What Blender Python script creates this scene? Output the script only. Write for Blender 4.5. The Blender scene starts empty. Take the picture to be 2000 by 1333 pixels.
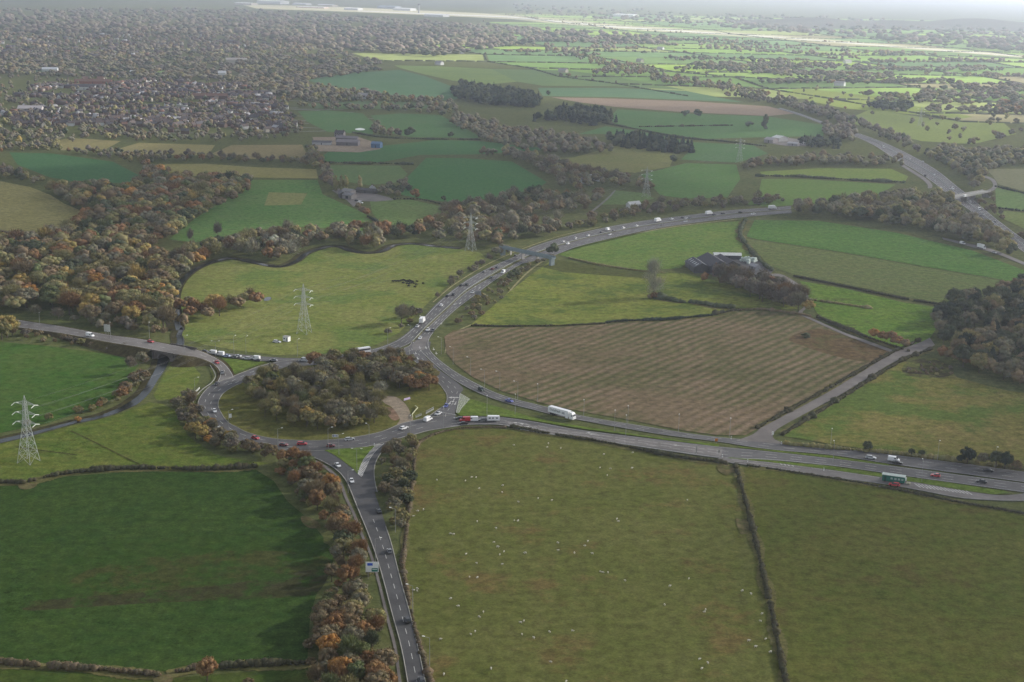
import bpy, bmesh, math, random
import numpy as np
from mathutils import Vector, Matrix

rng = np.random.default_rng(11)
random.seed(11)
S = bpy.context.scene
COL = S.collection
PI = math.pi
rad = math.radians

# ------------------------------------------------------------------ camera
FPX, CAM_H = 2778.0, 208.0                 # 50 mm lens on a 36 mm sensor, helicopter at 208 m
PITCH, ROLL = math.atan(706.0 / FPX), rad(1.0)
ROT = Matrix.Rotation(PI / 2 - PITCH, 3, 'X') @ Matrix.Rotation(ROLL, 3, 'Z')
cam_d = bpy.data.cameras.new('camera')
cam_d.lens, cam_d.sensor_width = 50.0, 36.0
cam_d.clip_start, cam_d.clip_end = 1.0, 400000.0
cam = bpy.data.objects.new('camera', cam_d)
COL.objects.link(cam)
cam.matrix_world = Matrix.Translation((0, 0, CAM_H)) @ ROT.to_4x4()
S.camera = cam

# ------------------------------------------------------------------ sky, sun, exposure
SUN_EL, SUN_AZ = rad(21), rad(66)          # azimuth clockwise from the viewing direction (+Y)
world = bpy.data.worlds.new('World')
S.world = world
world.use_nodes = True
wn = world.node_tree
sky = wn.nodes.new('ShaderNodeTexSky')
sky.sky_type = 'NISHITA'
sky.sun_disc = False
sky.sun_elevation, sky.sun_rotation = SUN_EL, SUN_AZ
sky.air_density, sky.dust_density = 1.0, 1.0
veil = wn.nodes.new('ShaderNodeHueSaturation')     # thin high cloud whitens the blue
veil.inputs['Saturation'].default_value = 0.38
wn.links.new(sky.outputs['Color'], veil.inputs['Color'])
wn.links.new(veil.outputs['Color'], wn.nodes['Background'].inputs['Color'])
wn.nodes['Background'].inputs['Strength'].default_value = 0.115
sun_d = bpy.data.lights.new('sun', 'SUN')
sun_d.energy, sun_d.angle, sun_d.color = 5.0, rad(0.6), (1.0, 0.95, 0.88)
sun = bpy.data.objects.new('sun', sun_d)
COL.objects.link(sun)
SUN_DIR = Vector((math.sin(SUN_AZ) * math.cos(SUN_EL), math.cos(SUN_AZ) * math.cos(SUN_EL), math.sin(SUN_EL)))
sun.rotation_euler = SUN_DIR.to_track_quat('Z', 'Y').to_euler()
S.view_settings.view_transform = 'Standard'
S.view_settings.look = 'None'
S.view_settings.exposure = 0.78
S.view_settings.gamma = 1.0
S.render.engine = 'CYCLES'
cy = S.cycles
cy.max_bounces, cy.diffuse_bounces, cy.glossy_bounces = 5, 2, 2
cy.transmission_bounces, cy.transparent_max_bounces, cy.volume_bounces = 2, 10, 1
cy.use_adaptive_sampling = True
cy.adaptive_threshold = 0.02
cy.use_denoising = True
cy.denoiser = 'OPENIMAGEDENOISE'
cy.caustics_reflective = cy.caustics_refractive = False
S.render.use_persistent_data = False


# ------------------------------------------------------------------ photo pixel -> point on the land
def G(px, py, z=0.0):
    d = ROT @ Vector(((px - 1000.0) / FPX, -(py - 666.5) / FPX, -1.0))
    dz = min(d.z, -0.0012)
    t = (z - CAM_H) / dz
    return Vector((d.x * t, d.y * t, z))


RT = ROT.transposed()


def PX(p):
    q = RT @ (Vector(p) - Vector((0, 0, CAM_H)))
    if q.z > -1:
        return (-9999, -9999)
    return (1000 + FPX * q.x / -q.z, 666.5 - FPX * q.y / -q.z)


def lin(c):
    return tuple(((v / 255.0) / 12.92 if v <= 10 else (((v / 255.0) + 0.055) / 1.055) ** 2.4) for v in c)


# ------------------------------------------------------------------ materials
def new_mat(name):
    m = bpy.data.materials.new(name)
    m.use_nodes = True
    return m, m.node_tree, m.node_tree.nodes['Principled BSDF']


def node(nt, kind, **kw):
    n = nt.nodes.new(kind)
    for k, v in kw.items():
        setattr(n, k, v)
    return n


def mixc(nt, fac, a, b, mode='MIX'):
    n = node(nt, 'ShaderNodeMix', data_type='RGBA', blend_type=mode)
    for sock, v in ((0, fac), (6, a), (7, b)):
        if isinstance(v, bpy.types.NodeSocket):
            nt.links.new(v, n.inputs[sock])
        elif sock == 0:
            n.inputs[0].default_value = v
        else:
            n.inputs[sock].default_value = (*v[:3], 1)
    return n.outputs[2]


def noise(nt, vec, scale, detail=4.0, rough=0.6):
    n = node(nt, 'ShaderNodeTexNoise')
    n.inputs['Scale'].default_value, n.inputs['Detail'].default_value, n.inputs['Roughness'].default_value = scale, detail, rough
    nt.links.new(vec, n.inputs['Vector'])
    return n.outputs['Fac']


def maprange(nt, v, a, b, c=0.0, d=1.0):
    n = node(nt, 'ShaderNodeMapRange')
    for i, x in enumerate((a, b, c, d)):
        n.inputs[i + 1].default_value = x
    nt.links.new(v, n.inputs[0])
    return n.outputs[0]


def plain_mat(name, col, rough=0.7, vary=0.12, scale=0.8, spec=0.3, metal=0.0):
    m, nt, b = new_mat(name)
    pos = node(nt, 'ShaderNodeTexCoord').outputs['Object']
    f = maprange(nt, noise(nt, pos, scale, 5), 0.3, 0.7)
    c = mixc(nt, f, [v * (1 - vary) for v in col], [v * (1 + vary) for v in col])
    nt.links.new(c, b.inputs['Base Color'])
    b.inputs['Roughness'].default_value = rough
    b.inputs['Specular IOR Level'].default_value = spec
    b.inputs['Metallic'].default_value = metal
    return m


def field_mat(name, ca, cb, big=1 / 70.0, mid=1 / 11.0, rows=None, contrast=1.0, patch=None):
    """Grass or soil: ca and cb are sRGB; rows = (angle deg, spacing m, strength, sRGB colour); patch = (sRGB, scale, threshold)."""
    m, nt, b = new_mat(name)
    pos = node(nt, 'ShaderNodeNewGeometry').outputs['Position']
    A, B = [tuple(v * k for v, k in zip(lin(c), (1.08, 0.98, 1.0) if c[1] >= c[0] else (0.97, 1.0, 1.0))) for c in (ca, cb)]
    n1 = maprange(nt, noise(nt, pos, big, 4), 0.38, 0.62)
    n2 = maprange(nt, noise(nt, pos, mid, 6, 0.72), 0.38, 0.62)
    mx = node(nt, 'ShaderNodeMath', operation='MULTIPLY_ADD')
    nt.links.new(n2, mx.inputs[0])
    mx.inputs[1].default_value = 0.55
    sc = node(nt, 'ShaderNodeMath', operation='MULTIPLY')
    nt.links.new(n1, sc.inputs[0])
    sc.inputs[1].default_value = 0.45
    nt.links.new(sc.outputs[0], mx.inputs[2])
    c = mixc(nt, mx.outputs[0], A, B)
    if patch:
        pc, ps, th = patch
        pf = maprange(nt, noise(nt, pos, ps, 6, 0.68), th - 0.03, th + 0.07, 0, 0.85)
        c = mixc(nt, pf, c, lin(pc))
    if rows:
        ang, sp, st, rc = rows
        mp = node(nt, 'ShaderNodeMapping')
        mp.inputs['Rotation'].default_value = (0, 0, rad(ang))
        nt.links.new(pos, mp.inputs['Vector'])
        w = node(nt, 'ShaderNodeTexWave', wave_type='BANDS', bands_direction='Y')
        w.inputs['Scale'].default_value = 0.314 / sp
        w.inputs['Distortion'].default_value = 4.0
        w.inputs['Detail'].default_value = 3.0
        w.inputs['Detail Scale'].default_value = 0.3
        nt.links.new(mp.outputs[0], w.inputs['Vector'])
        brk = maprange(nt, noise(nt, pos, 1 / 45.0, 4), 0.35, 0.65, 0.25, 1.0)
        wf = node(nt, 'ShaderNodeMath', operation='MULTIPLY')
        nt.links.new(w.outputs['Fac'], wf.inputs[0])
        nt.links.new(brk, wf.inputs[1])
        wf2 = node(nt, 'ShaderNodeMath', operation='MULTIPLY')
        nt.links.new(wf.outputs[0], wf2.inputs[0])
        wf2.inputs[1].default_value = st
        c = mixc(nt, wf2.outputs[0], c, lin(rc))
    tuft = maprange(nt, noise(nt, pos, 0.24, 5, 0.72), 0.36, 0.64, 1 - 0.27 * contrast, 1 + 0.27 * contrast)
    clot = maprange(nt, noise(nt, pos, 1 / 9.0, 6, 0.7), 0.30, 0.42, 1 - 0.30 * contrast, 1.0)
    grain = maprange(nt, noise(nt, pos, 1.0, 3, 0.8), 0.32, 0.68, 1 - 0.24 * contrast, 1 + 0.24 * contrast)
    g = tuft
    for q in (clot, grain):
        gm = node(nt, 'ShaderNodeMath', operation='MULTIPLY')
        nt.links.new(g, gm.inputs[0])
        nt.links.new(q, gm.inputs[1])
        g = gm.outputs[0]
    hs = node(nt, 'ShaderNodeHueSaturation')
    nt.links.new(g, hs.inputs['Value'])
    nt.links.new(c, hs.inputs['Color'])
    nt.links.new(hs.outputs[0], b.inputs['Base Color'])
    b.inputs['Roughness'].default_value = 1.0
    b.inputs['Specular IOR Level'].default_value = 0.0
    return m


def objcol_mat(name, rough=0.4, spec=0.5, attr=False, vary=0.0, coat=0.0):
    """Colour comes from each object's own colour (and, with attr, from the mesh's leaf-by-leaf colour)."""
    m, nt, b = new_mat(name)
    c = node(nt, 'ShaderNodeObjectInfo').outputs['Color']
    if attr:
        a = node(nt, 'ShaderNodeAttribute', attribute_type='GEOMETRY', attribute_name='Col')
        c = mixc(nt, 1.0, c, a.outputs['Color'], 'MULTIPLY')
    if vary:
        pos = node(nt, 'ShaderNodeNewGeometry').outputs['Position']
        f = maprange(nt, noise(nt, pos, 1.1, 4), 0.3, 0.7, 1 - vary, 1 + vary)
        hs = node(nt, 'ShaderNodeHueSaturation')
        nt.links.new(f, hs.inputs['Value'])
        nt.links.new(c, hs.inputs['Color'])
        c = hs.outputs[0]
    nt.links.new(c, b.inputs['Base Color'])
    b.inputs['Roughness'].default_value = rough
    b.inputs['Specular IOR Level'].default_value = spec
    if coat:
        b.inputs['Coat Weight'].default_value = coat
    return m


M_LEAF = objcol_mat('foliage', 1.0, 0.0, attr=True, vary=0.12)
M_PAINT = objcol_mat('car_paint', 0.35, 0.5, coat=0.4)
M_WALL = objcol_mat('house_wall', 0.9, 0.1, vary=0.15)
M_ROOF = objcol_mat('house_roof', 0.85, 0.15, vary=0.2)
M_GLASS = plain_mat('dark_glass', (0.02, 0.025, 0.03), 0.12, 0.1, 1.0, 0.6)
M_TYRE = plain_mat('tyre_rubber', (0.02, 0.02, 0.02), 0.9)
M_BARK = plain_mat('bark', (0.10, 0.08, 0.06), 0.95, 0.3, 2.0, 0.05)
M_STEEL = plain_mat('galvanised_steel', (0.34, 0.36, 0.345), 0.6, 0.15, 0.5, 0.3)
M_PYLON = plain_mat('weathered_lattice_steel', (0.36, 0.38, 0.36), 0.7, 0.15, 0.5, 0.2)
M_LAMPSTEEL = plain_mat('lamp_post_steel', (0.30, 0.30, 0.29), 0.6)
M_LAMPHEAD = plain_mat('lamp_head_casing', (0.75, 0.75, 0.70), 0.4)
M_WHITE = plain_mat('white_panel', (0.78, 0.78, 0.76), 0.5, 0.05)
M_DARK = plain_mat('dark_panel', (0.03, 0.03, 0.033), 0.7)
M_GREY = plain_mat('grey_panel', (0.22, 0.23, 0.25), 0.7, 0.2)
M_CONC = plain_mat('concrete', (0.30, 0.29, 0.27), 0.9, 0.2, 0.6)
M_PORCEL = plain_mat('insulator', (0.72, 0.74, 0.68), 0.3)
M_HEADL = plain_mat('headlight_glass', (0.7, 0.7, 0.7), 0.15, 0.05, 1, 0.6)
M_GREEN = plain_mat('green_cladding', (0.015, 0.13, 0.095), 0.6, 0.15)
M_BLUE = plain_mat('blue_sign_face', (0.02, 0.09, 0.50), 0.5)
M_SIGNGREEN = plain_mat('green_sign_face', (0.02, 0.17, 0.13), 0.5)
M_MAUVE = plain_mat('mauve_banner', (0.52, 0.42, 0.62), 0.8)
M_TIMBER = plain_mat('pale_timber', (0.42, 0.42, 0.27), 0.9, 0.2)
M_BRIDGE = plain_mat('blue_grey_steel', (0.20, 0.245, 0.26), 0.6, 0.15)
M_WOOL = plain_mat('wool', (0.55, 0.52, 0.43), 1.0, 0.15, 6.0, 0.0)
M_HIDE = plain_mat('black_hide', (0.012, 0.011, 0.011), 0.8, 0.3, 3.0, 0.2)
M_WIRE = plain_mat('aluminium_wire', (0.2, 0.2, 0.2), 0.7)

# asphalt: patched and worn
def asphalt(name, a, b_):
    m, nt, b = new_mat(name)
    pos = node(nt, 'ShaderNodeNewGeometry').outputs['Position']
    f = maprange(nt, noise(nt, pos, 1 / 16.0, 6, 0.7), 0.36, 0.64)
    c = mixc(nt, f, [v * 0.86 for v in a], [v * 1.12 for v in b_])
    g = maprange(nt, noise(nt, pos, 1.2, 5, 0.8), 0.25, 0.75, 0.82, 1.18)
    hs = node(nt, 'ShaderNodeHueSaturation')
    nt.links.new(g, hs.inputs['Value'])
    nt.links.new(c, hs.inputs['Color'])
    nt.links.new(hs.outputs[0], b.inputs['Base Color'])
    b.inputs['Roughness'].default_value = 0.75
    b.inputs['Specular IOR Level'].default_value = 0.35
    return m


M_ASPHALT = asphalt('asphalt', (0.082, 0.078, 0.076), (0.105, 0.10, 0.098))
M_ASPHALT_OLD = asphalt('old_asphalt', (0.125, 0.112, 0.102), (0.165, 0.15, 0.14))
M_ASPHALT_NEW = asphalt('fresh_asphalt', (0.058, 0.056, 0.056), (0.072, 0.07, 0.07))
M_LANE = asphalt('lane_surface', (0.13, 0.112, 0.10), (0.16, 0.14, 0.125))
M_DIRT = field_mat('bare_earth', (136, 120, 104), (152, 138, 120), contrast=0.8)
M_MARK = plain_mat('road_paint', (0.50, 0.49, 0.46), 0.7, 0.3, 0.7)
M_KERB = plain_mat('kerb_stone', (0.27, 0.26, 0.23), 0.9, 0.25, 0.3)


# ------------------------------------------------------------------ mesh helpers
def smooth_pts(P, n, closed=False):
    """Centripetal-ish Catmull-Rom through points, resampled to n points at even arc length."""
    P = [np.array(p, float) for p in P]
    if len(P) == 2:
        t = np.linspace(0, 1, n)[:, None]
        return P[0] * (1 - t) + P[1] * t
    Q = ([P[-1]] + P + [P[0], P[1]]) if closed else ([2 * P[0] - P[1]] + P + [2 * P[-1] - P[-2]])
    out = []
    for i in range(1, len(Q) - 2):
        p0, p1, p2, p3 = Q[i - 1:i + 3]
        d1 = np.linalg.norm(p2 - p1) + 1e-9
        a, c = np.linalg.norm(p1 - p0) + 1e-9, np.linalg.norm(p3 - p2) + 1e-9
        m1 = (p2 - p0) / (a + d1) * d1
        m2 = (p3 - p1) / (d1 + c) * d1
        t = np.linspace(0, 1, 13)[:-1, None]
        h = (2 * t**3 - 3 * t**2 + 1) * p1 + (t**3 - 2 * t**2 + t) * m1 + (-2 * t**3 + 3 * t**2) * p2 + (t**3 - t**2) * m2
        out.append(h)
    out = np.vstack(out + [Q[-2][None]])
    s = np.concatenate([[0], np.cumsum(np.linalg.norm(np.diff(out, axis=0), axis=1))])
    u = np.linspace(0, s[-1], n)
    return np.stack([np.interp(u, s, out[:, k]) for k in range(3)], 1)


def ground_path(pts, n=None, step=4.0, z=0.0):
    P = [G(p[0], p[1], p[2] if len(p) > 2 else z) for p in pts]
    if n is None:
        L = sum((P[i + 1] - P[i]).length for i in range(len(P) - 1))
        n = max(2, int(L / step))
    return smooth_pts(P, n)


def link(name, me, mat=None, parent=None, kind=None):
    o = bpy.data.objects.new(name, me)
    COL.objects.link(o)
    if mat and me is not None:
        me.materials.append(mat)
    if parent:
        o.parent = parent
    if kind:
        o['kind'] = kind
    return o


def np_mesh(name, V, T, cols=None):
    me = bpy.data.meshes.new(name)
    V, T = np.asarray(V, np.float32), np.asarray(T, np.int32)
    k = T.shape[1]
    me.vertices.add(len(V))
    me.vertices.foreach_set('co', V.ravel())
    me.loops.add(len(T) * k)
    me.loops.foreach_set('vertex_index', T.ravel())
    me.polygons.add(len(T))
    me.polygons.foreach_set('loop_start', np.arange(0, len(T) * k, k, dtype=np.int32))
    me.update(calc_edges=True)
    if cols is not None:
        a = me.color_attributes.new('Col', 'FLOAT_COLOR', 'POINT')
        c = np.ones((len(V), 4), np.float32)
        c[:, :3] = cols
        a.data.foreach_set('color', c.ravel())
    return me


class MB:
    def __init__(self):
        self.v, self.f = [], []

    def add(self, vs, fs):
        k = len(self.v)
        self.v += [tuple(v) for v in vs]
        self.f += [tuple(i + k for i in f) for f in fs]
        return self

    def box(self, c, s, rz=0.0):
        cx, cy_, cz = c
        hx, hy, hz = s[0] / 2, s[1] / 2, s[2] / 2
        cs, sn = math.cos(rz), math.sin(rz)
        vs = []
        for z in (-hz, hz):
            for x, y in ((-hx, -hy), (hx, -hy), (hx, hy), (-hx, hy)):
                vs.append((cx + x * cs - y * sn, cy_ + x * sn + y * cs, cz + z))
        return self.add(vs, [(3, 2, 1, 0), (4, 5, 6, 7), (0, 1, 5, 4), (1, 2, 6, 5), (2, 3, 7, 6), (3, 0, 4, 7)])

    def prism(self, prof, w0, w1=None):
        """Side profile (x, z) ring extruded across y; w0 half-width, or a list of one per point."""
        n = len(prof)
        ws = w0 if isinstance(w0, (list, tuple)) else [w0] * n
        vs = [(x, -w, z) for (x, z), w in zip(prof, ws)] + [(x, w, z) for (x, z), w in zip(prof, ws)]
        fs = [tuple(range(n)), tuple(range(2 * n - 1, n - 1, -1))]
        for i in range(n):
            j = (i + 1) % n
            fs.append((j, i, i + n, j + n))
        return self.add(vs, fs)

    def tube(self, p, q, r0, r1=None, n=8, caps=True):
        p, q = Vector(p), Vector(q)
        r1 = r0 if r1 is None else r1
        d = (q - p).normalized()
        a = d.orthogonal().normalized()
        b = d.cross(a)
        vs = []
        for c, r in ((p, r0), (q, r1)):
            for i in range(n):
                t = 2 * PI * i / n
                vs.append(c + a * (r * math.cos(t)) + b * (r * math.sin(t)))
        fs = [(i, (i + 1) % n, n + (i + 1) % n, n + i) for i in range(n)]
        if caps:
            fs += [tuple(range(n - 1, -1, -1)), tuple(range(n, 2 * n))]
        return self.add(vs, fs)

    def mesh(self, name):
        me = bpy.data.meshes.new(name)
        me.from_pydata(self.v, [], self.f)
        me.update()
        return me

    def build(self, name, mat, parent=None, kind=None):
        return link(name, self.mesh(name), mat, parent, kind)


USED = {}


def thing(name, label, cat, loc=(0, 0, 0), rz=0.0, group=None):
    o = bpy.data.objects.new(name, None)
    COL.objects.link(o)
    o.empty_display_size = 1.0
    o.location, o.rotation_euler = loc, (0, 0, rz)
    o['label'], o['category'] = label, cat
    if group:
        o['group'] = group
    return o


def tag(o, label, cat, group=None):
    o['label'], o['category'] = label, cat
    if group:
        o['group'] = group
    return o


def dup(root, loc, rz=0.0, scale=1.0, label=None, group=None, colour=None, coloured=()):
    r = root.copy()
    COL.objects.link(r)
    r.location, r.rotation_euler = loc, (0, 0, rz)
    r.scale = (scale,) * 3 if not isinstance(scale, (tuple, list)) else scale
    if label:
        r['label'] = label
    if group:
        r['group'] = group
    for ch in root.children:
        c = ch.copy()
        COL.objects.link(c)
        c.parent = r
        if colour and ch.name.split('.')[0] in coloured:
            c.color = (*colour, 1)
        for g in ch.children:
            d = g.copy()
            COL.objects.link(d)
            d.parent = c
    return r


def heading(px, py, dx, dy, z=0.0):
    a, b = G(px, py, z), G(px + dx, py + dy, z)
    return math.atan2(b.y - a.y, b.x - a.x)


def inside(P, poly):
    """Points (n,2) inside a polygon (m,2)."""
    P, poly = np.asarray(P), np.asarray(poly)
    x, y = P[:, 0], P[:, 1]
    r = np.zeros(len(P), bool)
    j = len(poly) - 1
    for i in range(len(poly)):
        xi, yi, xj, yj = *poly[i], *poly[j]
        c = ((yi > y) != (yj > y)) & (x < (xj - xi) * (y - yi) / (yj - yi + 1e-12) + xi)
        r ^= c
        j = i
    return r


def poly_sheet(name, pts, z, mat, smooth=False, kind='structure'):
    P = [G(p[0], p[1], z) for p in pts]
    if smooth:
        P = [Vector(p) for p in smooth_pts(P, len(P) * 6, closed=True)[:-1]]
    bm = bmesh.new()
    f = bm.faces.new([bm.verts.new(p) for p in P])
    f.normal_update()
    if f.normal.z < 0:
        f.normal_flip()
    bmesh.ops.triangulate(bm, faces=bm.faces[:])
    me = bpy.data.meshes.new(name)
    bm.to_mesh(me)
    bm.free()
    return link(name, me, mat, None, kind)

# ================================================================== LAND
m_land = field_mat('rough_grass', (78, 90, 54), (96, 102, 64), 1 / 60.0, 1 / 9.0)
g = MB()
g.add([(-60000, -2000, 0), (70000, -2000, 0), (70000, 110000, 0), (-60000, 110000, 0)], [(0, 1, 2, 3)])
g.build('ground', m_land, None, 'structure')

# far ridge: an added lumpy solid standing in for a shadow edge in haze
m_hill = field_mat('hill_grass', (96, 100, 88), (80, 84, 76), 1 / 900.0, 1 / 200.0)


def hill_ridge(x0, y0, x1, y1, wid, hh, seed):
    r = np.random.default_rng(seed)
    n, k = 60, 9
    V, Fq = [], []
    ph = r.uniform(0, 6.28, 5)
    for i in range(n):
        t = i / (n - 1)
        env = math.sin(PI * t) ** 0.6
        h = hh * env * (0.75 + 0.25 * math.sin(3.1 * PI * t + ph[0]) + 0.1 * math.sin(9 * PI * t + ph[1]))
        cx, cy_ = x0 + (x1 - x0) * t, y0 + (y1 - y0) * t
        for j in range(k):
            u = j / (k - 1)
            V.append((cx, cy_ + (u - 0.5) * wid, max(0, h) * math.sin(PI * u) - 1))
    for i in range(n - 1):
        for j in range(k - 1):
            a = i * k + j
            Fq.append((a, a + k, a + k + 1, a + 1))
    me = np_mesh('hills', np.array(V), np.array(Fq))
    link('hills', me, m_hill, None, 'structure')


a_, b_ = G(1440, 46), G(2140, 58)
hill_ridge(a_.x, a_.y, b_.x, b_.y, 1300, 52, 3)

# ------------------------------------------------------------------ fields traced round their hedges
ZF = [0.06]


def field(pts, ca, cb, smooth=False, **kw):
    ZF[0] += 0.004
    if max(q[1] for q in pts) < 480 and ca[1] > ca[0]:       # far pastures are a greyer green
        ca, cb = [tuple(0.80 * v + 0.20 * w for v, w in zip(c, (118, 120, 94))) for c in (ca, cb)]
    return poly_sheet('field', pts, ZF[0], field_mat('field_cover', ca, cb, **kw), smooth)


# the wide sheep pasture in front and its neighbours
field([(812, 872), (836, 853), (890, 840), (985, 838), (1090, 853), (1200, 871), (1300, 887), (1412, 904), (1434, 910), (1456, 980), (1476, 1060),
       (1502, 1170), (1522, 1270), (1545, 1390), (1560, 1470), (860, 1470), (852, 1390), (831, 1300), (812, 1240), (799, 1180), (786, 1110), (792, 1050), (800, 960)],
      (84, 94, 46), (104, 103, 58), big=1 / 45.0, mid=1 / 7.0, contrast=0.95, patch=((108, 93, 58), 1 / 30.0, 0.57), rows=(-math.degrees(heading(840, 950, 8, 330)), 9.0, 0.22, (92, 88, 54)))
field([(1440, 911), (1560, 926), (1700, 947), (1850, 977), (2000, 1003), (2200, 1040), (2250, 1470), (1580, 1470), (1552, 1380), (1482, 1070), (1462, 985)],
      (78, 92, 42), (94, 97, 51), big=1 / 40.0, mid=1 / 7.0, contrast=0.95, patch=((92, 84, 50), 1 / 26.0, 0.59), rows=(-math.degrees(heading(1560, 1000, 90, 330)), 10.0, 0.2, (90, 88, 50)))
field([(-200, 960), (0, 950), (45, 949), (130, 931), (260, 921), (400, 923), (500, 918), (535, 940), (560, 978), (600, 1012), (632, 1050), (628, 1130), (606, 1200), (600, 1292),
       (520, 1294), (435, 1297), (330, 1312), (200, 1302), (100, 1296), (-60, 1288), (-260, 1284)],
      (46, 71, 33), (60, 81, 38), big=1 / 35.0, mid=1 / 8.0, contrast=1.1, rows=(-math.degrees(heading(100, 1150, 400, -45)), 10.0, 0.25, (62, 76, 38)))
# the worn, tracked band across it, dying out upward into the green
for pts, ca, cb, th in (([(70, 1172), (90, 1110), (200, 1066), (340, 1050), (480, 1046), (634, 1060), (632, 1120), (470, 1146), (320, 1162), (160, 1170)], (50, 74, 33), (58, 76, 36), 0.50),
                        ([(110, 1170), (180, 1110), (330, 1084), (470, 1076), (633, 1086), (632, 1124), (470, 1146), (320, 1160), (180, 1170)], (60, 70, 38), (66, 72, 40), 0.46),
                        ([(36, 1186), (60, 1175), (160, 1166), (320, 1154), (470, 1138), (633, 1112), (628, 1150), (600, 1164), (420, 1173), (250, 1181), (110, 1190), (54, 1193)], (62, 60, 42), (58, 64, 38), 0.50)):
    ZF[0] += 0.004
    poly_sheet('field', pts, ZF[0], field_mat('trodden_grass', ca, cb, 1 / 20.0, 1 / 6.0, patch=((52, 74, 33), 1 / 14.0, th + 0.02)), True)
field([(-260, 1298), (-60, 1304), (200, 1316), (310, 1328), (440, 1316), (600, 1304), (618, 1350), (625, 1470), (-300, 1470)], (58, 80, 36), (76, 86, 42), big=1 / 30.0)
# pylon meadow and the fields along the river
field([(-200, 905), (0, 866), (30, 861), (90, 846), (140, 832), (215, 815), (250, 803), (292, 786), (318, 790), (340, 800), (352, 830), (372, 856), (420, 888), (480, 900), (525, 905),
       (500, 911), (400, 914), (260, 911), (130, 922), (50, 940), (0, 941), (-200, 950)], (72, 98, 40), (104, 112, 56), big=1 / 30.0, mid=1 / 8.0)
field([(-220, 640), (0, 668), (100, 677), (200, 691), (266, 702), (272, 712), (250, 740), (226, 775), (190, 798), (150, 808), (90, 828), (0, 846), (-200, 890)],
      (58, 92, 40), (76, 96, 48), big=1 / 50.0)
field([(344, 702), (378, 716), (392, 732), (386, 750), (370, 768), (340, 780), (306, 782), (300, 772), (314, 742), (330, 718)], (88, 110, 48), (104, 112, 58), big=1 / 20.0)
# the big river meadow with the second pylon
field([(340, 640), (346, 600), (352, 560), (372, 538), (400, 520), (450, 508), (500, 516), (545, 523), (578, 513), (603, 496), (641, 484), (662, 484), (683, 491), (710, 496),
       (742, 494), (772, 481), (802, 478), (850, 483), (900, 488), (938, 494), (948, 503), (920, 526), (880, 553), (838, 590), (806, 622), (780, 650), (730, 676), (690, 688), (620, 692),
       (540, 694), (470, 686), (400, 674), (362, 662)], (98, 114, 54), (126, 124, 74), big=1 / 45.0, mid=1 / 10.0, patch=((92, 110, 56), 1 / 60.0, 0.52))
# stubble and pasture on the far left
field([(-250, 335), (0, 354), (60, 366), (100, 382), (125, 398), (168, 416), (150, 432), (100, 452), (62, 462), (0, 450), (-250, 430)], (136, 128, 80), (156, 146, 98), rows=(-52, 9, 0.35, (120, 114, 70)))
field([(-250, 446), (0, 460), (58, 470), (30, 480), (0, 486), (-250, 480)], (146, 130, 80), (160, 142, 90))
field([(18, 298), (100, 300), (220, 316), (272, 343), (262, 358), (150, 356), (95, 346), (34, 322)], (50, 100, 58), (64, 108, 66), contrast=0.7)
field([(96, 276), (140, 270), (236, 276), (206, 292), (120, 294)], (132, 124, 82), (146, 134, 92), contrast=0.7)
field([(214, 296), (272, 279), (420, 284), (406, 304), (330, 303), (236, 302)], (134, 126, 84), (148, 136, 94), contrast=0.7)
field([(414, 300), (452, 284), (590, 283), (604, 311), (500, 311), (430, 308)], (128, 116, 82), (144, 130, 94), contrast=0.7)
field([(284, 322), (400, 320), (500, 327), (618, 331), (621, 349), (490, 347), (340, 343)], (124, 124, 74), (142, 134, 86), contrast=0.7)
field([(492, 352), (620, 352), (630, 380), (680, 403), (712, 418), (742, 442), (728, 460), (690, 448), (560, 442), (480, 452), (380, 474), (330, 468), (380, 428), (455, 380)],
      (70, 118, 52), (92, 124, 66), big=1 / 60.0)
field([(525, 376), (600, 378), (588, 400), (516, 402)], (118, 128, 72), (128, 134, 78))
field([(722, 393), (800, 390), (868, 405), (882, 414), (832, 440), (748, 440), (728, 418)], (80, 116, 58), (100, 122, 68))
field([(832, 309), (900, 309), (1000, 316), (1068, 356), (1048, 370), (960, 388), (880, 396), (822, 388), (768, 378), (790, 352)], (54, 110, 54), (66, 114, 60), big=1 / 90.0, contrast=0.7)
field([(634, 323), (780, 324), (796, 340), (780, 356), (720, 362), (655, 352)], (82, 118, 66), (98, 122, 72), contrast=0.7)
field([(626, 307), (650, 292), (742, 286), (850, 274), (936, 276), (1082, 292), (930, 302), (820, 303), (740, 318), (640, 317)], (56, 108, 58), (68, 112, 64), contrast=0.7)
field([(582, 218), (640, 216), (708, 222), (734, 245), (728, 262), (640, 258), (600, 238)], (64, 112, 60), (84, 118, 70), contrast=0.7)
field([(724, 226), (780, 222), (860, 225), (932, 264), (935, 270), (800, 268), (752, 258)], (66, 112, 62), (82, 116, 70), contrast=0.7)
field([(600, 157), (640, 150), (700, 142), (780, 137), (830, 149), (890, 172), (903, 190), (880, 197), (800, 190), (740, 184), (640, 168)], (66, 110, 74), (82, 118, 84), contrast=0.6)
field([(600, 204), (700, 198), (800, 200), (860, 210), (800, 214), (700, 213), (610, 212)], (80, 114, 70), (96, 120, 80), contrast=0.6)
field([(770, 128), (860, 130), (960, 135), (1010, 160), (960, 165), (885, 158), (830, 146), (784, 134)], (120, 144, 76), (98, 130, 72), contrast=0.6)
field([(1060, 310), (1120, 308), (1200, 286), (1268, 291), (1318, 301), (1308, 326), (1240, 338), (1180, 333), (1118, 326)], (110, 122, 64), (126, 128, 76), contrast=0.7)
field([(1250, 342), (1340, 319), (1438, 322), (1446, 350), (1420, 386), (1340, 388), (1290, 382), (1272, 362)], (74, 122, 56), (88, 124, 66), contrast=0.7)
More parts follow.
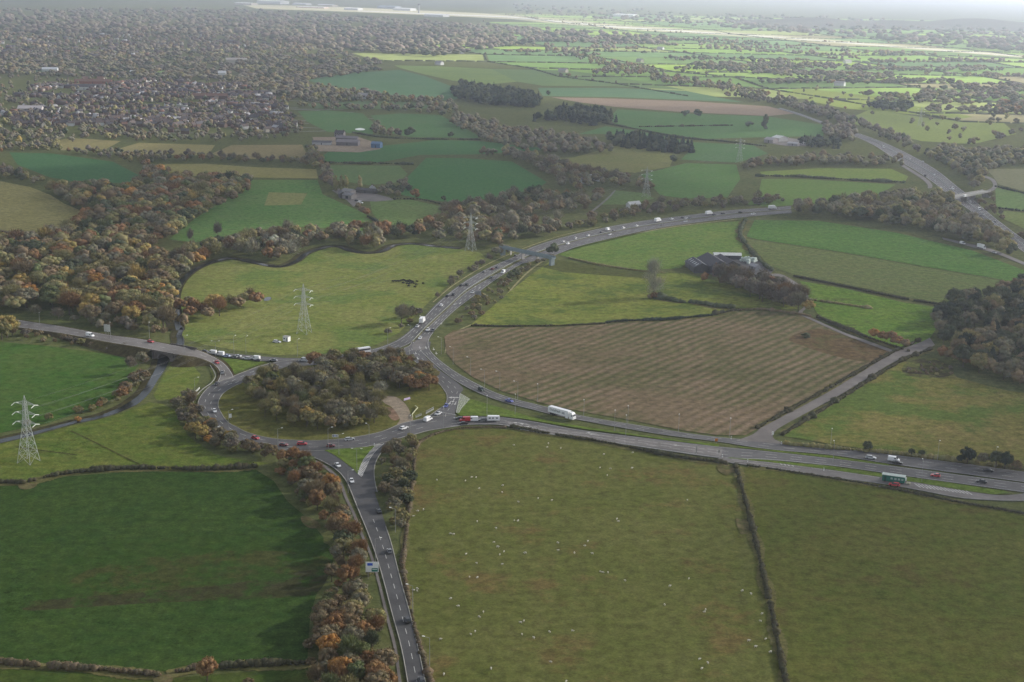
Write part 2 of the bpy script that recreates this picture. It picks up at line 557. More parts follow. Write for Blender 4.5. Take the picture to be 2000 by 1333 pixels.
field([(1170, 400), (1200, 372), (1262, 378), (1278, 388), (1230, 400)], (86, 118, 62), (96, 120, 68))
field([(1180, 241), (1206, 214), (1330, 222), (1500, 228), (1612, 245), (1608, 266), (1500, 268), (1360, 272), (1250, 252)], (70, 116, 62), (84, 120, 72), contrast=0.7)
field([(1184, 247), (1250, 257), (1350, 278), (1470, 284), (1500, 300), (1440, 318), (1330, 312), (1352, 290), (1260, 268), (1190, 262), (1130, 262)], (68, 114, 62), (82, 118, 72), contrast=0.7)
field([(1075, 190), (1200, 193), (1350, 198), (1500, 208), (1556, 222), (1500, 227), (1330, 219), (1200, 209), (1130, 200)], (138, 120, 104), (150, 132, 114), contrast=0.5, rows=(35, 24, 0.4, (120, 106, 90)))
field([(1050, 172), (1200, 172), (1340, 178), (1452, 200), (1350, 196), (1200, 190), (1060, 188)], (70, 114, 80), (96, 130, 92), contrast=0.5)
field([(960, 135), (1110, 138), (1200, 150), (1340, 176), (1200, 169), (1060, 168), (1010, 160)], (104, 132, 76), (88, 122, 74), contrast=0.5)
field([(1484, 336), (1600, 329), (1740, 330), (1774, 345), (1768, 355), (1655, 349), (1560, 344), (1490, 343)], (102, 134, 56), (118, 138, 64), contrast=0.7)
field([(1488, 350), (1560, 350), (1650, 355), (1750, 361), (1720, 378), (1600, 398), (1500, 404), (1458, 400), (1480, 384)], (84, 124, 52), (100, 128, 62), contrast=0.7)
# between the two roads
field([(1086, 497), (1110, 486), (1180, 470), (1240, 457), (1300, 447), (1380, 436), (1456, 432), (1448, 460), (1478, 500), (1440, 504), (1345, 507), (1330, 524), (1256, 528), (1180, 517), (1112, 503)],
      (82, 114, 52), (104, 122, 64), big=1 / 40.0)
field([(918, 636), (955, 605), (1000, 566), (1040, 535), (1072, 512), (1110, 510), (1180, 522), (1256, 532), (1335, 534), (1370, 542), (1440, 560), (1500, 585), (1560, 603), (1500, 606), (1440, 603),
       (1390, 616), (1300, 624), (1200, 628), (1180, 632), (1100, 635), (1000, 637)], (98, 116, 52), (122, 128, 66), big=1 / 35.0, mid=1 / 9.0, patch=((82, 98, 50), 1 / 50.0, 0.53))
field([(1060, 522), (1090, 508), (1180, 521), (1262, 533), (1270, 545), (1180, 538), (1100, 532)], (72, 82, 46), (84, 90, 50))
field([(868, 658), (885, 646), (920, 640), (1000, 640), (1100, 639), (1200, 632), (1300, 628), (1400, 619), (1440, 610), (1490, 608), (1545, 616), (1590, 627), (1650, 650), (1708, 673), (1762, 694),
       (1740, 705), (1600, 770), (1482, 836), (1456, 850), (1400, 850), (1340, 842), (1226, 820), (1130, 803), (1060, 788), (980, 764), (925, 738), (890, 712), (872, 690)],
      (78, 84, 52), (96, 98, 66), big=1 / 70.0, mid=1 / 14.0, rows=(-math.degrees(heading(1030, 735.5, 216, -78)), 6.4, 1.0, (132, 114, 94)), patch=((112, 97, 76), 1 / 120.0, 0.52))
field([(1540, 662), (1600, 642), (1650, 656), (1742, 690), (1704, 708), (1640, 698), (1580, 680)], (94, 78, 56), (108, 90, 66), True, patch=((90, 88, 58), 1 / 16.0, 0.55))
field([(1474, 430), (1600, 432), (1750, 455), (1900, 490), (2000, 528), (2200, 600), (2200, 640), (1955, 546), (1800, 520), (1640, 492), (1480, 468), (1458, 462)], (70, 108, 50), (86, 116, 58))
field([(1456, 466), (1480, 470), (1640, 494), (1800, 522), (1955, 548), (2100, 585), (2060, 620), (1870, 598), (1760, 578), (1650, 556), (1550, 537), (1500, 518)], (98, 108, 66), (88, 108, 60), rows=(-8, 14, 0.25, (104, 102, 70)))
field([(1562, 549), (1650, 564), (1760, 590), (1866, 606), (1842, 622), (1816, 662), (1774, 684), (1712, 664), (1652, 640), (1600, 618), (1580, 585)], (82, 116, 44), (102, 126, 56), big=1 / 25.0, patch=((84, 92, 50), 1 / 18.0, 0.58))
field([(1530, 852), (1645, 780), (1762, 708), (1830, 700), (1870, 738), (1960, 762), (2200, 800), (2200, 950), (2000, 915), (1860, 896), (1750, 884), (1650, 872)],
      (96, 104, 50), (130, 116, 72), big=1 / 45.0, mid=1 / 8.0, patch=((84, 104, 48), 1 / 55.0, 0.5))
field([(1764, 716), (1790, 702), (1830, 704), (1862, 722), (1850, 736), (1800, 738), (1768, 732)], (84, 80, 54), (78, 70, 52), True, patch=((100, 106, 56), 1 / 9.0, 0.5))
# right-hand edge beyond the motorway
field([(1944, 366), (2010, 380), (2100, 398), (2100, 420), (2000, 412), (1946, 404)], (86, 122, 64), (98, 126, 72))
field([(1938, 410), (2000, 416), (2100, 426), (2100, 480), (2010, 452), (1960, 428)], (100, 120, 66), (112, 124, 72))
field([(1925, 330), (2100, 330), (2100, 392), (2000, 374), (1950, 360), (1940, 345)], (124, 122, 94), (112, 118, 84), contrast=0.6)
field([(1648, 236), (1700, 214), (1820, 232), (1960, 240), (1985, 262), (1900, 282), (1800, 276), (1700, 252)], (128, 148, 76), (116, 138, 74), contrast=0.5)
field([(1572, 196), (1640, 182), (1780, 206), (1900, 228), (1880, 232), (1760, 222), (1650, 212)], (138, 160, 74), (126, 150, 74), contrast=0.5)
field([(1530, 186), (1560, 172), (1720, 190), (1700, 198), (1600, 196)], (142, 162, 78), (130, 152, 76), contrast=0.5)


m_worn = field_mat('worn_ground', (112, 98, 72), (92, 88, 58), 1 / 8.0, 1 / 3.0, patch=((84, 94, 48), 1 / 5.0, 0.56))
for pts in ([(40, 940), (66, 938), (72, 948), (56, 956), (38, 954)], [(1404, 908), (1432, 911), (1436, 924), (1418, 928), (1402, 918)], [(590, 1008), (612, 1014), (626, 1030), (606, 1032), (590, 1020)],
            [(1566, 614), (1592, 622), (1580, 632), (1552, 626)], [(300, 1322), (330, 1318), (336, 1332), (306, 1336)], [(1486, 838), (1500, 834), (1492, 846), (1474, 850)], [(1438, 1010), (1458, 1016), (1462, 1040), (1448, 1044)]):
    ZF[0] += 0.004
    poly_sheet('worn_ground', pts, ZF[0], m_worn, True)


def disc_patch():
    poly_sheet('field', [(694, 252), (703, 250.3), (712, 252), (711, 254.5), (702, 255), (695, 254)], ZF[0] + 0.02, plain_mat('white_chalk', (0.72, 0.74, 0.70)), True)


disc_patch()

# far farmland: a sheet of hedged fields, each face a crop colour, paled to put haze into it
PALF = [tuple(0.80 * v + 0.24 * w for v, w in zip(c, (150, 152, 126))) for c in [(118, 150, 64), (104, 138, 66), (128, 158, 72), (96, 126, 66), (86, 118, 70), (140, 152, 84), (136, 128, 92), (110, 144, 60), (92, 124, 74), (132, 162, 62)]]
FARPOLY = [(960, 92), (720, 106), (860, 124), (1000, 132), (1200, 146), (1350, 172), (1450, 190), (1540, 176), (1640, 178), (1800, 200), (1900, 224), (1990, 246), (2250, 300), (2250, 24), (1600, 12), (1000, 12), (1010, 60)]
fv, ff, fc, hedge_lines = [], [], [], []
y = 2200.0
row_pts = []
while y < 9500:
    dy = 150 + y * 0.04
    xs = np.arange(-0.47 * y - 400, 0.47 * y + 600, 250 + y * 0.028)
    row_pts.append([(x + rng.uniform(-50, 50), y + rng.uniform(-0.28, 0.28) * dy + 0.06 * x) for x in xs])
    y += dy
for a, b in zip(row_pts[:-1], row_pts[1:]):
    for i in range(min(len(a), len(b)) - 1):
        off = 0
        j = min(range(len(b) - 1), key=lambda q: abs(b[q][0] - a[i][0]))
        q = [a[i], a[i + 1], b[j + 1], b[j]]
        c = np.mean(q, axis=0)
        p = PX((c[0], c[1], 0))
        if not inside([p], FARPOLY)[0]:
            continue
        qq = [(c + (np.array(v) - c) * (1 - 9.0 / max(40, np.linalg.norm(np.array(v) - c)))) for v in q]
        k = len(fv)
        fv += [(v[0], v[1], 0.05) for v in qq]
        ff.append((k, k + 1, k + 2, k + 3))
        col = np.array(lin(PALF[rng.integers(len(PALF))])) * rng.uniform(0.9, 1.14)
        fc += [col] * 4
        hedge_lines += [(q[0], q[1]), (q[0], q[3])]
m_far, nt, b = new_mat('far_crops')
at = node(nt, 'ShaderNodeAttribute', attribute_type='GEOMETRY', attribute_name='Col')
pos = node(nt, 'ShaderNodeNewGeometry').outputs['Position']
vv = maprange(nt, noise(nt, pos, 1 / 60.0, 4), 0.3, 0.7, 0.82, 1.15)
hs = node(nt, 'ShaderNodeHueSaturation')
nt.links.new(vv, hs.inputs['Value'])
nt.links.new(at.outputs['Color'], hs.inputs['Color'])
nt.links.new(hs.outputs[0], b.inputs['Base Color'])
b.inputs['Roughness'].default_value = 1.0
b.inputs['Specular IOR Level'].default_value = 0
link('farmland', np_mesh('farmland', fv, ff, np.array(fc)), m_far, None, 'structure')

# airfield: pale grass strip, runway and aprons
m_strip = field_mat('airfield_grass', (166, 170, 136), (178, 180, 148), 1 / 300.0, 1 / 80.0, contrast=0.4)
poly_sheet('airfield', [(470, 9), (620, 12), (760, 18), (1000, 29), (1200, 48), (1500, 68), (1750, 88), (2050, 112), (2050, 117), (1750, 94), (1500, 75), (1200, 57), (1000, 38), (820, 29), (700, 24), (500, 17)], 0.16, m_strip)
poly_sheet('runway', [(700, 21), (1000, 33), (1200, 52), (1500, 71.3), (2050, 114), (2050, 115), (1500, 72.4), (1200, 53.6), (1000, 34.6), (700, 22.4)], 0.22, plain_mat('runway_concrete', (0.6, 0.58, 0.54)))

# ------------------------------------------------------------------ river
m_water, nt, b = new_mat('river_water')
b.inputs['Base Color'].default_value = (0.018, 0.022, 0.022, 1)
b.inputs['Roughness'].default_value = 0.22
b.inputs['Specular IOR Level'].default_value = 0.16
pos = node(nt, 'ShaderNodeNewGeometry').outputs['Position']
bp = node(nt, 'ShaderNodeBump')
bp.inputs['Strength'].default_value, bp.inputs['Distance'].default_value = 0.25, 0.2
nt.links.new(noise(nt, pos, 0.5, 3), bp.inputs['Height'])
nt.links.new(bp.outputs[0], b.inputs['Normal'])


def strip_mesh(L, R):
    n = len(L)
    V = np.empty((2 * n, 3))
    V[0::2], V[1::2] = L, R
    F = [(2 * i, 2 * i + 1, 2 * i + 3, 2 * i + 2) for i in range(n - 1)]
    return V, np.array(F)


def strip_obj(name, L, R, mat, kind='structure'):
    V, F = strip_mesh(L, R)
    a, b_, c = V[F[0][0]], V[F[0][1]], V[F[0][2]]
    if np.cross(b_ - a, c - a)[2] < 0:
        F = F[:, ::-1]
    return link(name, np_mesh(name, V, F), mat, None, kind)


def offset_path(P, d):
    T = np.gradient(P, axis=0)
    T[:, 2] = 0
    T /= np.linalg.norm(T, axis=1)[:, None] + 1e-9
    N = np.stack([-T[:, 1], T[:, 0], np.zeros(len(P))], 1)
    return P + N * (np.asarray(d)[..., None] if np.ndim(d) else d)


rl = ground_path([(352, 640), (343, 655), (344, 668), (330, 684), (308, 700), (303, 716), (291, 740), (276, 764), (252, 784), (225, 799), (190, 812), (150, 821), (110, 831), (60, 844), (0, 857), (-120, 884)], 160, z=0.30)
rr = ground_path([(360, 640), (357, 655), (362, 668), (352, 686), (334, 704), (325, 722), (311, 742), (294, 768), (272, 789), (250, 800), (215, 812.5), (180, 821.5), (140, 830), (90, 844), (30, 860), (0, 867), (-120, 892)], 160, z=0.30)
rm_ = (rl + rr) / 2
rl, rr = rm_ + (rl - rm_) * 0.8, rm_ + (rr - rm_) * 0.8
strip_obj('river', rl, rr, m_water)
up = ground_path([(352, 645), (346, 615), (346, 570), (365, 540), (400, 518), (450, 505), (500, 514.5), (545, 521.5), (578, 511.5), (602, 494.5), (641, 482.5), (662, 482.5), (683, 489.5), (710, 494.5), (742, 492.5), (772, 479.5), (802, 476.5), (850, 481.5), (900, 486)], 260, z=0.30)
strip_obj('river', offset_path(up, 2.6), offset_path(up, -1.6), m_water)
m_bank = field_mat('river_bank', (58, 54, 40), (76, 72, 48), 1 / 12.0, 1 / 4.0)
strip_obj('river_bank', offset_path(up, 7.0), offset_path(up, -3.0) - np.array([0, 0, 0.1]), m_bank).location.z = -0.05
strip_obj('river_bank', offset_path(rl, -3.5), offset_path(rl, 3.0), m_bank).location.z = -0.06
poly_sheet('river', [(516, 583), (524, 580), (530, 582), (526, 587), (517, 588)], 0.30, m_water, True)

# ------------------------------------------------------------------ roads
ZR = [0.34]
MARKV, MARKF = {}, {}


def road(Lp, Rp, mat=None, n=None, z=None, name='road', kerb=True):
    """Road surface between two traced edges; returns the resampled edges."""
    if z is None:
        ZR[0] += 0.004
        z = ZR[0]
    P = [G(p[0], p[1]) for p in Lp]
    if n is None:
        n = max(12, int(sum((P[i + 1] - P[i]).length for i in range(len(P) - 1)) / 7))
    L, R = ground_path(Lp, n, z=z), ground_path(Rp, n, z=z)
    strip_obj(name, L, R, mat or M_ASPHALT)
    return L, R


def edge_line(P, d, w, z=0.02, mat=None, name='road_marking'):
    Q = P + np.array([0, 0, z])
    return strip_obj(name, offset_path(Q, d - w / 2), offset_path(Q, d + w / 2), mat or M_MARK)


def kerb(P, side, w=0.35, h=0.12):
    """A stone kerb: top face and the face toward the road."""
    A, B = offset_path(P, 0.0), offset_path(P, side * w)
    up_ = np.array([0, 0, h])
    V = np.vstack([A - up_, A + up_, B + up_, B - up_])
    n = len(P)
    F = [(k * n + i, k * n + i + 1, (k + 1) * n + i + 1, (k + 1) * n + i) for k in range(3) for i in range(n - 1)]
    link('kerb', np_mesh('kerb', V, np.array(F)), M_KERB, None, 'structure')


DV, DF = [], []


def dash_quad(p, q, w, z):
    d = q - p
    d[2] = 0
    L = np.linalg.norm(d) + 1e-9
    nrm = np.array([-d[1], d[0], 0]) / L * w / 2
    k = len(DV)
    zz = np.array([0, 0, z])
    DV.extend([p - nrm + zz, q - nrm + zz, q + nrm + zz, p + nrm + zz])
    DF.append((k, k + 1, k + 2, k + 3))


def dashes(L, R, f, dash=4.0, gap=5.0, w=0.22, z=0.02, t0=0.0, t1=1.0):
    P = L * (1 - f) + R * f
    s = np.concatenate([[0], np.cumsum(np.linalg.norm(np.diff(P, axis=0), axis=1))])
    u = s[-1] * t0
    at_ = lambda x: np.array([np.interp(x, s, P[:, k]) for k in range(3)])
    while u + dash < s[-1] * t1:
        if gap == 0:
            dash_quad(at_(u), at_(u + dash + 0.1), w, z)
        else:
            dash_quad(at_(u), at_(u + dash), w, z)
        u += dash + gap


def line(L, R, f, w=0.2, z=0.02, t0=0.0, t1=1.0):
    dashes(L, R, f, 5.0, 0, w, z, t0, t1)


def arrow(px, py, dx, dy, z, ln=5.0):
    a = np.array(G(px, py, z))
    h = heading(px, py, dx, dy)
    d, nn = np.array([math.cos(h), math.sin(h), 0]), np.array([-math.sin(h), math.cos(h), 0])
    dash_quad(a - d * ln / 2, a + d * ln * 0.15, 0.35, 0.0)
    k = len(DV)
    DV.extend([a + d * ln * 0.15 - nn * 0.9, a + d * ln / 2, a + d * ln * 0.15 + nn * 0.9])
    DF.append((k, k + 1, k + 2, k + 2))


# roundabout: south half, west bend, north side, east side, traced as outer and inner edges
o_out = [(450, 738), (438, 742), (422, 749), (410, 755), (395, 771), (387.5, 786), (388.5, 798), (396, 811), (410, 826), (428, 843), (455, 856.5), (482, 863.5), (512, 870.5), (542, 877.5), (575, 880),
         (640, 880), (692, 876), (735, 868), (778, 856), (800, 851), (835, 841.5), (865, 836.5), (895, 832)]
o_in = [(470, 748), (455, 755.5), (441, 764), (433, 771), (428, 779), (425.5, 786), (425.5, 795), (429, 803), (437, 816.5), (448, 828), (462, 835), (478, 843.5), (497, 849.5), (522, 855.5), (550, 859), (600, 861),
        (640, 860), (680, 856), (718, 850), (751, 842), (780, 829.5), (806, 822.5), (846, 815), (880, 811.5)]
RA = road(o_out, o_in, n=150)
kerb(RA[1], 1)
kerb(RA[0], -1)
for f, t0, t1 in ((0.33, 0.02, 0.97), (0.64, 0.02, 0.97)):
    dashes(RA[0], RA[1], f, 4.5, 7.0, 0.22, t0=t0, t1=t1)
top_out = [(446, 741), (462, 733), (485, 724), (508, 715.5), (540, 708), (600, 700), (660, 694), (720, 690), (780, 683), (800, 676), (806, 664)]
top_in = [(466, 752), (480, 744), (500, 734), (530, 724), (580, 716), (640, 712), (700, 708), (760, 704), (812, 704), (834, 692), (842, 668)]
RT_ = road(top_out, top_in, n=90)
dashes(*RT_, 0.35)
dashes(*RT_, 0.68)
kerb(RT_[0], 1)
east_out = [(806, 664), (814, 672), (829, 695), (848, 713), (862, 726), (880, 738), (897, 751), (905, 760), (900, 768), (893, 790), (889, 806), (890, 818)]
east_in = [(799, 680), (803, 697), (820, 714), (840, 731), (856, 747), (866, 759.5), (873, 771), (873, 784), (867.5, 793), (853, 803), (838, 814), (832, 824)]
RE = road(east_out, east_in, n=70)
kerb(RE[1], -1)
dashes(RE[0], RE[1], 0.36, 4, 6, t0=0.1, t1=0.98)
dashes(RE[0], RE[1], 0.68, 4, 6, t0=0.05, t1=0.98)

# the southbound A-road runs down past the roundabout and on to the east as the eastbound carriageway
sb_l = [(1006, 516), (990, 525), (952, 546), (915, 568), (877, 600), (840, 636), (815, 658), (806, 668), (812, 676), (830, 694), (850, 713), (872, 731), (900, 750), (940, 770), (985, 786), (1040, 800), (1075, 809), (1140, 822), (1200, 833), (1300, 850), (1400, 862.5), (1500, 877.5), (1625, 889), (1737, 906), (1875, 925), (2060, 950)]
sb_r = [(1022, 514), (1002, 525), (967, 547), (927, 577), (889, 606), (864, 630), (846, 650), (837, 668), (840, 684), (852, 698), (872, 714), (897, 731), (930, 749), (965, 766), (1005, 779.5), (1045, 789.5), (1080, 798), (1140, 813), (1250, 831.5), (1375, 851), (1462, 859.5), (1500, 863), (1625, 874.5), (1750, 889.5), (1875, 905), (2060, 930)]
SB = road(sb_l, sb_r, n=330)
for f in (0.36, 0.68):
    dashes(SB[0], SB[1], f, 5, 7, 0.2)
line(SB[0], SB[1], 0.035, 0.2)
line(SB[0], SB[1], 0.965, 0.2)
# northbound
nb_l = [(700, 688), (740, 679), (780, 661.5), (817.5, 630), (855, 591), (900, 555), (945, 528), (1005, 501), (1037, 483.5), (1100, 463.5), (1175, 446), (1250, 432.5), (1325, 423), (1425, 411), (1500, 406), (1545, 403)]
nb_r = [(724, 697), (760, 687), (800, 671), (825, 646), (864, 611), (905, 571), (943, 545), (981, 522), (1010, 510), (1050, 494), (1112, 473), (1185, 455), (1258, 441), (1330, 430.5), (1428, 418), (1500, 412), (1545, 409)]
NB = road(nb_l, nb_r, n=200)
for f in (0.38, 0.68):
    dashes(NB[0], NB[1], f, 5, 7, 0.2)
line(NB[0], NB[1], 0.12, 0.25)
line(NB[0], NB[1], 0.96, 0.2)
# southbound north of the footbridge
sb2_l = [(1004, 516.5), (1030, 503), (1060, 491.5), (1112, 474.5), (1185, 456.5), (1258, 442.5), (1330, 432), (1428, 419.5), (1500, 413.5), (1545, 410.5)]
sb2_r = [(1020, 515), (1047, 509), (1075, 502), (1125, 483), (1175, 470), (1237, 455.5), (1300, 443.5), (1375, 433), (1475, 422), (1510, 419), (1547, 416.5)]
SB2 = road(sb2_l, sb2_r, n=120)
dashes(*SB2, 0.4, 5, 7, 0.2)
dashes(*SB2, 0.7, 5, 7, 0.2)
line(*SB2, 0.95, 0.25)
M_MEDIAN = field_mat('central_reservation', (100, 96, 70), (120, 116, 90), 1 / 10.0, 1 / 3.0)
n = len(SB2[0])
i_nb = np.linspace(0, 1, n)
nbm = np.stack([np.interp(np.linspace(0.56, 1, n), np.linspace(0, 1, len(NB[1])), NB[1][:, k]) for k in range(3)], 1)
# central barrier between the carriageways south of the footbridge
for pts in ([(806, 668), (832, 640), (870, 605), (911, 568), (949, 544), (986, 522.5), (1012, 509), (1055, 491.5), (1112, 473.6), (1185, 455.8), (1258, 441.8), (1330, 431.2), (1428, 418.8)],):
    P = ground_path(pts, 160, z=0.36)
    strip_obj('central_reservation', offset_path(P, -1.0), offset_path(P, 1.0), M_MEDIAN).location.z = 0.03
    mb = MB()
    for i in range(0, 159):
        a, c = P[i], P[i + 1]
        mb.tube((*a[:2], 1.0), (*c[:2], 1.0), 0.14, n=4, caps=False)
        mb.tube((*a[:2], 0.38), (*a[:2], 1.0), 0.07, n=4, caps=False)
    tag(mb.build('crash_barrier', M_STEEL), 'long steel crash barrier down the middle of the curving dual carriageway', 'barrier')

# eastern dual carriageway, westbound side, approach to the roundabout
wb_t = [(885, 815), (930, 814), (975, 815), (1026, 821), (1080, 830.5), (1125, 839), (1250, 854.5), (1375, 869.5), (1500, 882), (1625, 896), (1740, 910), (1875, 928), (2060, 952)]
wb_b = [(880, 834), (912, 829.5), (981, 830), (1012, 837.5), (1080, 849), (1140, 856.5), (1200, 865), (1300, 880), (1412, 895), (1500, 898), (1625, 910), (1750, 927.5), (1875, 945), (2060, 970)]
WB = road(wb_t, wb_b, n=200)
dashes(*WB, 0.36, 5, 6, 0.22)
dashes(*WB, 0.68, 5, 6, 0.22)
line(*WB, 0.05, 0.2)
line(*WB, 0.95, 0.2)
kerb(WB[1][:130], -1)
# worn lighter surface near the roundabout approach
road([(985, 822), (1125, 842), (1250, 857), (1375, 872), (1412, 877)], [(990, 829.5), (1080, 848), (1200, 863), (1300, 877), (1408, 892)], M_ASPHALT_OLD, name='road')
ap = road([(990, 823), (1125, 842.5), (1250, 857.5), (1375, 872), (1410, 876.5)], [(995, 829), (1080, 847), (1200, 862), (1300, 876), (1405, 890.5)], M_ASPHALT_OLD, name='road')
dashes(*ap, 0.3, 5, 6, 0.22)
dashes(*ap, 0.66, 5, 6, 0.22)
for x, y_ in ((1012, 826.5), (1025, 829), (1009, 832.5), (1036, 834), (1155, 846), (1160, 849), (1325, 870.5)):
    arrow(x, y_, -12, -1.5, ZR[0] + 0.02, 5.5)
# grass in the reservation between the two carriageways
M_VERGE = field_mat('verge_grass', (78, 92, 46), (98, 104, 58), 1 / 14.0, 1 / 4.0)
M_VERGE_LIT = field_mat('mown_grass', (82, 106, 46), (98, 116, 54), 1 / 14.0, 1 / 4.0)  # brighter, greener tone than the plain verge grass
for pts in ([(898, 770), (918, 779.5), (972, 795), (1026, 811), (1076, 823), (1140, 833.5), (1250, 850), (1340, 862), (1404, 867.5), (1404, 873), (1340, 864.5), (1250, 852.5), (1140, 838), (1080, 828.5), (1026, 819), (975, 813), (930, 812), (900, 812.5), (892, 808), (895, 790)],
            [(1440, 871.5), (1500, 878.5), (1625, 890.5), (1735, 907), (1738, 910), (1625, 895), (1500, 881), (1445, 874.5)],
            [(1420, 893.5), (1500, 899), (1625, 911), (1750, 928.5), (1875, 946), (1965, 959.5), (1972, 964), (1940, 966), (1875, 957), (1800, 944), (1720, 932), (1625, 918), (1500, 902.5), (1430, 896)]):
    ZR[0] += 0.004
    poly_sheet('verge', pts, ZR[0] + 0.06, M_VERGE_LIT, False)
lb_t = [(1408, 892), (1430, 896.5), (1500, 903), (1625, 918.5), (1720, 932.5), (1800, 944.5), (1875, 957.5), (1945, 967), (1985, 966), (2010, 962)]
lb_b = [(1400, 898), (1428, 904), (1500, 912.5), (1625, 932), (1725, 945), (1800, 958), (1875, 972), (1945, 977), (2000, 978), (2030, 976)]
LB = road(lb_t, lb_b, M_ASPHALT_OLD, n=90, name='lay_by')
line(*LB, 0.5, 0.18, t0=0.05, t1=0.28)
line(*LB, 0.08, 0.18, t0=0.04, t1=0.55)
kerb(LB[1], -1)
for i in range(15):
    a, c = np.array(G(1786 + i * 7.2, 944.5 + i * 1.05, ZR[0] + 0.02)), np.array(G(1798 + i * 7.2, 952.5 + i * 1.0, ZR[0] + 0.02))
    dash_quad(a, c, 0.45, 0)
for x, y_ in ((1524, 907), (1531, 908), (1538, 909), (1546, 910)):
    a, c = np.array(G(x, y_ - 1.2, ZR[0] + 0.02)), np.array(G(x + 4, y_ + 1.2, ZR[0] + 0.02))
    dash_quad(a, c, 0.5, 0)
# lane to the north-east
LN = road([(1440, 860), (1472, 848), (1483, 838), (1500, 829), (1625, 762), (1750, 687), (1800, 668), (1816, 660)], [(1536, 868), (1512, 858), (1510, 849), (1522, 836), (1640, 772), (1756, 702), (1812, 682), (1826, 674)], M_LANE, n=60, name='lane')
# the lower road
LR = road([(545, 876), (575, 879), (596, 888), (625, 899.5), (655, 917), (675, 939.5), (687, 967), (700, 999), (717, 1040), (732.5, 1082.5), (747.5, 1132.5), (765, 1200), (782.5, 1265), (795, 1333), (812, 1430)],
          [(692, 878), (706, 882), (712, 893), (716, 906), (722, 921), (727, 940), (733, 965), (745, 1000), (755, 1031), (765, 1062), (781, 1125), (799, 1190), (814, 1250), (832, 1333), (857, 1430)], M_ASPHALT_NEW, n=120)
LRB = road([(778, 851), (752, 862), (733, 873), (717, 890), (706, 908), (700, 926), (698, 945)], [(800, 850), (777, 857), (757, 869), (739, 891), (730.5, 912), (730.5, 935), (736, 962)], M_ASPHALT_NEW, n=40)
dashes(LR[0], LR[1], 0.53, 4, 5, 0.2, t0=0.36)
line(LR[0], LR[1], 0.04, 0.16, t0=0.25)
kerb(LR[0], 1)
kerb(LRB[1], 1)
kerb(LR[1][45:], -1)
ZR[0] += 0.004
poly_sheet('verge', [(633, 879.5), (660, 877), (692, 875), (730, 872.2), (734, 869.5), (722, 882), (710, 897), (703, 912), (698.5, 926), (691, 917), (670, 900.5), (650, 887)], ZR[0] + 0.10, M_VERGE_LIT)
strip_obj('footpath', ground_path([(560, 884), (600, 896), (640, 919), (662, 945), (674, 975), (690, 1008), (704, 1045), (722, 1085), (738, 1140), (752, 1200), (768, 1262), (778, 1330), (790, 1400)], 90, z=0.2),
          ground_path([(564, 882.5), (604, 893.5), (645, 916), (667, 942), (679, 973), (695, 1006), (709, 1043), (727, 1084), (743, 1139), (758, 1200), (774, 1262), (784, 1330), (797, 1400)], 90, z=0.2), M_LANE)
# hatched nose of the lower splitter island and of the eastern one
for a, c, nn, z in (([(735, 869), (722, 882), (711, 896), (704, 911), (699, 925)], [(750, 866.5), (734, 881), (723, 896), (715, 913), (706, 932)], 26, 0.03),
                    ([(898.5, 769), (897, 779), (894, 792), (891, 806)], [(917, 780), (909, 789), (901, 798), (896, 807)], 17, 0.03)):
    A, B = ground_path(a, nn, z=ZR[0] + 0.016), ground_path(c, nn, z=ZR[0] + 0.016)
    strip_obj('road', A, B, M_ASPHALT_OLD)
    for i in range(nn):
        dash_quad(A[i].copy(), B[min(nn - 1, i + (1 if nn > 20 else 0))].copy(), 0.45, z)
    for E in (A, B):
        for i in range(nn - 1):
            dash_quad(E[i].copy(), E[i + 1].copy(), 0.2, z + 0.004)
for x, y_, dx, dy in ((879, 787, 4, 6), (885.5, 783, 3, 6), (889.5, 788, 3, 6)):
    arrow(x, y_, -dx, dy, ZR[0] + 0.03, 6)
for t in (0, 1, 2):
    a, c = np.array(G(878 + 6 * t, 776, ZR[0] + 0.03)), np.array(G(882.5 + 6 * t, 777.5, ZR[0] + 0.03))
    dash_quad(a, c, 1.6, 0)
for x, y_ in ((847, 682), (852, 690), (820, 679), (832, 679), (812, 690), (816, 700)):
    arrow(x, y_, 2, 8, ZR[0] + 0.03, 5.5)
for x, y_, in ((929, 560), (937, 562), (888, 594), (899, 592), (852, 630), (862, 632)):
    arrow(x, y_, -9, 9, ZR[0] + 0.03, 5.5)
# give-way bar and worn patch at the roundabout entry
for t in range(9):
    a = np.array(G(866 + t * 2.9, 806 + t * 0.55, ZR[0] + 0.03))
    c = np.array(G(867.8 + t * 2.9, 806.4 + t * 0.55, ZR[0] + 0.03))
    dash_quad(a, c, 0.5, 0)
poly_sheet('road', [(815, 664), (838, 656), (834, 668), (828, 684), (806, 684), (805, 674)], ZR[0] + 0.006, M_ASPHALT_OLD)

# left road over the river, on an embankment; z rises to 4.6 m at the bridge
ZB = 4.6
lu = [(-120, 606, 0.4), (0, 620, 0.5), (60, 629, 1.0), (120, 638, 2.0), (215, 655, 3.8), (270, 662, ZB), (320, 671, ZB), (360, 678.5, ZB), (384, 683.5, 3.6), (408, 693, 2.2), (430, 704.5, 1.0), (442, 714.5, 0.5), (451, 726, 0.4), (458, 738, 0.36)]
ll = [(-120, 619, 0.4), (0, 634, 0.5), (60, 643, 1.0), (120, 651, 2.0), (215, 669, 3.8), (270, 678, ZB), (320, 688, ZB), (360, 694.5, ZB), (384, 698, 3.6), (404, 704.5, 2.2), (417, 711.5, 1.0), (426, 720, 0.5), (430, 733, 0.4), (424, 747, 0.36)]
n = 130
Lu, Ll = ground_path(lu, n), ground_path(ll, n)
Lu[:, 2] = np.maximum(Lu[:, 2], 0.36)
Ll[:, 2] = np.maximum(Ll[:, 2], 0.36)
strip_obj('road', Lu, Ll, M_ASPHALT_OLD)
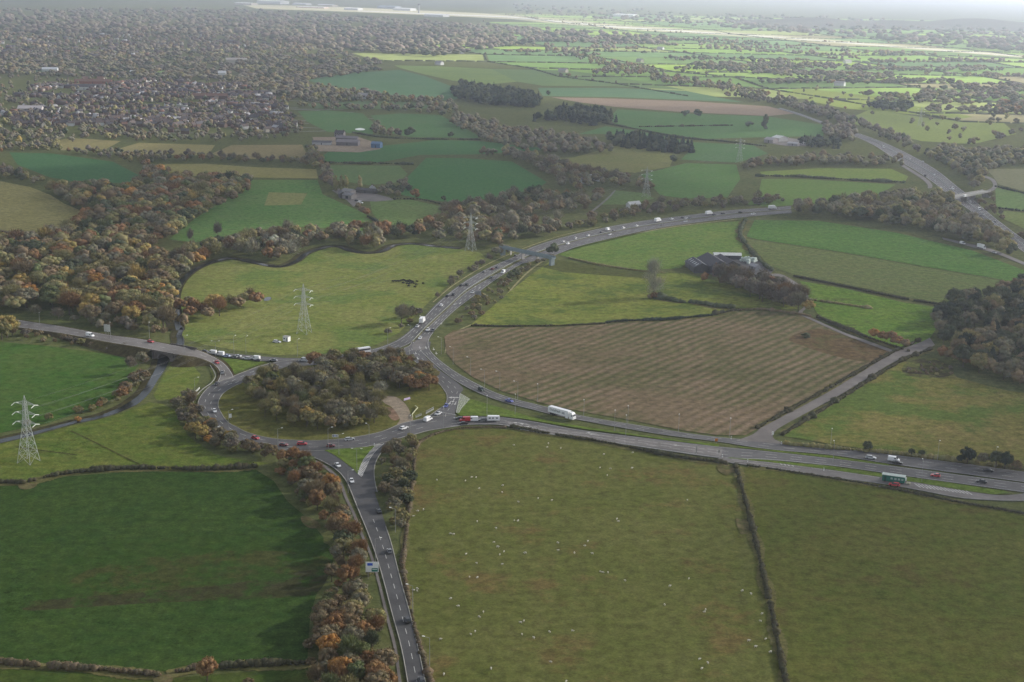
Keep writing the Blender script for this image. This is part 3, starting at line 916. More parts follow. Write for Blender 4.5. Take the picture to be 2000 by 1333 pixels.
dashes(Lu, Ll, 0.5, 4, 5, 0.2, 0.02, t0=0.05, t1=0.97)
line(Lu, Ll, 0.05, 0.18, t0=0.05)
line(Lu, Ll, 0.95, 0.18, t0=0.05)
m_emb = field_mat('embankment_scrub', (66, 58, 42), (88, 80, 54), 1 / 12.0, 1 / 3.5)
T = np.linspace(0, 1, n)
pxs = np.array([PX(p)[0] for p in Ll])
for side, E in ((1, Lu), (-1, Ll)):
    keep = np.ones(n, bool)
    if side == -1:
        keep = (pxs < 300) | (pxs > 347)
    else:
        pu = np.array([PX(p)[0] for p in Lu])
        keep = (pu < 335) | (pu > 378)
    O = E - np.array([0, 0, 0.03])
    d1 = offset_path(O, side * 1.2)
    d2 = offset_path(O, side * (1.2 + 1.7 * E[:, 2]))
    d2[:, 2] = -0.1
    segs, cur = [], []
    for i in range(n):
        if keep[i]:
            cur.append(i)
        elif cur:
            segs.append(cur)
            cur = []
    if cur:
        segs.append(cur)
    for sg in segs:
        if len(sg) > 1:
            strip_obj('embankment', O[sg], d1[sg], m_emb)
            strip_obj('embankment', d1[sg], d2[sg], m_emb)

# arched river bridge under that road
ctr_l, ctr_r = G(300, 687, 0), G(346, 697, 0)
cen = G(321, 707, 0)
c0 = Ll[np.argmin(abs(pxs - 322))]
c1 = Lu[np.argmin(abs(np.array([PX(p)[0] for p in Lu]) - 356))]
axis = Vector((c1[0] - c0[0], c1[1] - c0[1], 0))
depth = axis.length
ang = math.atan2(axis.y, axis.x)
br = thing('river_bridge', 'dark arched road bridge spanning the narrow river beside the busy roundabout', 'bridge', (c0[0], c0[1], 0), ang)
m_stone = plain_mat('bridge_masonry', (0.12, 0.105, 0.095), 0.95, 0.3, 0.8, 0.05)
W_, A_, Hh = 8.0, 4.6, 4.55


def portal(x, flip):
    mb = MB()
    ns = 14
    arc = [(A_ * math.cos(PI * i / ns), 0.2 + 3.6 * math.sin(PI * i / ns)) for i in range(ns + 1)]
    out = [(W_, 0.2)] + [(W_ * (1 - 2 * (i / ns)), Hh) for i in range(1, ns)] + [(-W_, 0.2)]
    vs = [(x, a, c) for a, c in arc] + [(x, a, c) for a, c in out]
    fs = [(i, i + 1, ns + 2 + i, ns + 1 + i) for i in range(ns)]
    fs = [tuple(reversed(f)) if flip else f for f in fs]
    mb.add(vs, fs)
    return mb


pm = portal(-1.35, False)
pm.build('portal_wall', m_stone, br)
portal(depth + 1.35, True).build('portal_wall', m_stone, br)
tm = MB()
ns = 14
vs, fs = [], []
for x in (-1.3, depth + 1.3):
    vs += [(x, A_ * math.cos(PI * i / ns), 0.2 + 3.6 * math.sin(PI * i / ns)) for i in range(ns + 1)]
fs = [(i, i + 1, ns + 2 + i, ns + 1 + i) for i in range(ns)]
tm.add(vs, fs).build('arch_barrel', m_stone, br)
for x in (-1.2, depth + 1.2):
    MB().box((x, 0, 4.75), (0.35, 19, 0.9)).build('parapet', m_stone, br)
for x in (-0.9, depth + 0.9):
    for sgn in (-1, 1):
        MB().box((x, sgn * 8.2, 2.2), (1.3, 0.6, 4.4)).build('wing_wall', m_stone, br)

# queueing road that passes north of the roundabout
Q = road([(396, 684.5), (430, 689), (470, 692.5), (520, 697), (580, 700), (640, 697), (690, 688.5), (720, 684)], [(404, 690.5), (430, 696), (470, 700.5), (520, 705.5), (580, 707.5), (640, 704), (700, 696), (728, 692)], n=70)
line(*Q, 0.5, 0.15, t0=0.1)
ZR[0] += 0.004
poly_sheet('verge', [(432, 699), (470, 703), (520, 707.5), (500, 714), (478, 722), (458, 731), (454, 722), (445, 710)], ZR[0], M_VERGE_LIT)
# roundabout island, its verge and the clay haul track
ZI = 0.28
poly_sheet('verge', [(470, 748), (441, 764), (428, 779), (425.5, 795), (437, 816.5), (462, 835), (497, 849.5), (550, 859), (640, 860), (718, 850), (780, 829.5), (846, 811), (872, 787), (872, 771), (856, 747), (820, 714), (803, 700), (700, 708), (580, 716), (500, 735)], ZI,
           field_mat('island_grass', (86, 94, 46), (104, 104, 58), 1 / 15.0, 1 / 5.0), True)
poly_sheet('haul_track', [(745, 775), (770, 775), (785, 783), (797, 797), (803, 812), (806, 824), (790, 829), (776, 830), (781, 820), (774, 806), (764, 795), (750, 787)], 0.33, M_DIRT, True)
poly_sheet('haul_track', [(752, 795), (765, 797), (776, 808), (780, 818), (770, 822), (758, 812)], 0.325, field_mat('spoil_heap', (122, 98, 82), (140, 114, 94)), True)

# motorway with its side roads
mw_l = [(1518, 213), (1550, 222), (1612, 245), (1668, 266), (1705, 283), (1752, 313), (1788, 333), (1830, 362), (1858, 386), (1891, 409), (1938, 446), (1976, 475), (2030, 515)]
mw_r = [(1526, 211), (1560, 221), (1622, 243), (1684, 263), (1730, 280), (1782, 305), (1830, 333), (1870, 365), (1892, 382), (1912, 400), (1951, 432), (2000, 468), (2060, 508)]
MW = road(mw_l, mw_r, M_ASPHALT, n=150, name='motorway')
for f in (0.16, 0.3, 0.68, 0.82):
    dashes(MW[0], MW[1], f, 5, 9, 0.25)
for f in (0.03, 0.44, 0.54, 0.97):
    line(MW[0], MW[1], f, 0.3)
P = MW[0] * 0.51 + MW[1] * 0.49
mb = MB()
for i in range(len(P) - 1):
    mb.tube((*P[i][:2], 1.0), (*P[i + 1][:2], 1.0), 0.3, n=4, caps=False)
tag(mb.build('crash_barrier', M_STEEL), 'steel crash barrier along the middle of the far motorway', 'barrier')
road([(1756, 322), (1782, 338), (1803, 352), (1812, 362), (1812, 368)], [(1762, 320), (1790, 337), (1812, 351), (1821, 362), (1820, 368)], M_LANE, n=30, name='slip_road')
road([(1840, 464), (1880, 473), (1940, 488), (2000, 512), (2060, 536)], [(1842, 468), (1880, 478), (1940, 494), (2000, 518), (2060, 543)], M_ASPHALT_OLD, n=40, name='slip_road')
road([(1923, 374), (1938, 366), (1938, 356), (1926, 348), (1905, 343)], [(1934, 377), (1947, 366), (1944, 353), (1930, 345), (1908, 340)], M_ASPHALT_OLD, n=30, name='lane')
strip_obj('footpath', ground_path([(136, 842), (190, 868), (240, 893), (290, 917)], 40, z=0.2), ground_path([(140, 841), (194, 867), (244, 892), (296, 916)], 40, z=0.2), field_mat('trodden_path', (66, 76, 42), (80, 84, 48)))
strip_obj('footpath', ground_path([(30, 872), (90, 880), (150, 888)], 30, z=0.2), ground_path([(30, 874), (90, 882), (150, 890)], 30, z=0.2), field_mat('trodden_path', (66, 76, 42), (80, 84, 48)))
# farm lane and yards
road([(1480, 538), (1520, 535), (1552, 550), (1572, 566), (1580, 585), (1578, 600), (1568, 612), (1600, 628), (1650, 650), (1700, 668), (1760, 690)], [(1484, 543), (1520, 540), (1545, 553), (1564, 568), (1572, 586), (1570, 600), (1560, 612), (1598, 631.5), (1648, 654), (1698, 673), (1756, 694)], M_LANE, n=80, name='lane')
poly_sheet('farm_yard', [(1372, 520), (1400, 506), (1450, 504), (1482, 510), (1510, 530), (1500, 540), (1460, 540), (1400, 538), (1376, 534)], 0.30, M_ASPHALT_NEW)
poly_sheet('farm_yard', [(648, 372), (665, 368), (730, 378), (760, 386), (770, 391), (735, 394), (705, 393), (700, 402), (690, 404), (678, 392)], 0.30, M_LANE)
poly_sheet('farm_yard', [(610, 268), (700, 268), (748, 284), (742, 292), (700, 298), (620, 296)], 0.30, M_DIRT)
poly_sheet('farm_yard', [(1495, 272), (1530, 268), (1585, 276), (1590, 286), (1540, 286), (1500, 280)], 0.30, M_LANE)
strip_obj('footpath', ground_path([(868, 690), (878, 655), (905, 640), (935, 627), (960, 605), (985, 580), (1005, 556), (1035, 527), (1070, 504), (1110, 488), (1180, 471), (1300, 445), (1440, 428)], 90, z=0.22),
          ground_path([(870, 690.5), (880, 656), (907, 641.5), (937.5, 628.5), (963, 606), (988, 581), (1008, 557), (1038, 528), (1072, 505.5), (1112, 489.5), (1181, 472.3), (1301, 446.2), (1440, 429)], 90, z=0.22), field_mat('worn_path', (150, 142, 104), (138, 130, 96)))
strip_obj('footpath', ground_path([(845, 590), (880, 560), (930, 528), (970, 507), (1030, 482), (1100, 459), (1175, 442.5)], 60, z=0.22), ground_path([(847, 591), (882, 561), (931.5, 529), (971, 508), (1031, 483), (1100.5, 460), (1175, 443.3)], 60, z=0.22), field_mat('worn_path', (150, 142, 104), (138, 130, 96)))
strip_obj('footpath', ground_path([(1150, 416), (1175, 396), (1190, 383), (1200, 372)], 20, z=0.22), ground_path([(1156, 416), (1180, 396), (1194, 383), (1203, 372)], 20, z=0.22), M_LANE)
link('road_markings', np_mesh('road_markings', np.array(DV), np.array(DF)), M_MARK, None, 'structure')

# ------------------------------------------------------------------ unseen clouds high above the haze, placed to shade the near country and leave the far right in sun
m_cloud, nt, b = new_mat('cloud_vapour')
nt.nodes.remove(b)
outn = nt.nodes['Material Output']
tr, df = node(nt, 'ShaderNodeBsdfTransparent'), node(nt, 'ShaderNodeBsdfTranslucent')
df.inputs['Color'].default_value = (0.9, 0.91, 0.93, 1)
mx = node(nt, 'ShaderNodeMixShader')
pos = node(nt, 'ShaderNodeNewGeometry').outputs['Position']
fac = maprange(nt, noise(nt, pos, 1 / 700.0, 3, 0.5), 0.30, 0.66, 0.07, 0.47)
nt.links.new(fac, mx.inputs[0])
nt.links.new(tr.outputs[0], mx.inputs[1])
nt.links.new(df.outputs[0], mx.inputs[2])
nt.links.new(mx.outputs[0], outn.inputs['Surface'])
CLOUD_Z = 950.0
SHIFT = Vector((SUN_DIR.x / SUN_DIR.z, SUN_DIR.y / SUN_DIR.z, 0)) * CLOUD_Z


def shade_cloud(gx, gy, rx, ry, seed, rz=0.0):
    """A cloud whose shadow falls round (gx, gy) on the land."""
    r = np.random.default_rng(seed)
    bm = bmesh.new()
    bmesh.ops.create_icosphere(bm, subdivisions=4, radius=1.0)
    ph = r.uniform(0, 6.28, 8)
    for v in bm.verts:
        a = math.atan2(v.co.y, v.co.x)
        k = 1 + 0.10 * math.sin(3 * a + ph[0]) + 0.08 * math.sin(5 * a + ph[1]) + 0.05 * math.sin(9 * a + ph[2])
        lump = 0.75 + 0.25 * math.sin(9 * v.co.x + ph[3]) * math.sin(8 * v.co.y + ph[4])
        v.co = Vector((v.co.x * k * rx, v.co.y * k * ry, v.co.z * (150 if v.co.z > 0 else 50) * lump))
    me = bpy.data.meshes.new('shade_cloud')
    bm.to_mesh(me)
    bm.free()
    o = link('shade_cloud', me, m_cloud, None, 'stuff')
    o.location = (gx + SHIFT.x, gy + SHIFT.y, CLOUD_Z)
    o.rotation_euler = (0, 0, rz)
    return o


shade_cloud(-150, 650, 1000, 950, 1)
shade_cloud(-900, 2500, 1500, 1500, 2, 0.3)
shade_cloud(420, 1900, 900, 620, 3, -0.25)
shade_cloud(900, 500, 700, 520, 4)
shade_cloud(-440, 1140, 230, 360, 7)  # extra unseen cloud, added to darken the autumn wood
shade_cloud(-2500, 6500, 2600, 2600, 5)
shade_cloud(-5200, 15500, 6500, 6500, 6)

# ------------------------------------------------------------------ haze
hz_m = bpy.data.materials.new('haze_air')
hz_m.use_nodes = True
nt = hz_m.node_tree
nt.nodes.remove(nt.nodes['Principled BSDF'])
vol = node(nt, 'ShaderNodeVolumePrincipled')
vol.inputs['Color'].default_value = (0.76, 0.82, 1.0, 1)
vol.inputs['Density'].default_value = 0.000074
vol.inputs['Anisotropy'].default_value = 0.62
nt.links.new(vol.outputs[0], nt.nodes['Material Output'].inputs['Volume'])
hb = MB().box((4000, 54000, 144), (128000, 113000, 290))
hb.build('haze', hz_m, None, 'stuff')

# ================================================================== TREES
def ico(sub):
    bm = bmesh.new()
    bmesh.ops.create_icosphere(bm, subdivisions=sub, radius=1.0)
    bm.verts.ensure_lookup_table()
    V = np.array([v.co[:] for v in bm.verts])
    F = np.array([[v.index for v in f.verts] for f in bm.faces])
    bm.free()
    return V, F


ICO = {0: ico(1), 1: ico(2), 2: ico(3)}


def clump(r, c, rad_, sub, rough=0.22):
    V, F = ICO[sub]
    k = 1 + r.uniform(-rough, rough, len(V))
    return V * k[:, None] * np.asarray(rad_) + np.asarray(c), F


def leaf_tris(r, c, rad_, n, size, shell=(0.75, 1.18)):
    d = r.normal(size=(n, 3))
    d /= np.linalg.norm(d, axis=1)[:, None]
    p = np.asarray(c) + d * np.asarray(rad_) * r.uniform(*shell, n)[:, None]
    a = r.normal(size=(n, 3))
    a -= d * (a * d).sum(1)[:, None] * 0.75
    a /= np.linalg.norm(a, axis=1)[:, None]
    b = np.cross(d, a) + 0.35 * r.normal(size=(n, 3))
    s = size * r.uniform(0.6, 1.4, n)[:, None]
    V = np.stack([p - a * s * 0.6, p + a * s * 0.6, p + b * s], 1).reshape(-1, 3)
    return V, np.arange(3 * n).reshape(-1, 3)


def join(parts):
    Vs, Fs, Cs, k = [], [], [], 0
    for V, F, c in parts:
        Vs.append(V)
        Fs.append(F + k)
        Cs.append(np.broadcast_to(c, (len(V), 3)))
        k += len(V)
    return np.vstack(Vs), np.vstack(Fs), np.vstack(Cs)


def tint(r, s=0.16):
    v = 1 + r.uniform(-s, s)
    return np.array([v * (1 + r.uniform(-0.08, 0.10)), v, v * (1 + r.uniform(-0.10, 0.06))])


def crown(kind, seed, lod):
    """Crown of a tree 12 m tall, many lumps with leaves; lod 0 near, 1 middle, 2 far, 3 very far."""
    r = np.random.default_rng(seed)
    P = []
    if kind in ('round', 'bush'):
        R, zc, hz = (4.9, 6.9, 4.6) if kind == 'round' else (6.2, 4.6, 5.4)
        nc = {0: 46, 1: 18, 2: 6, 3: 2}[lod]
        for i in range(nc):
            if i < nc * 0.25:
                d = r.normal(size=3) * 0.28
            else:
                d = r.normal(size=3)
                d[2] = abs(d[2]) * 0.9 - 0.35
                d = d / np.linalg.norm(d) * r.uniform(0.58, 0.8)
            c = np.array([d[0] * R, d[1] * R, zc + d[2] * hz])
            rr_ = {0: r.uniform(0.8, 1.75), 1: r.uniform(1.7, 2.6), 2: r.uniform(2.5, 3.4), 3: r.uniform(3.6, 4.6)}[lod]
            t = tint(r)
            V, F = clump(r, c, np.array((rr_, rr_, rr_ * 0.85)) * {0: 0.86, 1: 0.95, 2: 1, 3: 1}[lod], 0, 0.22)
            P.append((V, F, t))
            if lod < 2:
                V, F = leaf_tris(r, c, (rr_, rr_, rr_ * 0.85), 105 if lod == 0 else 26, 0.46 if lod == 0 else 0.7, (0.75, 1.28) if lod == 0 else (0.85, 1.2))
                P.append((V, F, np.repeat(np.array([tint(r, 0.12) for _ in range(len(F))]) * t, 3, 0)))
    elif kind == 'bare':
        # a haze of twigs: long thin slivers fanning out from the limbs
        nc = {0: 26, 1: 12, 2: 6, 3: 2}[lod]
        for i in range(nc):
            d = r.normal(size=3)
            d[2] = abs(d[2]) * 1.1 - 0.3
            d = d / np.linalg.norm(d) * r.uniform(0.35, 0.78)
            c = np.array([d[0] * 4.4, d[1] * 4.4, 7.2 + d[2] * 5.0])
            rr_ = {0: 1.9, 1: 2.4, 2: 3.0, 3: 4.2}[lod]
            if lod < 2:
                m_ = 95 if lod == 0 else 60
                pts = c + r.normal(size=(m_, 3)) * rr_ * 0.5
                dirv = (pts - np.array([0, 0, 2.5])) + r.normal(size=(m_, 3)) * 2.2
                dirv /= np.linalg.norm(dirv, axis=1)[:, None]
                sd = np.cross(dirv, r.normal(size=(m_, 3)))
                sd /= np.linalg.norm(sd, axis=1)[:, None]
                w, ln = (0.10, 1.7) if lod == 0 else (0.2, 2.0)
                V = np.stack([pts - sd * w, pts + sd * w, pts + dirv * ln], 1).reshape(-1, 3)
                P.append((V, np.arange(3 * m_).reshape(-1, 3), tint(r, 0.2)))
                V, F = clump(r, c * np.array([0.8, 0.8, 1]), np.array([1, 1, 0.9]) * rr_ * 0.62, 0, 0.3)
                P.append((V, F, tint(r, 0.2)))
            else:
                V, F = clump(r, c, (rr_, rr_, rr_), 0, 0.28)
                P.append((V, F, tint(r)))
    elif kind == 'cone':
        nt_ = {0: 9, 1: 7, 2: 5, 3: 2}[lod]
        for i in range(nt_):
            f = i / (nt_ - 1)
            rr_ = 3.1 * (1 - f) ** 0.8 + 0.35
            z = 1.4 + f * 10.2
            for q in range(1 if lod > 1 else 4):
                a = r.uniform(0, 6.28)
                off = 0 if lod > 1 else rr_ * 0.4
                c = np.array([math.cos(a) * off, math.sin(a) * off, z])
                s = rr_ * (1.0 if lod > 1 else 0.7)
                V, F = clump(r, c, (s, s, 1.1 + 0.7 * (lod > 1)), 1 if lod == 0 else 0, 0.28)
                P.append((V, F, tint(r)))
                if lod < 2:
                    V, F = leaf_tris(r, c, (s, s, 1.0), 26 if lod == 0 else 8, 0.6)
                    P.append((V, F, tint(r, 0.25)))
    elif kind == 'plume':
        for i in range(34 if lod == 0 else 10):
            f = r.uniform(0.0, 1.0)
            R = 3.5 * math.sin(PI * (0.12 + 0.85 * f)) ** 0.8
            a = r.uniform(0, 6.28)
            k_ = math.sqrt(r.uniform(0.05, 1)) * R
            c = np.array([math.cos(a) * k_ * 0.8, math.sin(a) * k_ * 0.8, 1.6 + f * 9.6])
            m_ = 70
            pts = c + r.normal(size=(m_, 3)) * 0.75
            dirv = np.array([0, 0, 1.0]) + (pts - np.array([0, 0, c[2]])) * 0.16 + r.normal(size=(m_, 3)) * 0.4
            dirv /= np.linalg.norm(dirv, axis=1)[:, None]
            sd = np.cross(dirv, r.normal(size=(m_, 3)))
            sd /= np.linalg.norm(sd, axis=1)[:, None]
            V = np.stack([pts - sd * 0.06, pts + sd * 0.06, pts + dirv * 1.5], 1).reshape(-1, 3)
            P.append((V, np.arange(3 * m_).reshape(-1, 3), tint(r, 0.2)))
    elif kind == 'tall':
        nc = {0: 24, 1: 12, 2: 5, 3: 3}[lod]
        for i in range(nc):
            f = (i + 0.5) / nc
            rr_ = 0.55 + 1.25 * math.sin(PI * min(1, f * 0.9 + 0.1)) ** 0.7
            a = r.uniform(0, 6.28)
            c = np.array([math.cos(a) * 0.6, math.sin(a) * 0.6, 1.6 + f * 9.9])
            V, F = clump(r, c, (rr_, rr_, rr_ * 1.2), 1 if lod == 0 else 0, 0.25)
            P.append((V, F, tint(r)))
            if lod < 2:
                V, F = leaf_tris(r, c, (rr_, rr_, rr_ * 1.3), 40 if lod == 0 else 14, 0.5)
                P.append((V, F, tint(r, 0.25)))
    return join(P)


def trunk_mesh(kind, seed):
    r = np.random.default_rng(seed)
    mb = MB()
    mb.tube((0, 0, -0.2), (0.05, 0, 3.2), 0.34, 0.24, 8)
    top = {'round': 8, 'bare': 10, 'cone': 11, 'tall': 11, 'bush': 6, 'plume': 11}[kind]
    mb.tube((0.05, 0, 3.1), (0.1, 0.1, top), 0.24, 0.05, 6)
    if kind in ('round', 'bare', 'bush'):
        for i in range(8):
            a, z = r.uniform(0, 6.28), r.uniform(1.6 if kind == 'bush' else 2.6, 6)
            ln = r.uniform(2.4, 4.2)
            e = (math.cos(a) * ln, math.sin(a) * ln, z + r.uniform(1.5, 4))
            mb.tube((0.05, 0, z), e, 0.13, 0.03, 5)
    return mb.mesh('trunk')


PAL = {'rust': (0.235, 0.142, 0.072), 'orange': (0.36, 0.20, 0.07), 'golden': (0.33, 0.25, 0.09), 'olive': (0.235, 0.215, 0.10), 'grey-brown': (0.198, 0.184, 0.124),
       'brown': (0.200, 0.158, 0.095), 'dark green': (0.090, 0.104, 0.062), 'green': (0.135, 0.155, 0.070), 'mauve-brown': (0.170, 0.148, 0.116), 'blackish green': (0.046, 0.060, 0.044),
       'pale grey': (0.30, 0.295, 0.225), 'dark hedge': (0.075, 0.072, 0.045), 'brown hedge': (0.125, 0.100, 0.065)}
PROTO = {}
for kind, nv in (('round', 4), ('bare', 3), ('cone', 2), ('tall', 2), ('bush', 3), ('plume', 1)):
    for v in range(nv):
        V, F, C = crown(kind, 100 + v * 7, 0)
        PROTO[kind, v] = (np_mesh('crown', V, F, C), trunk_mesh(kind, 50 + v))
        PROTO[kind, v][0].materials.append(M_LEAF)
        PROTO[kind, v][1].materials.append(M_BARK)
NV = {'round': 4, 'bare': 3, 'cone': 2, 'tall': 2, 'bush': 3, 'plume': 1}
LODM = {(k, v, l): crown(k, 300 + v, l) for k in NV for v in range(2) for l in (0, 1, 2, 3)}

SHAPE = {'round': 'round-crowned', 'bare': 'twiggy, half-bare', 'cone': 'pointed conifer', 'tall': 'tall narrow', 'bush': 'low spreading', 'plume': 'tall bare poplar-like'}
AUT = {'rust': 2.4, 'olive': 5, 'brown': 4, 'golden': 0.9, 'grey-brown': 2.2, 'green': 1.2, 'dark green': 1.2, 'orange': 0.4}
DULL = {'grey-brown': 4, 'brown': 2.5, 'olive': 2.5, 'mauve-brown': 2, 'dark green': 1, 'rust': 0.4}
DARK = {'blackish green': 3, 'dark green': 2}
COPSE = {'olive': 5, 'grey-brown': 5, 'green': 0.9, 'brown': 1.8, 'golden': 0.15, 'dark green': 0.6}
TREES = []     # (x, y, height, width factor, kind, colour, wood)


def pick(d):
    k = list(d)
    w = np.array([d[x] for x in k], float)
    return k[rng.choice(len(k), p=w / w.sum())]


def wood(where, poly, spacing, hts, pal, kinds, px_n=None, jitter=0.42, wide=1.0):
    """Scatter trees on the ground inside a traced outline; px_n: so many spread evenly over the picture instead of the ground."""
    if px_n:
        pl = np.array(poly, float)
        lo, hi = pl.min(0), pl.max(0)
        pts = []
        while len(pts) < px_n:
            q = rng.uniform(lo, hi, (px_n * 2, 2))
            pts += [tuple(v) for v in q[inside(q, pl)]]
        W = [G(a, b)[:2] for a, b in pts[:px_n]]
    else:
        pl = np.array([G(*p)[:2] for p in poly])
        lo, hi = pl.min(0), pl.max(0)
        gx, gy = np.meshgrid(np.arange(lo[0], hi[0] + spacing, spacing), np.arange(lo[1], hi[1] + spacing, spacing))
        q = np.stack([gx.ravel(), gy.ravel()], 1) + rng.uniform(-jitter, jitter, (gx.size, 2)) * spacing
        W = q[inside(q, pl)]
    for x, y_ in W:
        TREES.append((x, y_, rng.uniform(*hts), rng.uniform(0.85, 1.2) * wide, pick(kinds), pick(pal), where))


def one(px, py, h, kind, colour, where, w=1.0):
    p = G(px, py)
    TREES.append((p.x, p.y, h, w, kind, colour, where))


RB = {'round': 3, 'bare': 2}
wood('the big autumn wood beside the river', [(-90, 505), (30, 474), (110, 466), (160, 442), (178, 418), (112, 396), (100, 376), (250, 374), (350, 357), (480, 352), (488, 374), (400, 426), (336, 470), (300, 500), (330, 520), (352, 552), (346, 600), (338, 648),
     (300, 652), (200, 636), (60, 616), (-100, 602)], 13.0, (10, 15), AUT, {'round': 6, 'bare': 1.2}, wide=1.22)
wood('the point of trees in the river bend', [(352, 604), (440, 602), (500, 590), (520, 588), (500, 602), (440, 616), (380, 640), (352, 648)], 10, (9, 12), {'brown': 3, 'rust': 2, 'golden': 1, 'olive': 2}, RB)
wood('the belt along the river meadow', [(350, 556), (368, 534), (400, 514), (450, 501), (500, 511), (545, 518), (578, 508), (603, 491), (641, 479), (664, 479), (700, 490), (742, 489.5), (770, 476.5), (800, 473), (782, 455), (700, 456), (640, 458), (560, 460), (480, 472), (420, 486), (345, 500), (335, 520)],
     11.5, (9, 14), {'grey-brown': 4, 'olive': 3, 'brown': 2, 'rust': 0.7, 'dark green': 1, 'pale grey': 0.5}, {'round': 3, 'bare': 2})
wood('the copse inside the roundabout', [(474, 772), (500, 748), (560, 738), (640, 742), (700, 757), (742, 792), (765, 815), (742, 836), (640, 846), (560, 838), (500, 806)], 6.0, (6, 10.5), COPSE, {'round': 3, 'bare': 3}, wide=0.95)
wood('the copse beside the roundabout exit', [(604, 722), (640, 712), (700, 706), (780, 706), (806, 716), (838, 740), (846, 758), (828, 766), (760, 760), (690, 747), (630, 738)], 6.2, (6.5, 10.5), {'olive': 3, 'grey-brown': 3, 'brown': 2, 'rust': 0.7}, {'round': 4, 'bare': 2})
for x, y_, c in ((800, 764, 'rust'), (812, 768, 'rust'), (826, 766, 'rust'), (838, 764, 'rust'), (846, 758, 'rust'), (818, 758, 'orange'), (770, 752, 'rust'), (776, 760, 'brown')):
    one(x, y_, rng.uniform(7, 10), 'round', c, 'the copse beside the roundabout exit')
one(742, 778, 9, 'bare', 'pale grey', 'the bare clay track')
one(716, 818, 9, 'round', 'golden', 'the copse inside the roundabout')
one(536, 772, 9, 'round', 'golden', 'the copse inside the roundabout')
wood('the tree strip beside the lower road', [(524, 908), (560, 902), (600, 915), (634, 940), (655, 975), (672, 1015), (690, 1060), (712, 1120), (728, 1180), (742, 1250), (756, 1330), (766, 1420), (628, 1420), (612, 1330), (612, 1250), (640, 1180), (652, 1110), (655, 1060), (628, 1020), (588, 980), (556, 942)],
     5.6, (5.5, 10), {'rust': 3, 'brown': 3.4, 'olive': 2.6, 'orange': 0.8, 'green': 1.5, 'grey-brown': 2.5, 'dark green': 0.8}, {'round': 5, 'bare': 1.6})
wood('the tree strip beside the lower road', [(530, 912), (560, 902), (600, 915), (634, 940), (655, 975), (678, 1015), (700, 1060), (722, 1120), (738, 1180), (752, 1250), (764, 1330), (775, 1420), (622, 1420), (606, 1330), (606, 1250), (632, 1180), (645, 1110), (648, 1060), (622, 1020), (582, 980), (550, 942)],
     6.2, (2.5, 4.5), {'brown': 3, 'olive': 3, 'grey-brown': 3, 'rust': 1}, {'bush': 1})
wood('the bank outside the roundabout', [(338, 795), (362, 774), (382, 790), (388, 806), (400, 828), (428, 852), (480, 872), (530, 886), (560, 895), (545, 905), (480, 890), (420, 880), (380, 850), (350, 820)], 5.6, (4.5, 8), {'brown': 3, 'grey-brown': 3, 'olive': 2, 'mauve-brown': 1}, {'bush': 3, 'round': 1.4, 'bare': 1})
for x, y_, c, h in ((382, 858, 'golden', 9), (395, 862, 'golden', 8.5), (372, 850, 'golden', 7), (408, 846, 'orange', 7), (414, 838, 'orange', 6), (408, 872, 'orange', 6), (446, 862, 'golden', 5.5)):
    one(x, y_, h, 'round', c, 'the bank outside the roundabout')
wood('the scrubby triangle beside the lower road', [(752, 886), (776, 868), (812, 862), (806, 900), (800, 960), (792, 1000), (785, 1050), (772, 1040), (760, 1000), (745, 960), (742, 920)], 5.2, (4, 7), {'grey-brown': 3, 'olive': 2.6, 'brown': 2, 'dark green': 1}, {'bush': 3, 'bare': 1.5})
wood('the river bank below the bridge', [(292, 700), (296, 720), (282, 742), (266, 766), (244, 782), (216, 796), (160, 812), (110, 822), (40, 838), (30, 832), (110, 814), (180, 800), (226, 780), (250, 752), (266, 725), (276, 704)], 6.2, (3.5, 6), {'brown': 3, 'olive': 2, 'grey-brown': 2, 'rust': 0.8}, {'bush': 4, 'round': 1})
for x, y_, h, k, c in ((277, 712, 8, 'round', 'grey-brown'), (255, 730, 9, 'bare', 'mauve-brown'), (262, 752, 8, 'round', 'brown'), (245, 775, 9, 'round', 'brown'), (240, 782, 8, 'round', 'rust'), (283, 745, 7, 'round', 'brown'), (195, 800, 5, 'round', 'rust'), (152, 824, 3.5, 'bush', 'orange')):
    one(x, y_, h, k, c, 'the river bank below the bridge')
wood('the slope below the road to the bridge', [(30, 646), (120, 656), (215, 675), (262, 688), (262, 695), (200, 686), (100, 672), (20, 660), (-60, 650), (-60, 640)], 8, (2.5, 5), {'brown': 3, 'mauve-brown': 2, 'olive': 1}, {'bush': 3, 'bare': 1})
wood('the slope above the road to the bridge', [(60, 622), (200, 646), (300, 658), (338, 662), (330, 652), (200, 634), (60, 612)], 9, (5, 9), {'brown': 3, 'mauve-brown': 2, 'grey-brown': 2, 'rust': 0.6}, {'bare': 2, 'round': 1.5})
for x, y_, h, c in ((14, 660, 15, 'golden'), (4, 664, 14, 'olive'), (-12, 662, 15, 'golden'), (24, 656, 12, 'olive')):
    one(x, y_, h, 'round', c, 'the end of the left-hand road')
wood('the bank beside the northbound road', [(700, 684), (750, 664), (800, 634), (850, 588), (900, 546), (950, 516), (975, 506), (960, 500), (925, 520), (880, 552), (830, 596), (790, 630), (735, 668)], 7.5, (3, 7), {'grey-brown': 4, 'mauve-brown': 2, 'brown': 1.4, 'dark green': 0.6}, {'bush': 3, 'bare': 1.5})
for x, y_, h in ((784, 634, 12), (792, 630, 11), (803, 622, 8)):
    one(x, y_, h, 'bare', 'grey-brown', 'the bank beside the northbound road')
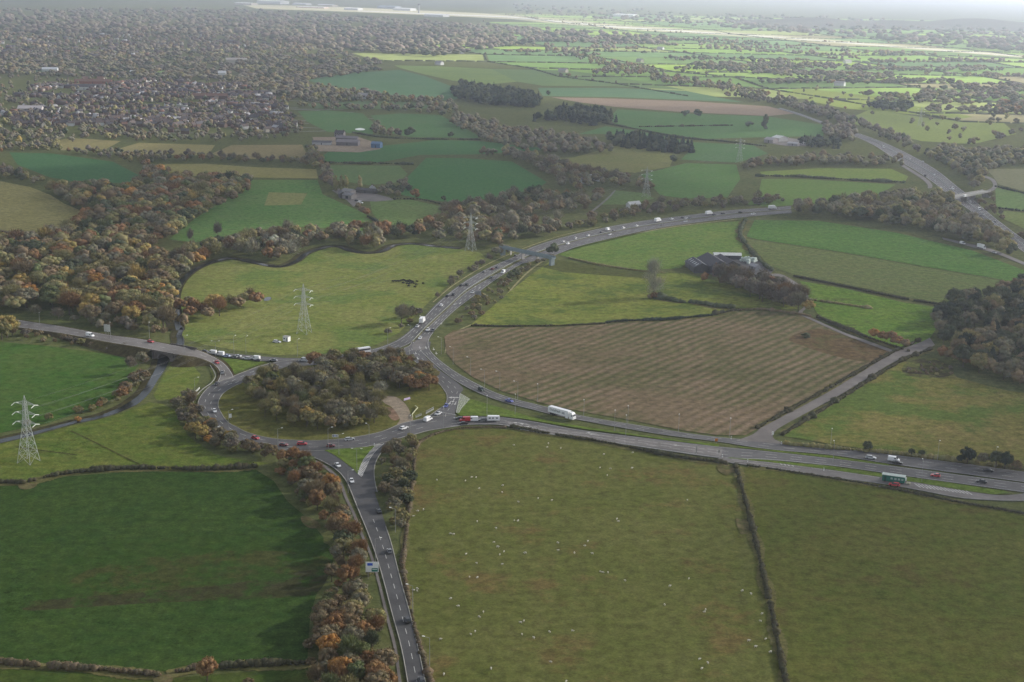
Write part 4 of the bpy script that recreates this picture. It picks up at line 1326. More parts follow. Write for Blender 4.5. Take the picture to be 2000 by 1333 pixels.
wood('the scrub bank below the footbridge', [(890, 640), (905, 612), (925, 590), (950, 572), (980, 548), (1005, 534), (1050, 512), (1066, 506), (1040, 528), (1005, 558), (985, 580), (955, 606), (920, 632)], 8, (2.5, 5.5), {'grey-brown': 3, 'brown': 2, 'olive': 2}, {'bush': 3, 'bare': 1})
one(1008, 545, 9, 'round', 'dark green', 'the scrub bank below the footbridge')
one(998, 548, 7, 'round', 'dark green', 'the scrub bank below the footbridge')
one(1082, 498, 10, 'round', 'dark green', 'the scrub bank below the footbridge')
one(1074, 499, 8, 'round', 'dark green', 'the scrub bank below the footbridge')
wood('the woods behind the river pylon', [(792, 470), (850, 474), (910, 482), (980, 486), (1000, 476), (1040, 468), (1100, 448), (1100, 440), (1000, 438), (1040, 425), (1150, 414), (1180, 385), (1110, 388), (1050, 380), (960, 398), (890, 402), (838, 440), (800, 455)],
     13, (8, 14), {'grey-brown': 4, 'olive': 2, 'brown': 2, 'dark green': 1.2, 'rust': 0.5}, {'round': 3, 'bare': 1.6})
wood('the belt along the outer edge of the dual carriageway', [(1040, 470), (1100, 455), (1180, 438), (1260, 424), (1350, 412), (1480, 402), (1540, 398), (1535, 392), (1420, 394), (1280, 402), (1200, 418), (1100, 444)], 11, (5, 11), {'grey-brown': 3, 'brown': 2, 'olive': 2, 'mauve-brown': 1}, {'round': 2, 'bare': 1, 'bush': 2})
wood('the hedgerow wood across the middle fields', [(920, 305), (1000, 312), (1082, 352), (1110, 386), (1180, 362), (1292, 380), (1240, 356), (1180, 346), (1080, 318), (1010, 300)], 13, (9, 13), {'grey-brown': 4, 'brown': 2.4, 'olive': 1.4}, {'round': 3, 'bare': 1.5})
wood('the long wood beyond the middle fields', [(872, 240), (900, 228), (1000, 255), (1120, 272), (1205, 300), (1100, 306), (1000, 294), (940, 276)], 15, (9, 14), {'grey-brown': 4, 'mauve-brown': 2, 'brown': 2}, {'round': 3, 'bare': 1})
wood('the dark plantation on the hill', [(882, 182), (900, 170), (1000, 184), (1056, 196), (1050, 212), (960, 207), (890, 194)], 13, (14, 19), DARK, {'cone': 2, 'round': 2})
wood('the dark plantation by the ploughed strip', [(1104, 218), (1180, 222), (1204, 240), (1160, 249), (1100, 236), (1030, 240), (1000, 250), (1080, 225)], 14, (13, 17), DARK, {'cone': 2, 'round': 2})
wood('the oblong dark plantation', [(1188, 277), (1250, 273), (1352, 292), (1352, 302), (1300, 301), (1200, 287)], 11, (12, 16), DARK, {'cone': 2, 'round': 2})
wood('the wood between the slip road and motorway', [(1548, 426), (1650, 430), (1800, 456), (1880, 474), (1990, 508), (1968, 482), (1920, 450), (1874, 412), (1840, 392), (1760, 388), (1700, 396), (1620, 408), (1552, 416)], 12, (10, 16), {'olive': 3, 'grey-brown': 3, 'dark green': 2, 'brown': 1}, {'round': 5, 'bare': 1})
wood('the belt in front of the white farm', [(1452, 338), (1482, 330), (1600, 325), (1762, 328), (1764, 318), (1600, 312), (1460, 322)], 13, (9, 13), {'grey-brown': 3, 'olive': 2, 'brown': 2}, {'round': 3, 'bare': 1})
wood('the belt along the motorway', [(1440, 186), (1560, 205), (1640, 228), (1720, 258), (1780, 284), (1800, 300), (1760, 296), (1690, 258), (1600, 232), (1530, 210), (1430, 192)], 17, (10, 15), {'grey-brown': 3, 'mauve-brown': 2, 'dark green': 1.6}, {'round': 3, 'bare': 1})
wood('the knoll beside the motorway bridge', [(1806, 308), (1830, 318), (1878, 352), (1900, 376), (1922, 366), (1920, 345), (1960, 326), (2060, 326), (2060, 300), (1900, 300), (1830, 295)], 14, (9, 14), {'olive': 2, 'grey-brown': 3, 'dark green': 2}, {'round': 3, 'bare': 1})
wood('the belt beyond the motorway bridge', [(1900, 392), (1935, 384), (1945, 405), (1960, 428), (2040, 480), (2040, 500), (1975, 448), (1930, 420)], 13, (5, 9), {'grey-brown': 3, 'brown': 2}, {'bush': 2, 'bare': 1})
wood('the copse beside the motorway', [(1612, 250), (1660, 252), (1680, 275), (1660, 280), (1608, 272)], 13, (11, 14), {'mauve-brown': 3, 'grey-brown': 2}, {'round': 3, 'bare': 1})
wood('the dark wood on the right', [(1826, 672), (1826, 632), (1860, 606), (1905, 590), (2000, 566), (2200, 560), (2200, 780), (2000, 752), (1930, 740), (1880, 722), (1840, 694)], 11, (11, 16), {'dark green': 4, 'blackish green': 2, 'brown': 1.6, 'grey-brown': 1.4, 'olive': 1.4}, {'round': 9, 'cone': 1})
for i in range(14):
    one(1840 + i * 12, 700 + i * 4.2, rng.uniform(7, 11), 'round', pick({'brown': 3, 'rust': 1, 'grey-brown': 2}), 'the front edge of the dark wood on the right')
wood('the trees round the barns', [(1388, 552), (1420, 545), (1480, 556), (1530, 575), (1572, 594), (1578, 612), (1530, 606), (1480, 588), (1420, 566)], 6.6, (8, 14), {'mauve-brown': 3, 'brown': 2.4, 'grey-brown': 2, 'rust': 0.5}, {'bare': 3, 'round': 2})
one(1578, 612, 10, 'round', 'golden', 'the lane to the barns', 1.0)
one(1376, 552, 8, 'round', 'rust', 'the gable of the biggest barn')
one(1276, 582, 25, 'plume', 'pale grey', 'the middle of the rough pasture', 1.0)
one(1278, 584, 6, 'bush', 'rust', 'the foot of the tall bare poplar')
one(1268, 584, 4, 'bush', 'brown', 'the foot of the tall bare poplar')
for x, y_, h, c in ((1706, 664, 8, 'orange'), (1722, 668, 7.5, 'rust'), (1738, 674, 9, 'rust'), (1752, 678, 8, 'rust'), (1768, 682, 7, 'brown')):
    one(x, y_, h, 'round', c, 'the lane hedge before the dark wood')
one(1574, 660, 4, 'bush', 'dark green', 'the middle of the reddish rough ground', 1.6)
for x, y_, h, c in ((1694, 884, 6, 'dark green'), (1889, 908, 9, 'blackish green'), (1876, 907, 5, 'blackish green'), (1920, 911, 7, 'grey-brown'), (1945, 916, 9, 'dark green'), (1962, 918, 9, 'blackish green'), (1985, 922, 6, 'brown'), (1780, 891, 4, 'dark green'), (1800, 893, 4, 'dark green')):
    one(x, y_, h, 'round', c, 'the hedge along the eastbound carriageway')
for x, y_ in ((655, 374), (667, 374), (676, 374), (703, 374)):
    one(x, y_, 17, 'tall', 'olive', 'the grey farmyard', 0.8)
wood('the garden of the grey farmyard', [(735, 388), (780, 386), (800, 372), (792, 358), (772, 362), (745, 372)], 10, (6, 9), {'grey-brown': 3, 'dark green': 1, 'olive': 1}, {'round': 3, 'bush': 1})
one(810, 390, 11, 'round', 'rust', 'the far corner of the square pasture')
for x, y_, c in ((700, 414, 'brown'), (708, 420, 'brown'), (716, 424, 'rust')):
    one(x, y_, 9, 'round', c, 'the ditch below the grey farmyard')
one(866, 394, 6, 'round', 'dark green', 'the hedge behind the square pasture')
for x, y_, h in ((372, 478, 13), (427, 470, 15)):
    one(x, y_, h, 'bare', 'mauve-brown', 'the wood edge by the green slope', 0.55)
one(385, 520, 11, 'round', 'orange', 'the belt along the river meadow', 1.3)
one(88, 590, 11, 'round', 'golden', 'the big autumn wood beside the river')
for i in range(26):
    one(rng.uniform(235, 335), rng.uniform(560, 615), rng.uniform(9, 12), 'tall' if i % 3 else 'round', pick({'golden': 3, 'orange': 2, 'olive': 1}), 'the golden stand beside the river', 1.5)
wood('the belts between the straw fields', [(-60, 300), (40, 288), (110, 276), (120, 296), (220, 312), (280, 330), (300, 318), (400, 316), (500, 322), (620, 328), (600, 314), (460, 312), (420, 308), (320, 306), (210, 300), (190, 296), (130, 300), (60, 296), (0, 300)], 12, (6, 10), DULL, {'round': 3, 'bare': 1})
wood('the belt behind the green slope', [(270, 350), (290, 334), (340, 345), (300, 358)], 11, (9, 12), AUT, {'round': 1})
wood('the straw field belt', [(590, 290), (612, 296), (640, 330), (655, 360), (690, 372), (650, 372), (625, 355), (610, 325)], 11, (7, 11), DULL, {'round': 3, 'bare': 1})
wood('the left-hand field corner', [(-120, 330), (0, 330), (60, 348), (95, 362), (60, 362), (0, 350), (-120, 345)], 12, (7, 10), DULL, {'round': 3, 'bush': 1})
wood('the park trees beyond the long pasture', [(580, 210), (640, 205), (720, 212), (860, 208), (900, 218), (870, 230), (780, 220), (700, 218), (600, 216)], 20, (9, 13), DULL, {'round': 3, 'bare': 1})
wood('the hedgerow above the ellipse field', [(735, 245), (760, 262), (800, 268), (740, 268), (728, 262)], 15, (8, 12), DULL, {'round': 1})
wood('the belt at the foot of the pale hill field', [(580, 196), (600, 170), (640, 176), (700, 186), (740, 190), (800, 194), (880, 200), (890, 212), (800, 205), (690, 200), (600, 204)], 17, (9, 14), DULL, {'round': 3, 'bare': 1})
one(708, 186, 14, 'round', 'mauve-brown', 'the pale hill field', 2.2)
one(730, 188, 14, 'round', 'mauve-brown', 'the pale hill field', 2.0)
for x, y_, h, k in ((1338, 228, 13, 'round'), (1364, 229, 13, 'round'), (1463, 249, 12, 'round'), (1493, 255, 26, 'tall'), (1315, 320, 11, 'round'), (880, 269, 8, 'round'), (728, 258, 9, 'round'), (800, 268, 14, 'round'), (1072, 187, 10, 'round')):
    one(x, y_, h, k, 'dark green', 'the open middle fields', 1.2)
wood('the white farm windbreak', [(1560, 282), (1575, 272), (1640, 284), (1638, 292), (1590, 292)], 11, (9, 12), DARK, {'round': 2, 'cone': 1})
wood('the wood beside the far pink field', [(1262, 150), (1330, 156), (1430, 170), (1460, 178), (1540, 195), (1480, 190), (1380, 175), (1270, 160)], 20, (10, 15), DULL, {'round': 1})
wood('the road belt on the skyline fields', [(1110, 105), (1180, 120), (1260, 132), (1300, 146), (1240, 150), (1150, 145), (1190, 135), (1120, 115)], 26, (10, 15), DULL, {'round': 1})
wood('the dark square spinney in the bright field', [(1690, 210), (1720, 206), (1780, 212), (1778, 220), (1700, 216)], 14, (12, 15), DARK, {'round': 1})
wood('the right-hand mixed wood', [(1915, 218), (1950, 210), (2060, 215), (2060, 228), (1950, 226)], 18, (11, 15), {'dark green': 2, 'rust': 1, 'brown': 2}, {'round': 1})
wood('scattered', [(1260, 152), (1560, 160), (1700, 190), (2000, 235), (2000, 300), (1840, 300), (1840, 270), (1700, 225), (1500, 182), (1300, 160)], 0, (7, 12), DULL, {'round': 1}, px_n=60)
# the wooded suburbs and the country behind them: far masses
for _ in range(26):
    one(rng.uniform(1768, 1858), rng.uniform(706, 736), rng.uniform(1.4, 3), 'bush', pick({'brown': 3, 'mauve-brown': 2, 'olive': 1}), 'the brambly patch before the dark wood')
one(405, 1332, 8.5, 'round', 'rust', 'the gap in the bottom hedge')
one(486, 1352, 5, 'round', 'brown', 'the bottom hedge before the tree strip')
for x, y_ in ((972, 494), (980, 492), (988, 490), (966, 499), (976, 500), (990, 497)):
    one(x, y_, rng.uniform(5, 8), 'round', 'grey-brown', 'the left end of the footbridge')
for x, y_ in ((1062, 511), (1070, 507), (1052, 514), (1078, 505)):
    one(x, y_, rng.uniform(3, 4.5), 'bush', 'grey-brown', 'the right end of the footbridge')
wood('town', [(-120, 138), (100, 142), (300, 150), (440, 152), (560, 192), (585, 236), (600, 264), (480, 280), (250, 278), (60, 282), (-120, 300)], 0, (6, 11), {'grey-brown': 4, 'mauve-brown': 3, 'brown': 2, 'dark green': 1.4, 'olive': 1.4, 'golden': 0.15}, {'round': 3, 'bare': 1}, px_n=1150)
wood('town', [(-150, 62), (480, 62), (640, 100), (760, 128), (740, 140), (600, 160), (580, 200), (440, 158), (-150, 146)], 0, (9, 14), {'grey-brown': 4, 'mauve-brown': 3, 'brown': 2, 'dark green': 1, 'olive': 1}, {'round': 1}, px_n=2300, wide=1.5)
wood('farwood', [(-200, 20), (480, 20), (700, 34), (1000, 55), (1300, 76), (1300, 90), (1050, 84), (980, 96), (860, 112), (640, 100), (480, 70), (-200, 70)], 0, (13, 20), {'grey-brown': 3, 'mauve-brown': 3, 'dark green': 2}, {'round': 1}, px_n=2600, wide=1.9)
for _ in range(95):                       # far belts and spinneys, drawn out along the field edges
    while True:
        q = (rng.uniform(1040, 2040), rng.uniform(58, 235))
        if inside([q], [(1040, 62), (1500, 84), (2050, 124), (2050, 240), (1900, 218), (1600, 165), (1300, 125), (1040, 108)])[0]:
            break
    c = G(*q)
    th, ln, wd_ = rng.normal(0.06, 0.25), rng.uniform(60, 330), rng.uniform(14, 60)
    cl = pick({'grey-brown': 3, 'mauve-brown': 2, 'dark green': 2})
    for _k in range(int(6 + ln * wd_ / 520)):
        u, w_ = rng.uniform(-ln, ln) / 2, rng.normal(0, wd_ / 2.5)
        TREES.append((c.x + u * math.cos(th) - w_ * math.sin(th), c.y + u * math.sin(th) + w_ * math.cos(th), rng.uniform(8, 14), rng.uniform(1.1, 1.7), 'round', cl if rng.random() < 0.6 else pick(DULL), 'farwood'))
wood('farwood', [(1000, 10), (1900, 50), (2050, 60), (2050, 108), (1500, 64), (1000, 26)], 0, (14, 24), {'mauve-brown': 3, 'dark green': 2}, {'round': 1}, px_n=700, wide=2.0)
for (a, b_) in hedge_lines:
    L_ = math.hypot(b_[0] - a[0], b_[1] - a[1])
    if rng.random() < 0.3:
        for _ in range(int(L_ / 42 * rng.uniform(0.2, 1.2))):
            t = rng.random()
            TREES.append((a[0] + (b_[0] - a[0]) * t, a[1] + (b_[1] - a[1]) * t, rng.uniform(6, 12), rng.uniform(0.9, 1.5), 'round', pick(DULL), 'farwood'))

def clear_of_sign(t):
    a, b = PX((t[0], t[1], 0))
    return not (700 < a < 750 and 1126 < b < 1172)


TREES = [t for t in TREES if clear_of_sign(t)]
# the trees that show largest stand as things of their own, the rest are far masses
AR = []
for i, t in enumerate(TREES):
    p = PX((t[0], t[1], t[2] * 0.5))
    d = math.hypot(t[0], t[1])
    vis = -15 < p[0] < 2015 and 0 < p[1] < 1350
    AR.append((t[2] * (1.0 if t[4] != 'bush' else 0.9) / d if vis else 0))
order = np.argsort(-np.array(AR))
GROUPS = {'round': 'tree', 'bare': 'tree', 'tall': 'tree', 'cone': 'conifer', 'bush': 'bush', 'plume': 'tree'}
LIMIT = {'tree': 292, 'conifer': 60, 'bush': 200}
count = {'tree': 0, 'conifer': 0, 'bush': 0}
solo = set()
for i in order:
    gk = GROUPS[TREES[i][4]]
    if AR[i] > 0 and count[gk] < LIMIT[gk] and AR[i] > 0.0022:
        count[gk] += 1
        solo.add(int(i))
import re
WRD = re.compile(r"[A-Za-z0-9][A-Za-z0-9'\u2019-]*")
by_wood = {}
for i in solo:
    by_wood.setdefault(TREES[i][6], []).append(i)
NMS = {'tree': 'tree', 'conifer': 'conifer', 'bush': 'bush'}
for wname, ids in by_wood.items():
    pts = np.array([PX((TREES[i][0], TREES[i][1], 0)) for i in ids])
    rx = np.argsort(np.argsort(pts[:, 0])) / max(1, len(ids) - 1)
    ry = np.argsort(np.argsort(pts[:, 1])) / max(1, len(ids) - 1)
    hs_ = np.array([TREES[i][2] for i in ids])
    for q, i in enumerate(ids):
        x, y_, h, wf, kind, colr, _ = TREES[i]
        v = int(rng.integers(NV[kind]))
        me_c, me_t = PROTO[kind, v]
        cat = GROUPS[kind]
        if len(ids) > 5:
            yy = ('far side', 'middle', 'near side')[min(2, int(ry[q] * 3))]
            xx = ('left', 'centre', 'right')[min(2, int(rx[q] * 3))]
            sz = 'tall ' if h > np.percentile(hs_, 66) and kind != 'tall' else ('short ' if h < np.percentile(hs_, 33) and kind != 'tall' else '')
            lab = f"{sz}{colr} {SHAPE[kind]} {cat if cat != 'conifer' else ''} in {yy}, {xx}, of {wname}".replace('  ', ' ')
        else:
            lab = f"{colr} {SHAPE[kind]} {cat if cat != 'conifer' else ''} at {wname}".replace('  ', ' ')
        for a_, b_ in (('round-crowned ', ''), ('twiggy, half-bare', 'bare'), (' the ', ' '), ('low spreading ', ''), ('half-bare ', '')):
            if len(WRD.findall(lab)) > 16:
                lab = lab.replace(a_, b_)
        t = thing({'tree': 'tree', 'conifer': 'conifer_tree', 'bush': 'bush'}[cat], lab, cat, (x, y_, 0), rng.uniform(0, 6.28), 'trees of ' + wname)
        s = h / 12.0
        t.scale = (s * wf, s * wf, s)
        c = link('crown', me_c, None, t)
        f = rng.uniform(0.85, 1.12)
        c.color = (*[min(1, a * f) for a in PAL[colr]], 1)
        link('trunk', me_t, None, t)


def mass(name, ids, lodf, label=None):
    buckets = {}
    for i in ids:
        x, y_, h, wf, kind, colr, _ = TREES[i]
        l = lodf(math.hypot(x, y_))
        buckets.setdefault((kind, int(rng.integers(2)), l), []).append(i)
    Vs, Fs, Cs, k = [], [], [], 0
    for (kind, v, l), idl in buckets.items():
        V, F, C = LODM[kind, v, l]
        n_ = len(idl)
        A = np.array([[TREES[i][0], TREES[i][1], TREES[i][2], TREES[i][3]] for i in idl])
        th = rng.uniform(0, 6.28, n_)
        s = A[:, 2] / 12.0
        ws = s * A[:, 3]
        cs, sn = np.cos(th), np.sin(th)
        X = (V[None, :, 0] * cs[:, None] - V[None, :, 1] * sn[:, None]) * ws[:, None] + A[:, 0:1]
        Y = (V[None, :, 0] * sn[:, None] + V[None, :, 1] * cs[:, None]) * ws[:, None] + A[:, 1:2]
        Z = V[None, :, 2] * s[:, None] - 0.3 * s[:, None]
        Vs.append(np.stack([X, Y, Z], 2).reshape(-1, 3))
        Fs.append((F[None] + (np.arange(n_) * len(V))[:, None, None]).reshape(-1, 3) + k)
        pc = np.array([PAL[TREES[i][5]] for i in idl]) * rng.uniform(0.82, 1.15, (n_, 1))
        Cs.append((C[None] * pc[:, None, :]).reshape(-1, 3))
        k += n_ * len(V)
    o = link(name, np_mesh(name, np.vstack(Vs), np.vstack(Fs), np.vstack(Cs)), M_LEAF, None, 'stuff')
    return o


rest = [i for i in range(len(TREES)) if i not in solo]
mass('woodland', [i for i in rest if TREES[i][6] not in ('town', 'farwood', 'scattered')], lambda d: 0 if d < 780 else 1 if d < 1700 else 2)
mass('far_woodland', [i for i in rest if TREES[i][6] in ('town', 'farwood', 'scattered')], lambda d: 2 if d < 4200 else 3)
print('TREES', len(TREES), count)

# hedges of the far farmland: low ridges along the field edges
V, Fq, Cq = [], [], []
for a, b_ in hedge_lines:
    a, b_ = np.array(a), np.array(b_)
    L_ = np.linalg.norm(b_ - a)
    if rng.random() < 0.08 or L_ < 30:
        continue
    nn = np.array([-(b_ - a)[1], (b_ - a)[0]]) / L_ * 1.6
    m_ = max(2, int(L_ / 25))
    for j in range(m_):
        p, q = a + (b_ - a) * (j / m_), a + (b_ - a) * ((j + rng.uniform(0.75, 1.0)) / m_)
        hh = rng.uniform(1.6, 3.6)
        k = len(V)
        V += [(*(p - nn), 0), (*(p + nn), 0), (*p, hh), (*(q - nn), 0), (*(q + nn), 0), (*q, hh)]
        Fq += [(k, k + 3, k + 5), (k, k + 5, k + 2), (k + 1, k + 2, k + 5), (k + 1, k + 5, k + 4), (k, k + 2, k + 1), (k + 3, k + 4, k + 5)]
        Cq += [np.array(PAL['dark green']) * rng.uniform(0.7, 1.2)] * 6
link('distant_hedgerows', np_mesh('distant_hedgerows', V, Fq, np.array(Cq)), M_LEAF, None, 'stuff')

# ------------------------------------------------------------------ hedges
m_margin = field_mat('rough_margin', (96, 94, 58), (112, 104, 68), 1 / 9.0, 1 / 3.0)
HEDGES = [
    ([(-60, 945), (20, 944), (44, 945)], 2.2, 1.8, 'dark hedge', 'short clipped hedge left of the gap below the near pylon'),
    ([(62, 942), (130, 927), (260, 917), (400, 919), (500, 914)], 2.4, 2.2, 'dark hedge', 'long clipped hedge between pylon meadow and the dark green field'),
    ([(-80, 1293), (0, 1297), (100, 1304), (200, 1311), (312, 1322)], 2.2, 2.0, 'brown hedge', 'brown clipped hedge along the bottom of the dark green field'),
    ([(326, 1318), (384, 1308)], 2.0, 1.8, 'brown hedge', 'short brown hedge before the lone rust tree'),
    ([(434, 1304), (520, 1300), (612, 1298)], 2.4, 2.2, 'dark hedge', 'dark hedge from the lone rust tree to the tree strip'),
    ([(1436, 910), (1456, 980), (1476, 1060), (1502, 1170), (1522, 1270), (1545, 1390)], 1.7, 1.5, 'dark hedge', 'long thin hedge dividing the sheep pasture from the next field'),
    ([(985, 836), (930, 836), (890, 839), (850, 849), (826, 861), (815, 870), (807, 930), (799, 1000), (791, 1060), (787, 1110), (800, 1180), (813, 1240), (832, 1300), (854, 1390)], 1.1, 0.9, 'brown hedge', 'thin brownish hedge curving round the sheep pasture by the lower road'),
    ([(1000, 836), (1090, 852), (1170, 864), (1260, 882), (1330, 895), (1416, 906)], 2.0, 1.6, 'dark hedge', 'low hedge between westbound carriageway and the sheep pasture'),
    ([(1462, 911), (1560, 925), (1700, 948), (1800, 967), (1870, 982), (2010, 1006), (2100, 1022)], 1.6, 1.0, 'dark hedge', 'dark hedge along the outside of the lay-by'),
    ([(1534, 870), (1650, 880), (1750, 889), (1860, 901), (2020, 920)], 2.2, 2.2, 'olive', 'hedge on the far side of the eastbound carriageway'),
    ([(1478, 838), (1600, 771), (1740, 692), (1795, 667)], 1.8, 1.8, 'dark hedge', 'hedge between ploughed field and the straight lane'),
    ([(1530, 850), (1645, 778), (1762, 706), (1822, 682)], 2.0, 1.8, 'dark hedge', 'hedge between the straight lane and the tawny field'),
    ([(922, 637), (1000, 638.5), (1100, 637), (1180, 633.5)], 1.4, 1.2, 'dark hedge', 'thin low hedge at the top of the ploughed field'),
    ([(1185, 632), (1200, 629.5), (1300, 625.5), (1392, 617.5)], 2.2, 2.0, 'blackish green', 'black clipped hedge above the ploughed field'),
    ([(1396, 615), (1442, 606)], 2.0, 1.8, 'dark hedge', 'short slanting hedge at the corner of the ploughed field'),
    ([(1284, 583), (1334, 592)], 3.2, 2.4, 'dark green', 'stub of hedge running from the tall bare poplar'),
    ([(1350, 592), (1400, 600), (1432, 603)], 4.0, 2.8, 'dark green', 'thick hedge section in the pasture before the barns'),
    ([(1440, 606), (1490, 606), (1545, 613), (1582, 619)], 2.0, 1.6, 'brown', 'hedge from the ploughed field to the golden lane tree'),
    ([(1598, 622), (1650, 643), (1708, 666), (1774, 688)], 2.4, 2.2, 'dark hedge', 'hedge beside the lane below the bright rough field'),
    ([(1456, 430), (1446, 460), (1466, 490), (1492, 518), (1508, 530)], 3.0, 2.6, 'dark green', 'tall dark hedge bending behind the barns'),
    ([(1552, 541), (1650, 561), (1760, 584), (1868, 602)], 2.0, 1.8, 'dark hedge', 'long straight hedge under the brown arable field'),
    ([(1580, 587), (1620, 592), (1700, 604)], 2.2, 1.6, 'olive', 'ragged hedge across the bright rough field'),
    ([(1480, 345), (1560, 346.5), (1652, 352.5), (1764, 358)], 3.4, 3.0, 'dark green', 'thick hedge between the two bright fields by the motorway'),
    ([(880, 414), (940, 400), (1050, 372)], 3.0, 2.6, 'dark green', 'hedge along the foot of the big green field'),
    ([(770, 390), (820, 391), (876, 404)], 2.4, 2.4, 'dark hedge', 'hedge behind the square pasture by the grey farmyard'),
    ([(718, 424), (746, 440)], 2.6, 2.4, 'blackish green', 'short black hedge on the ditch below the grey farmyard'),
    ([(634, 319), (722, 321)], 3.0, 3.0, 'dark green', 'left piece of the gapped hedge beyond the poplars'),
    ([(728, 320), (804, 322)], 3.0, 3.0, 'dark green', 'right piece of the gapped hedge beyond the poplars'),
    ([(690, 260), (740, 268), (800, 272), (936, 274)], 3.0, 2.6, 'dark green', 'far hedge behind the farm with the blue barn'),
    ([(1180, 241), (1250, 255), (1330, 270), (1420, 278), (1495, 287)], 3.2, 3.0, 'dark green', 'far hedge slanting across the green fields to the white farm'),
    ([(1250, 249), (1430, 246)], 2.6, 2.6, 'dark hedge', 'far straight hedge below the pink ploughed strip'),
    ([(1946, 366), (2000, 379), (2060, 392)], 3.0, 2.8, 'blackish green', 'upper dark hedge beyond the motorway bridge'),
    ([(1945, 408), (1990, 413), (2060, 420)], 3.0, 2.8, 'blackish green', 'lower dark hedge beyond the motorway bridge'),
    ([(1112, 505), (1180, 520), (1260, 531), (1300, 534)], 1.6, 1.2, 'olive', 'low hedge on the bank between footbridge and barns'),
    ([(0, 454), (60, 466), (84, 468)], 3.0, 2.6, 'brown', 'brown hedge between the two stubble fields'),
]
for pts, wd, ht, colr, lab in HEDGES:
    far = min(p[1] for p in pts) < 420
    P = ground_path(pts, None, step=0.85 if not far else 3.0)
    if not far:
        zz = P.copy()
        zz[:, 2] = 0.235
        wob = 1.6 + 0.7 * np.sin(0.13 * np.arange(len(P))) + rng.uniform(-0.3, 0.3, len(P))
        strip_obj('verge', offset_path(zz, wob * wd * 0.75), offset_path(zz, -wob[::-1] * wd * 0.75), m_margin)
    parts = []
    r = np.random.default_rng(len(lab))
    for gi, p in enumerate(P):
        ph_ = 0.11 * p[0] + 0.09 * p[1]
        s = (0.92 + 0.26 * math.sin(ph_) + 0.22 * math.sin(2.7 * ph_ + 1)) * r.uniform(0.8, 1.2)
        if r.random() < 0.02:
            s *= 1.8
        if not far and (gi + 7 * len(lab)) % 150 < 4:
            continue
        c = p + np.array([r.uniform(-0.2, 0.2) * wd, r.uniform(-0.2, 0.2) * wd, ht * 0.42])
        k = 1.0 if not far else 2.2
        V, F = clump(r, c, (max(wd * 0.55, 0.9) * s * k ** 0.5, max(wd * 0.55, 0.9) * s * k ** 0.5, ht * 0.55 * s), 0, 0.25)
        parts.append((V, F, tint(r, 0.2)))
        if not far:
            V, F = leaf_tris(r, c, (wd * 0.62 * s, wd * 0.62 * s, ht * 0.6 * s), 20, 0.34)
            parts.append((V, F, tint(r, 0.3)))
    V, F, C = join(parts)
    o = link('hedge', np_mesh('hedge', V, F, C), M_LEAF)
    o.color = (*PAL[colr], 1)
    tag(o, lab, 'hedge', 'field hedges')

# ================================================================== VEHICLES
def wheel_me(r=0.32, w=0.22):
    return MB().tube((0, -w / 2, 0), (0, w / 2, 0), r, n=14).mesh('wheel')


def kid(name, me, mat, par, loc=(0, 0, 0)):
    o = link(name, me, None, par)
    if not me.materials:
        me.materials.append(mat)
    o.location = loc
    return o


def make_car(name, L=4.3, W=1.76, H=1.47, kind='hatch'):
    t = thing(name, 'car', 'car')
    h = L / 2
    hood = 0.94 if kind != 'suv' else 1.08
    body = [(-h, 0.34), (-h - 0.04, 0.62), (-h + 0.06, hood - 0.02), (-h + 0.5, hood + 0.03), (h - 1.35, hood), (h - 0.35, hood - 0.16), (h - 0.05, 0.62), (h, 0.34), (h - 0.4, 0.24), (-h + 0.4, 0.24)]
    ws = [W / 2 - 0.05, W / 2 - 0.03, W / 2 - 0.08, W / 2 - 0.04, W / 2, W / 2 - 0.08, W / 2 - 0.12, W / 2 - 0.12, W / 2 - 0.02, W / 2 - 0.02]
    MB().prism(body, ws).build('body', M_PAINT, t)
    rb, rf = (-h + 0.25, h - 1.25)
    tb, tf = {'hatch': (-h + 0.75, h - 2.15), 'saloon': (-h + 1.25, h - 2.1), 'estate': (-h + 0.42, h - 2.1), 'suv': (-h + 0.45, h - 2.0)}[kind]
    if kind == 'saloon':
        rb = -h + 0.7
    MB().prism([(rb, hood), (tb, H - 0.06), (tf, H - 0.06), (rf, hood - 0.01)], [W / 2 - 0.10, W / 2 - 0.27, W / 2 - 0.27, W / 2 - 0.10]).build('windows', M_GLASS, t)
    MB().prism([(tb - 0.03, H - 0.06), (tb + 0.05, H), (tf - 0.1, H), (tf + 0.06, H - 0.06)], [W / 2 - 0.25, W / 2 - 0.31, W / 2 - 0.31, W / 2 - 0.25]).build('roof', M_PAINT, t)
    wm = wheel_me()
    for x in (-h + 0.8, h - 0.85):
        for y in (-1, 1):
            kid('wheel', wm, M_TYRE, t, (x, y * (W / 2 - 0.12), 0.32))
    hl = MB().box((0, 0, 0), (0.1, 0.36, 0.16)).mesh('headlight')
    for y in (-1, 1):
        kid('headlight', hl, M_HEADL, t, (h - 0.07, y * (W / 2 - 0.34), 0.66))
    return t


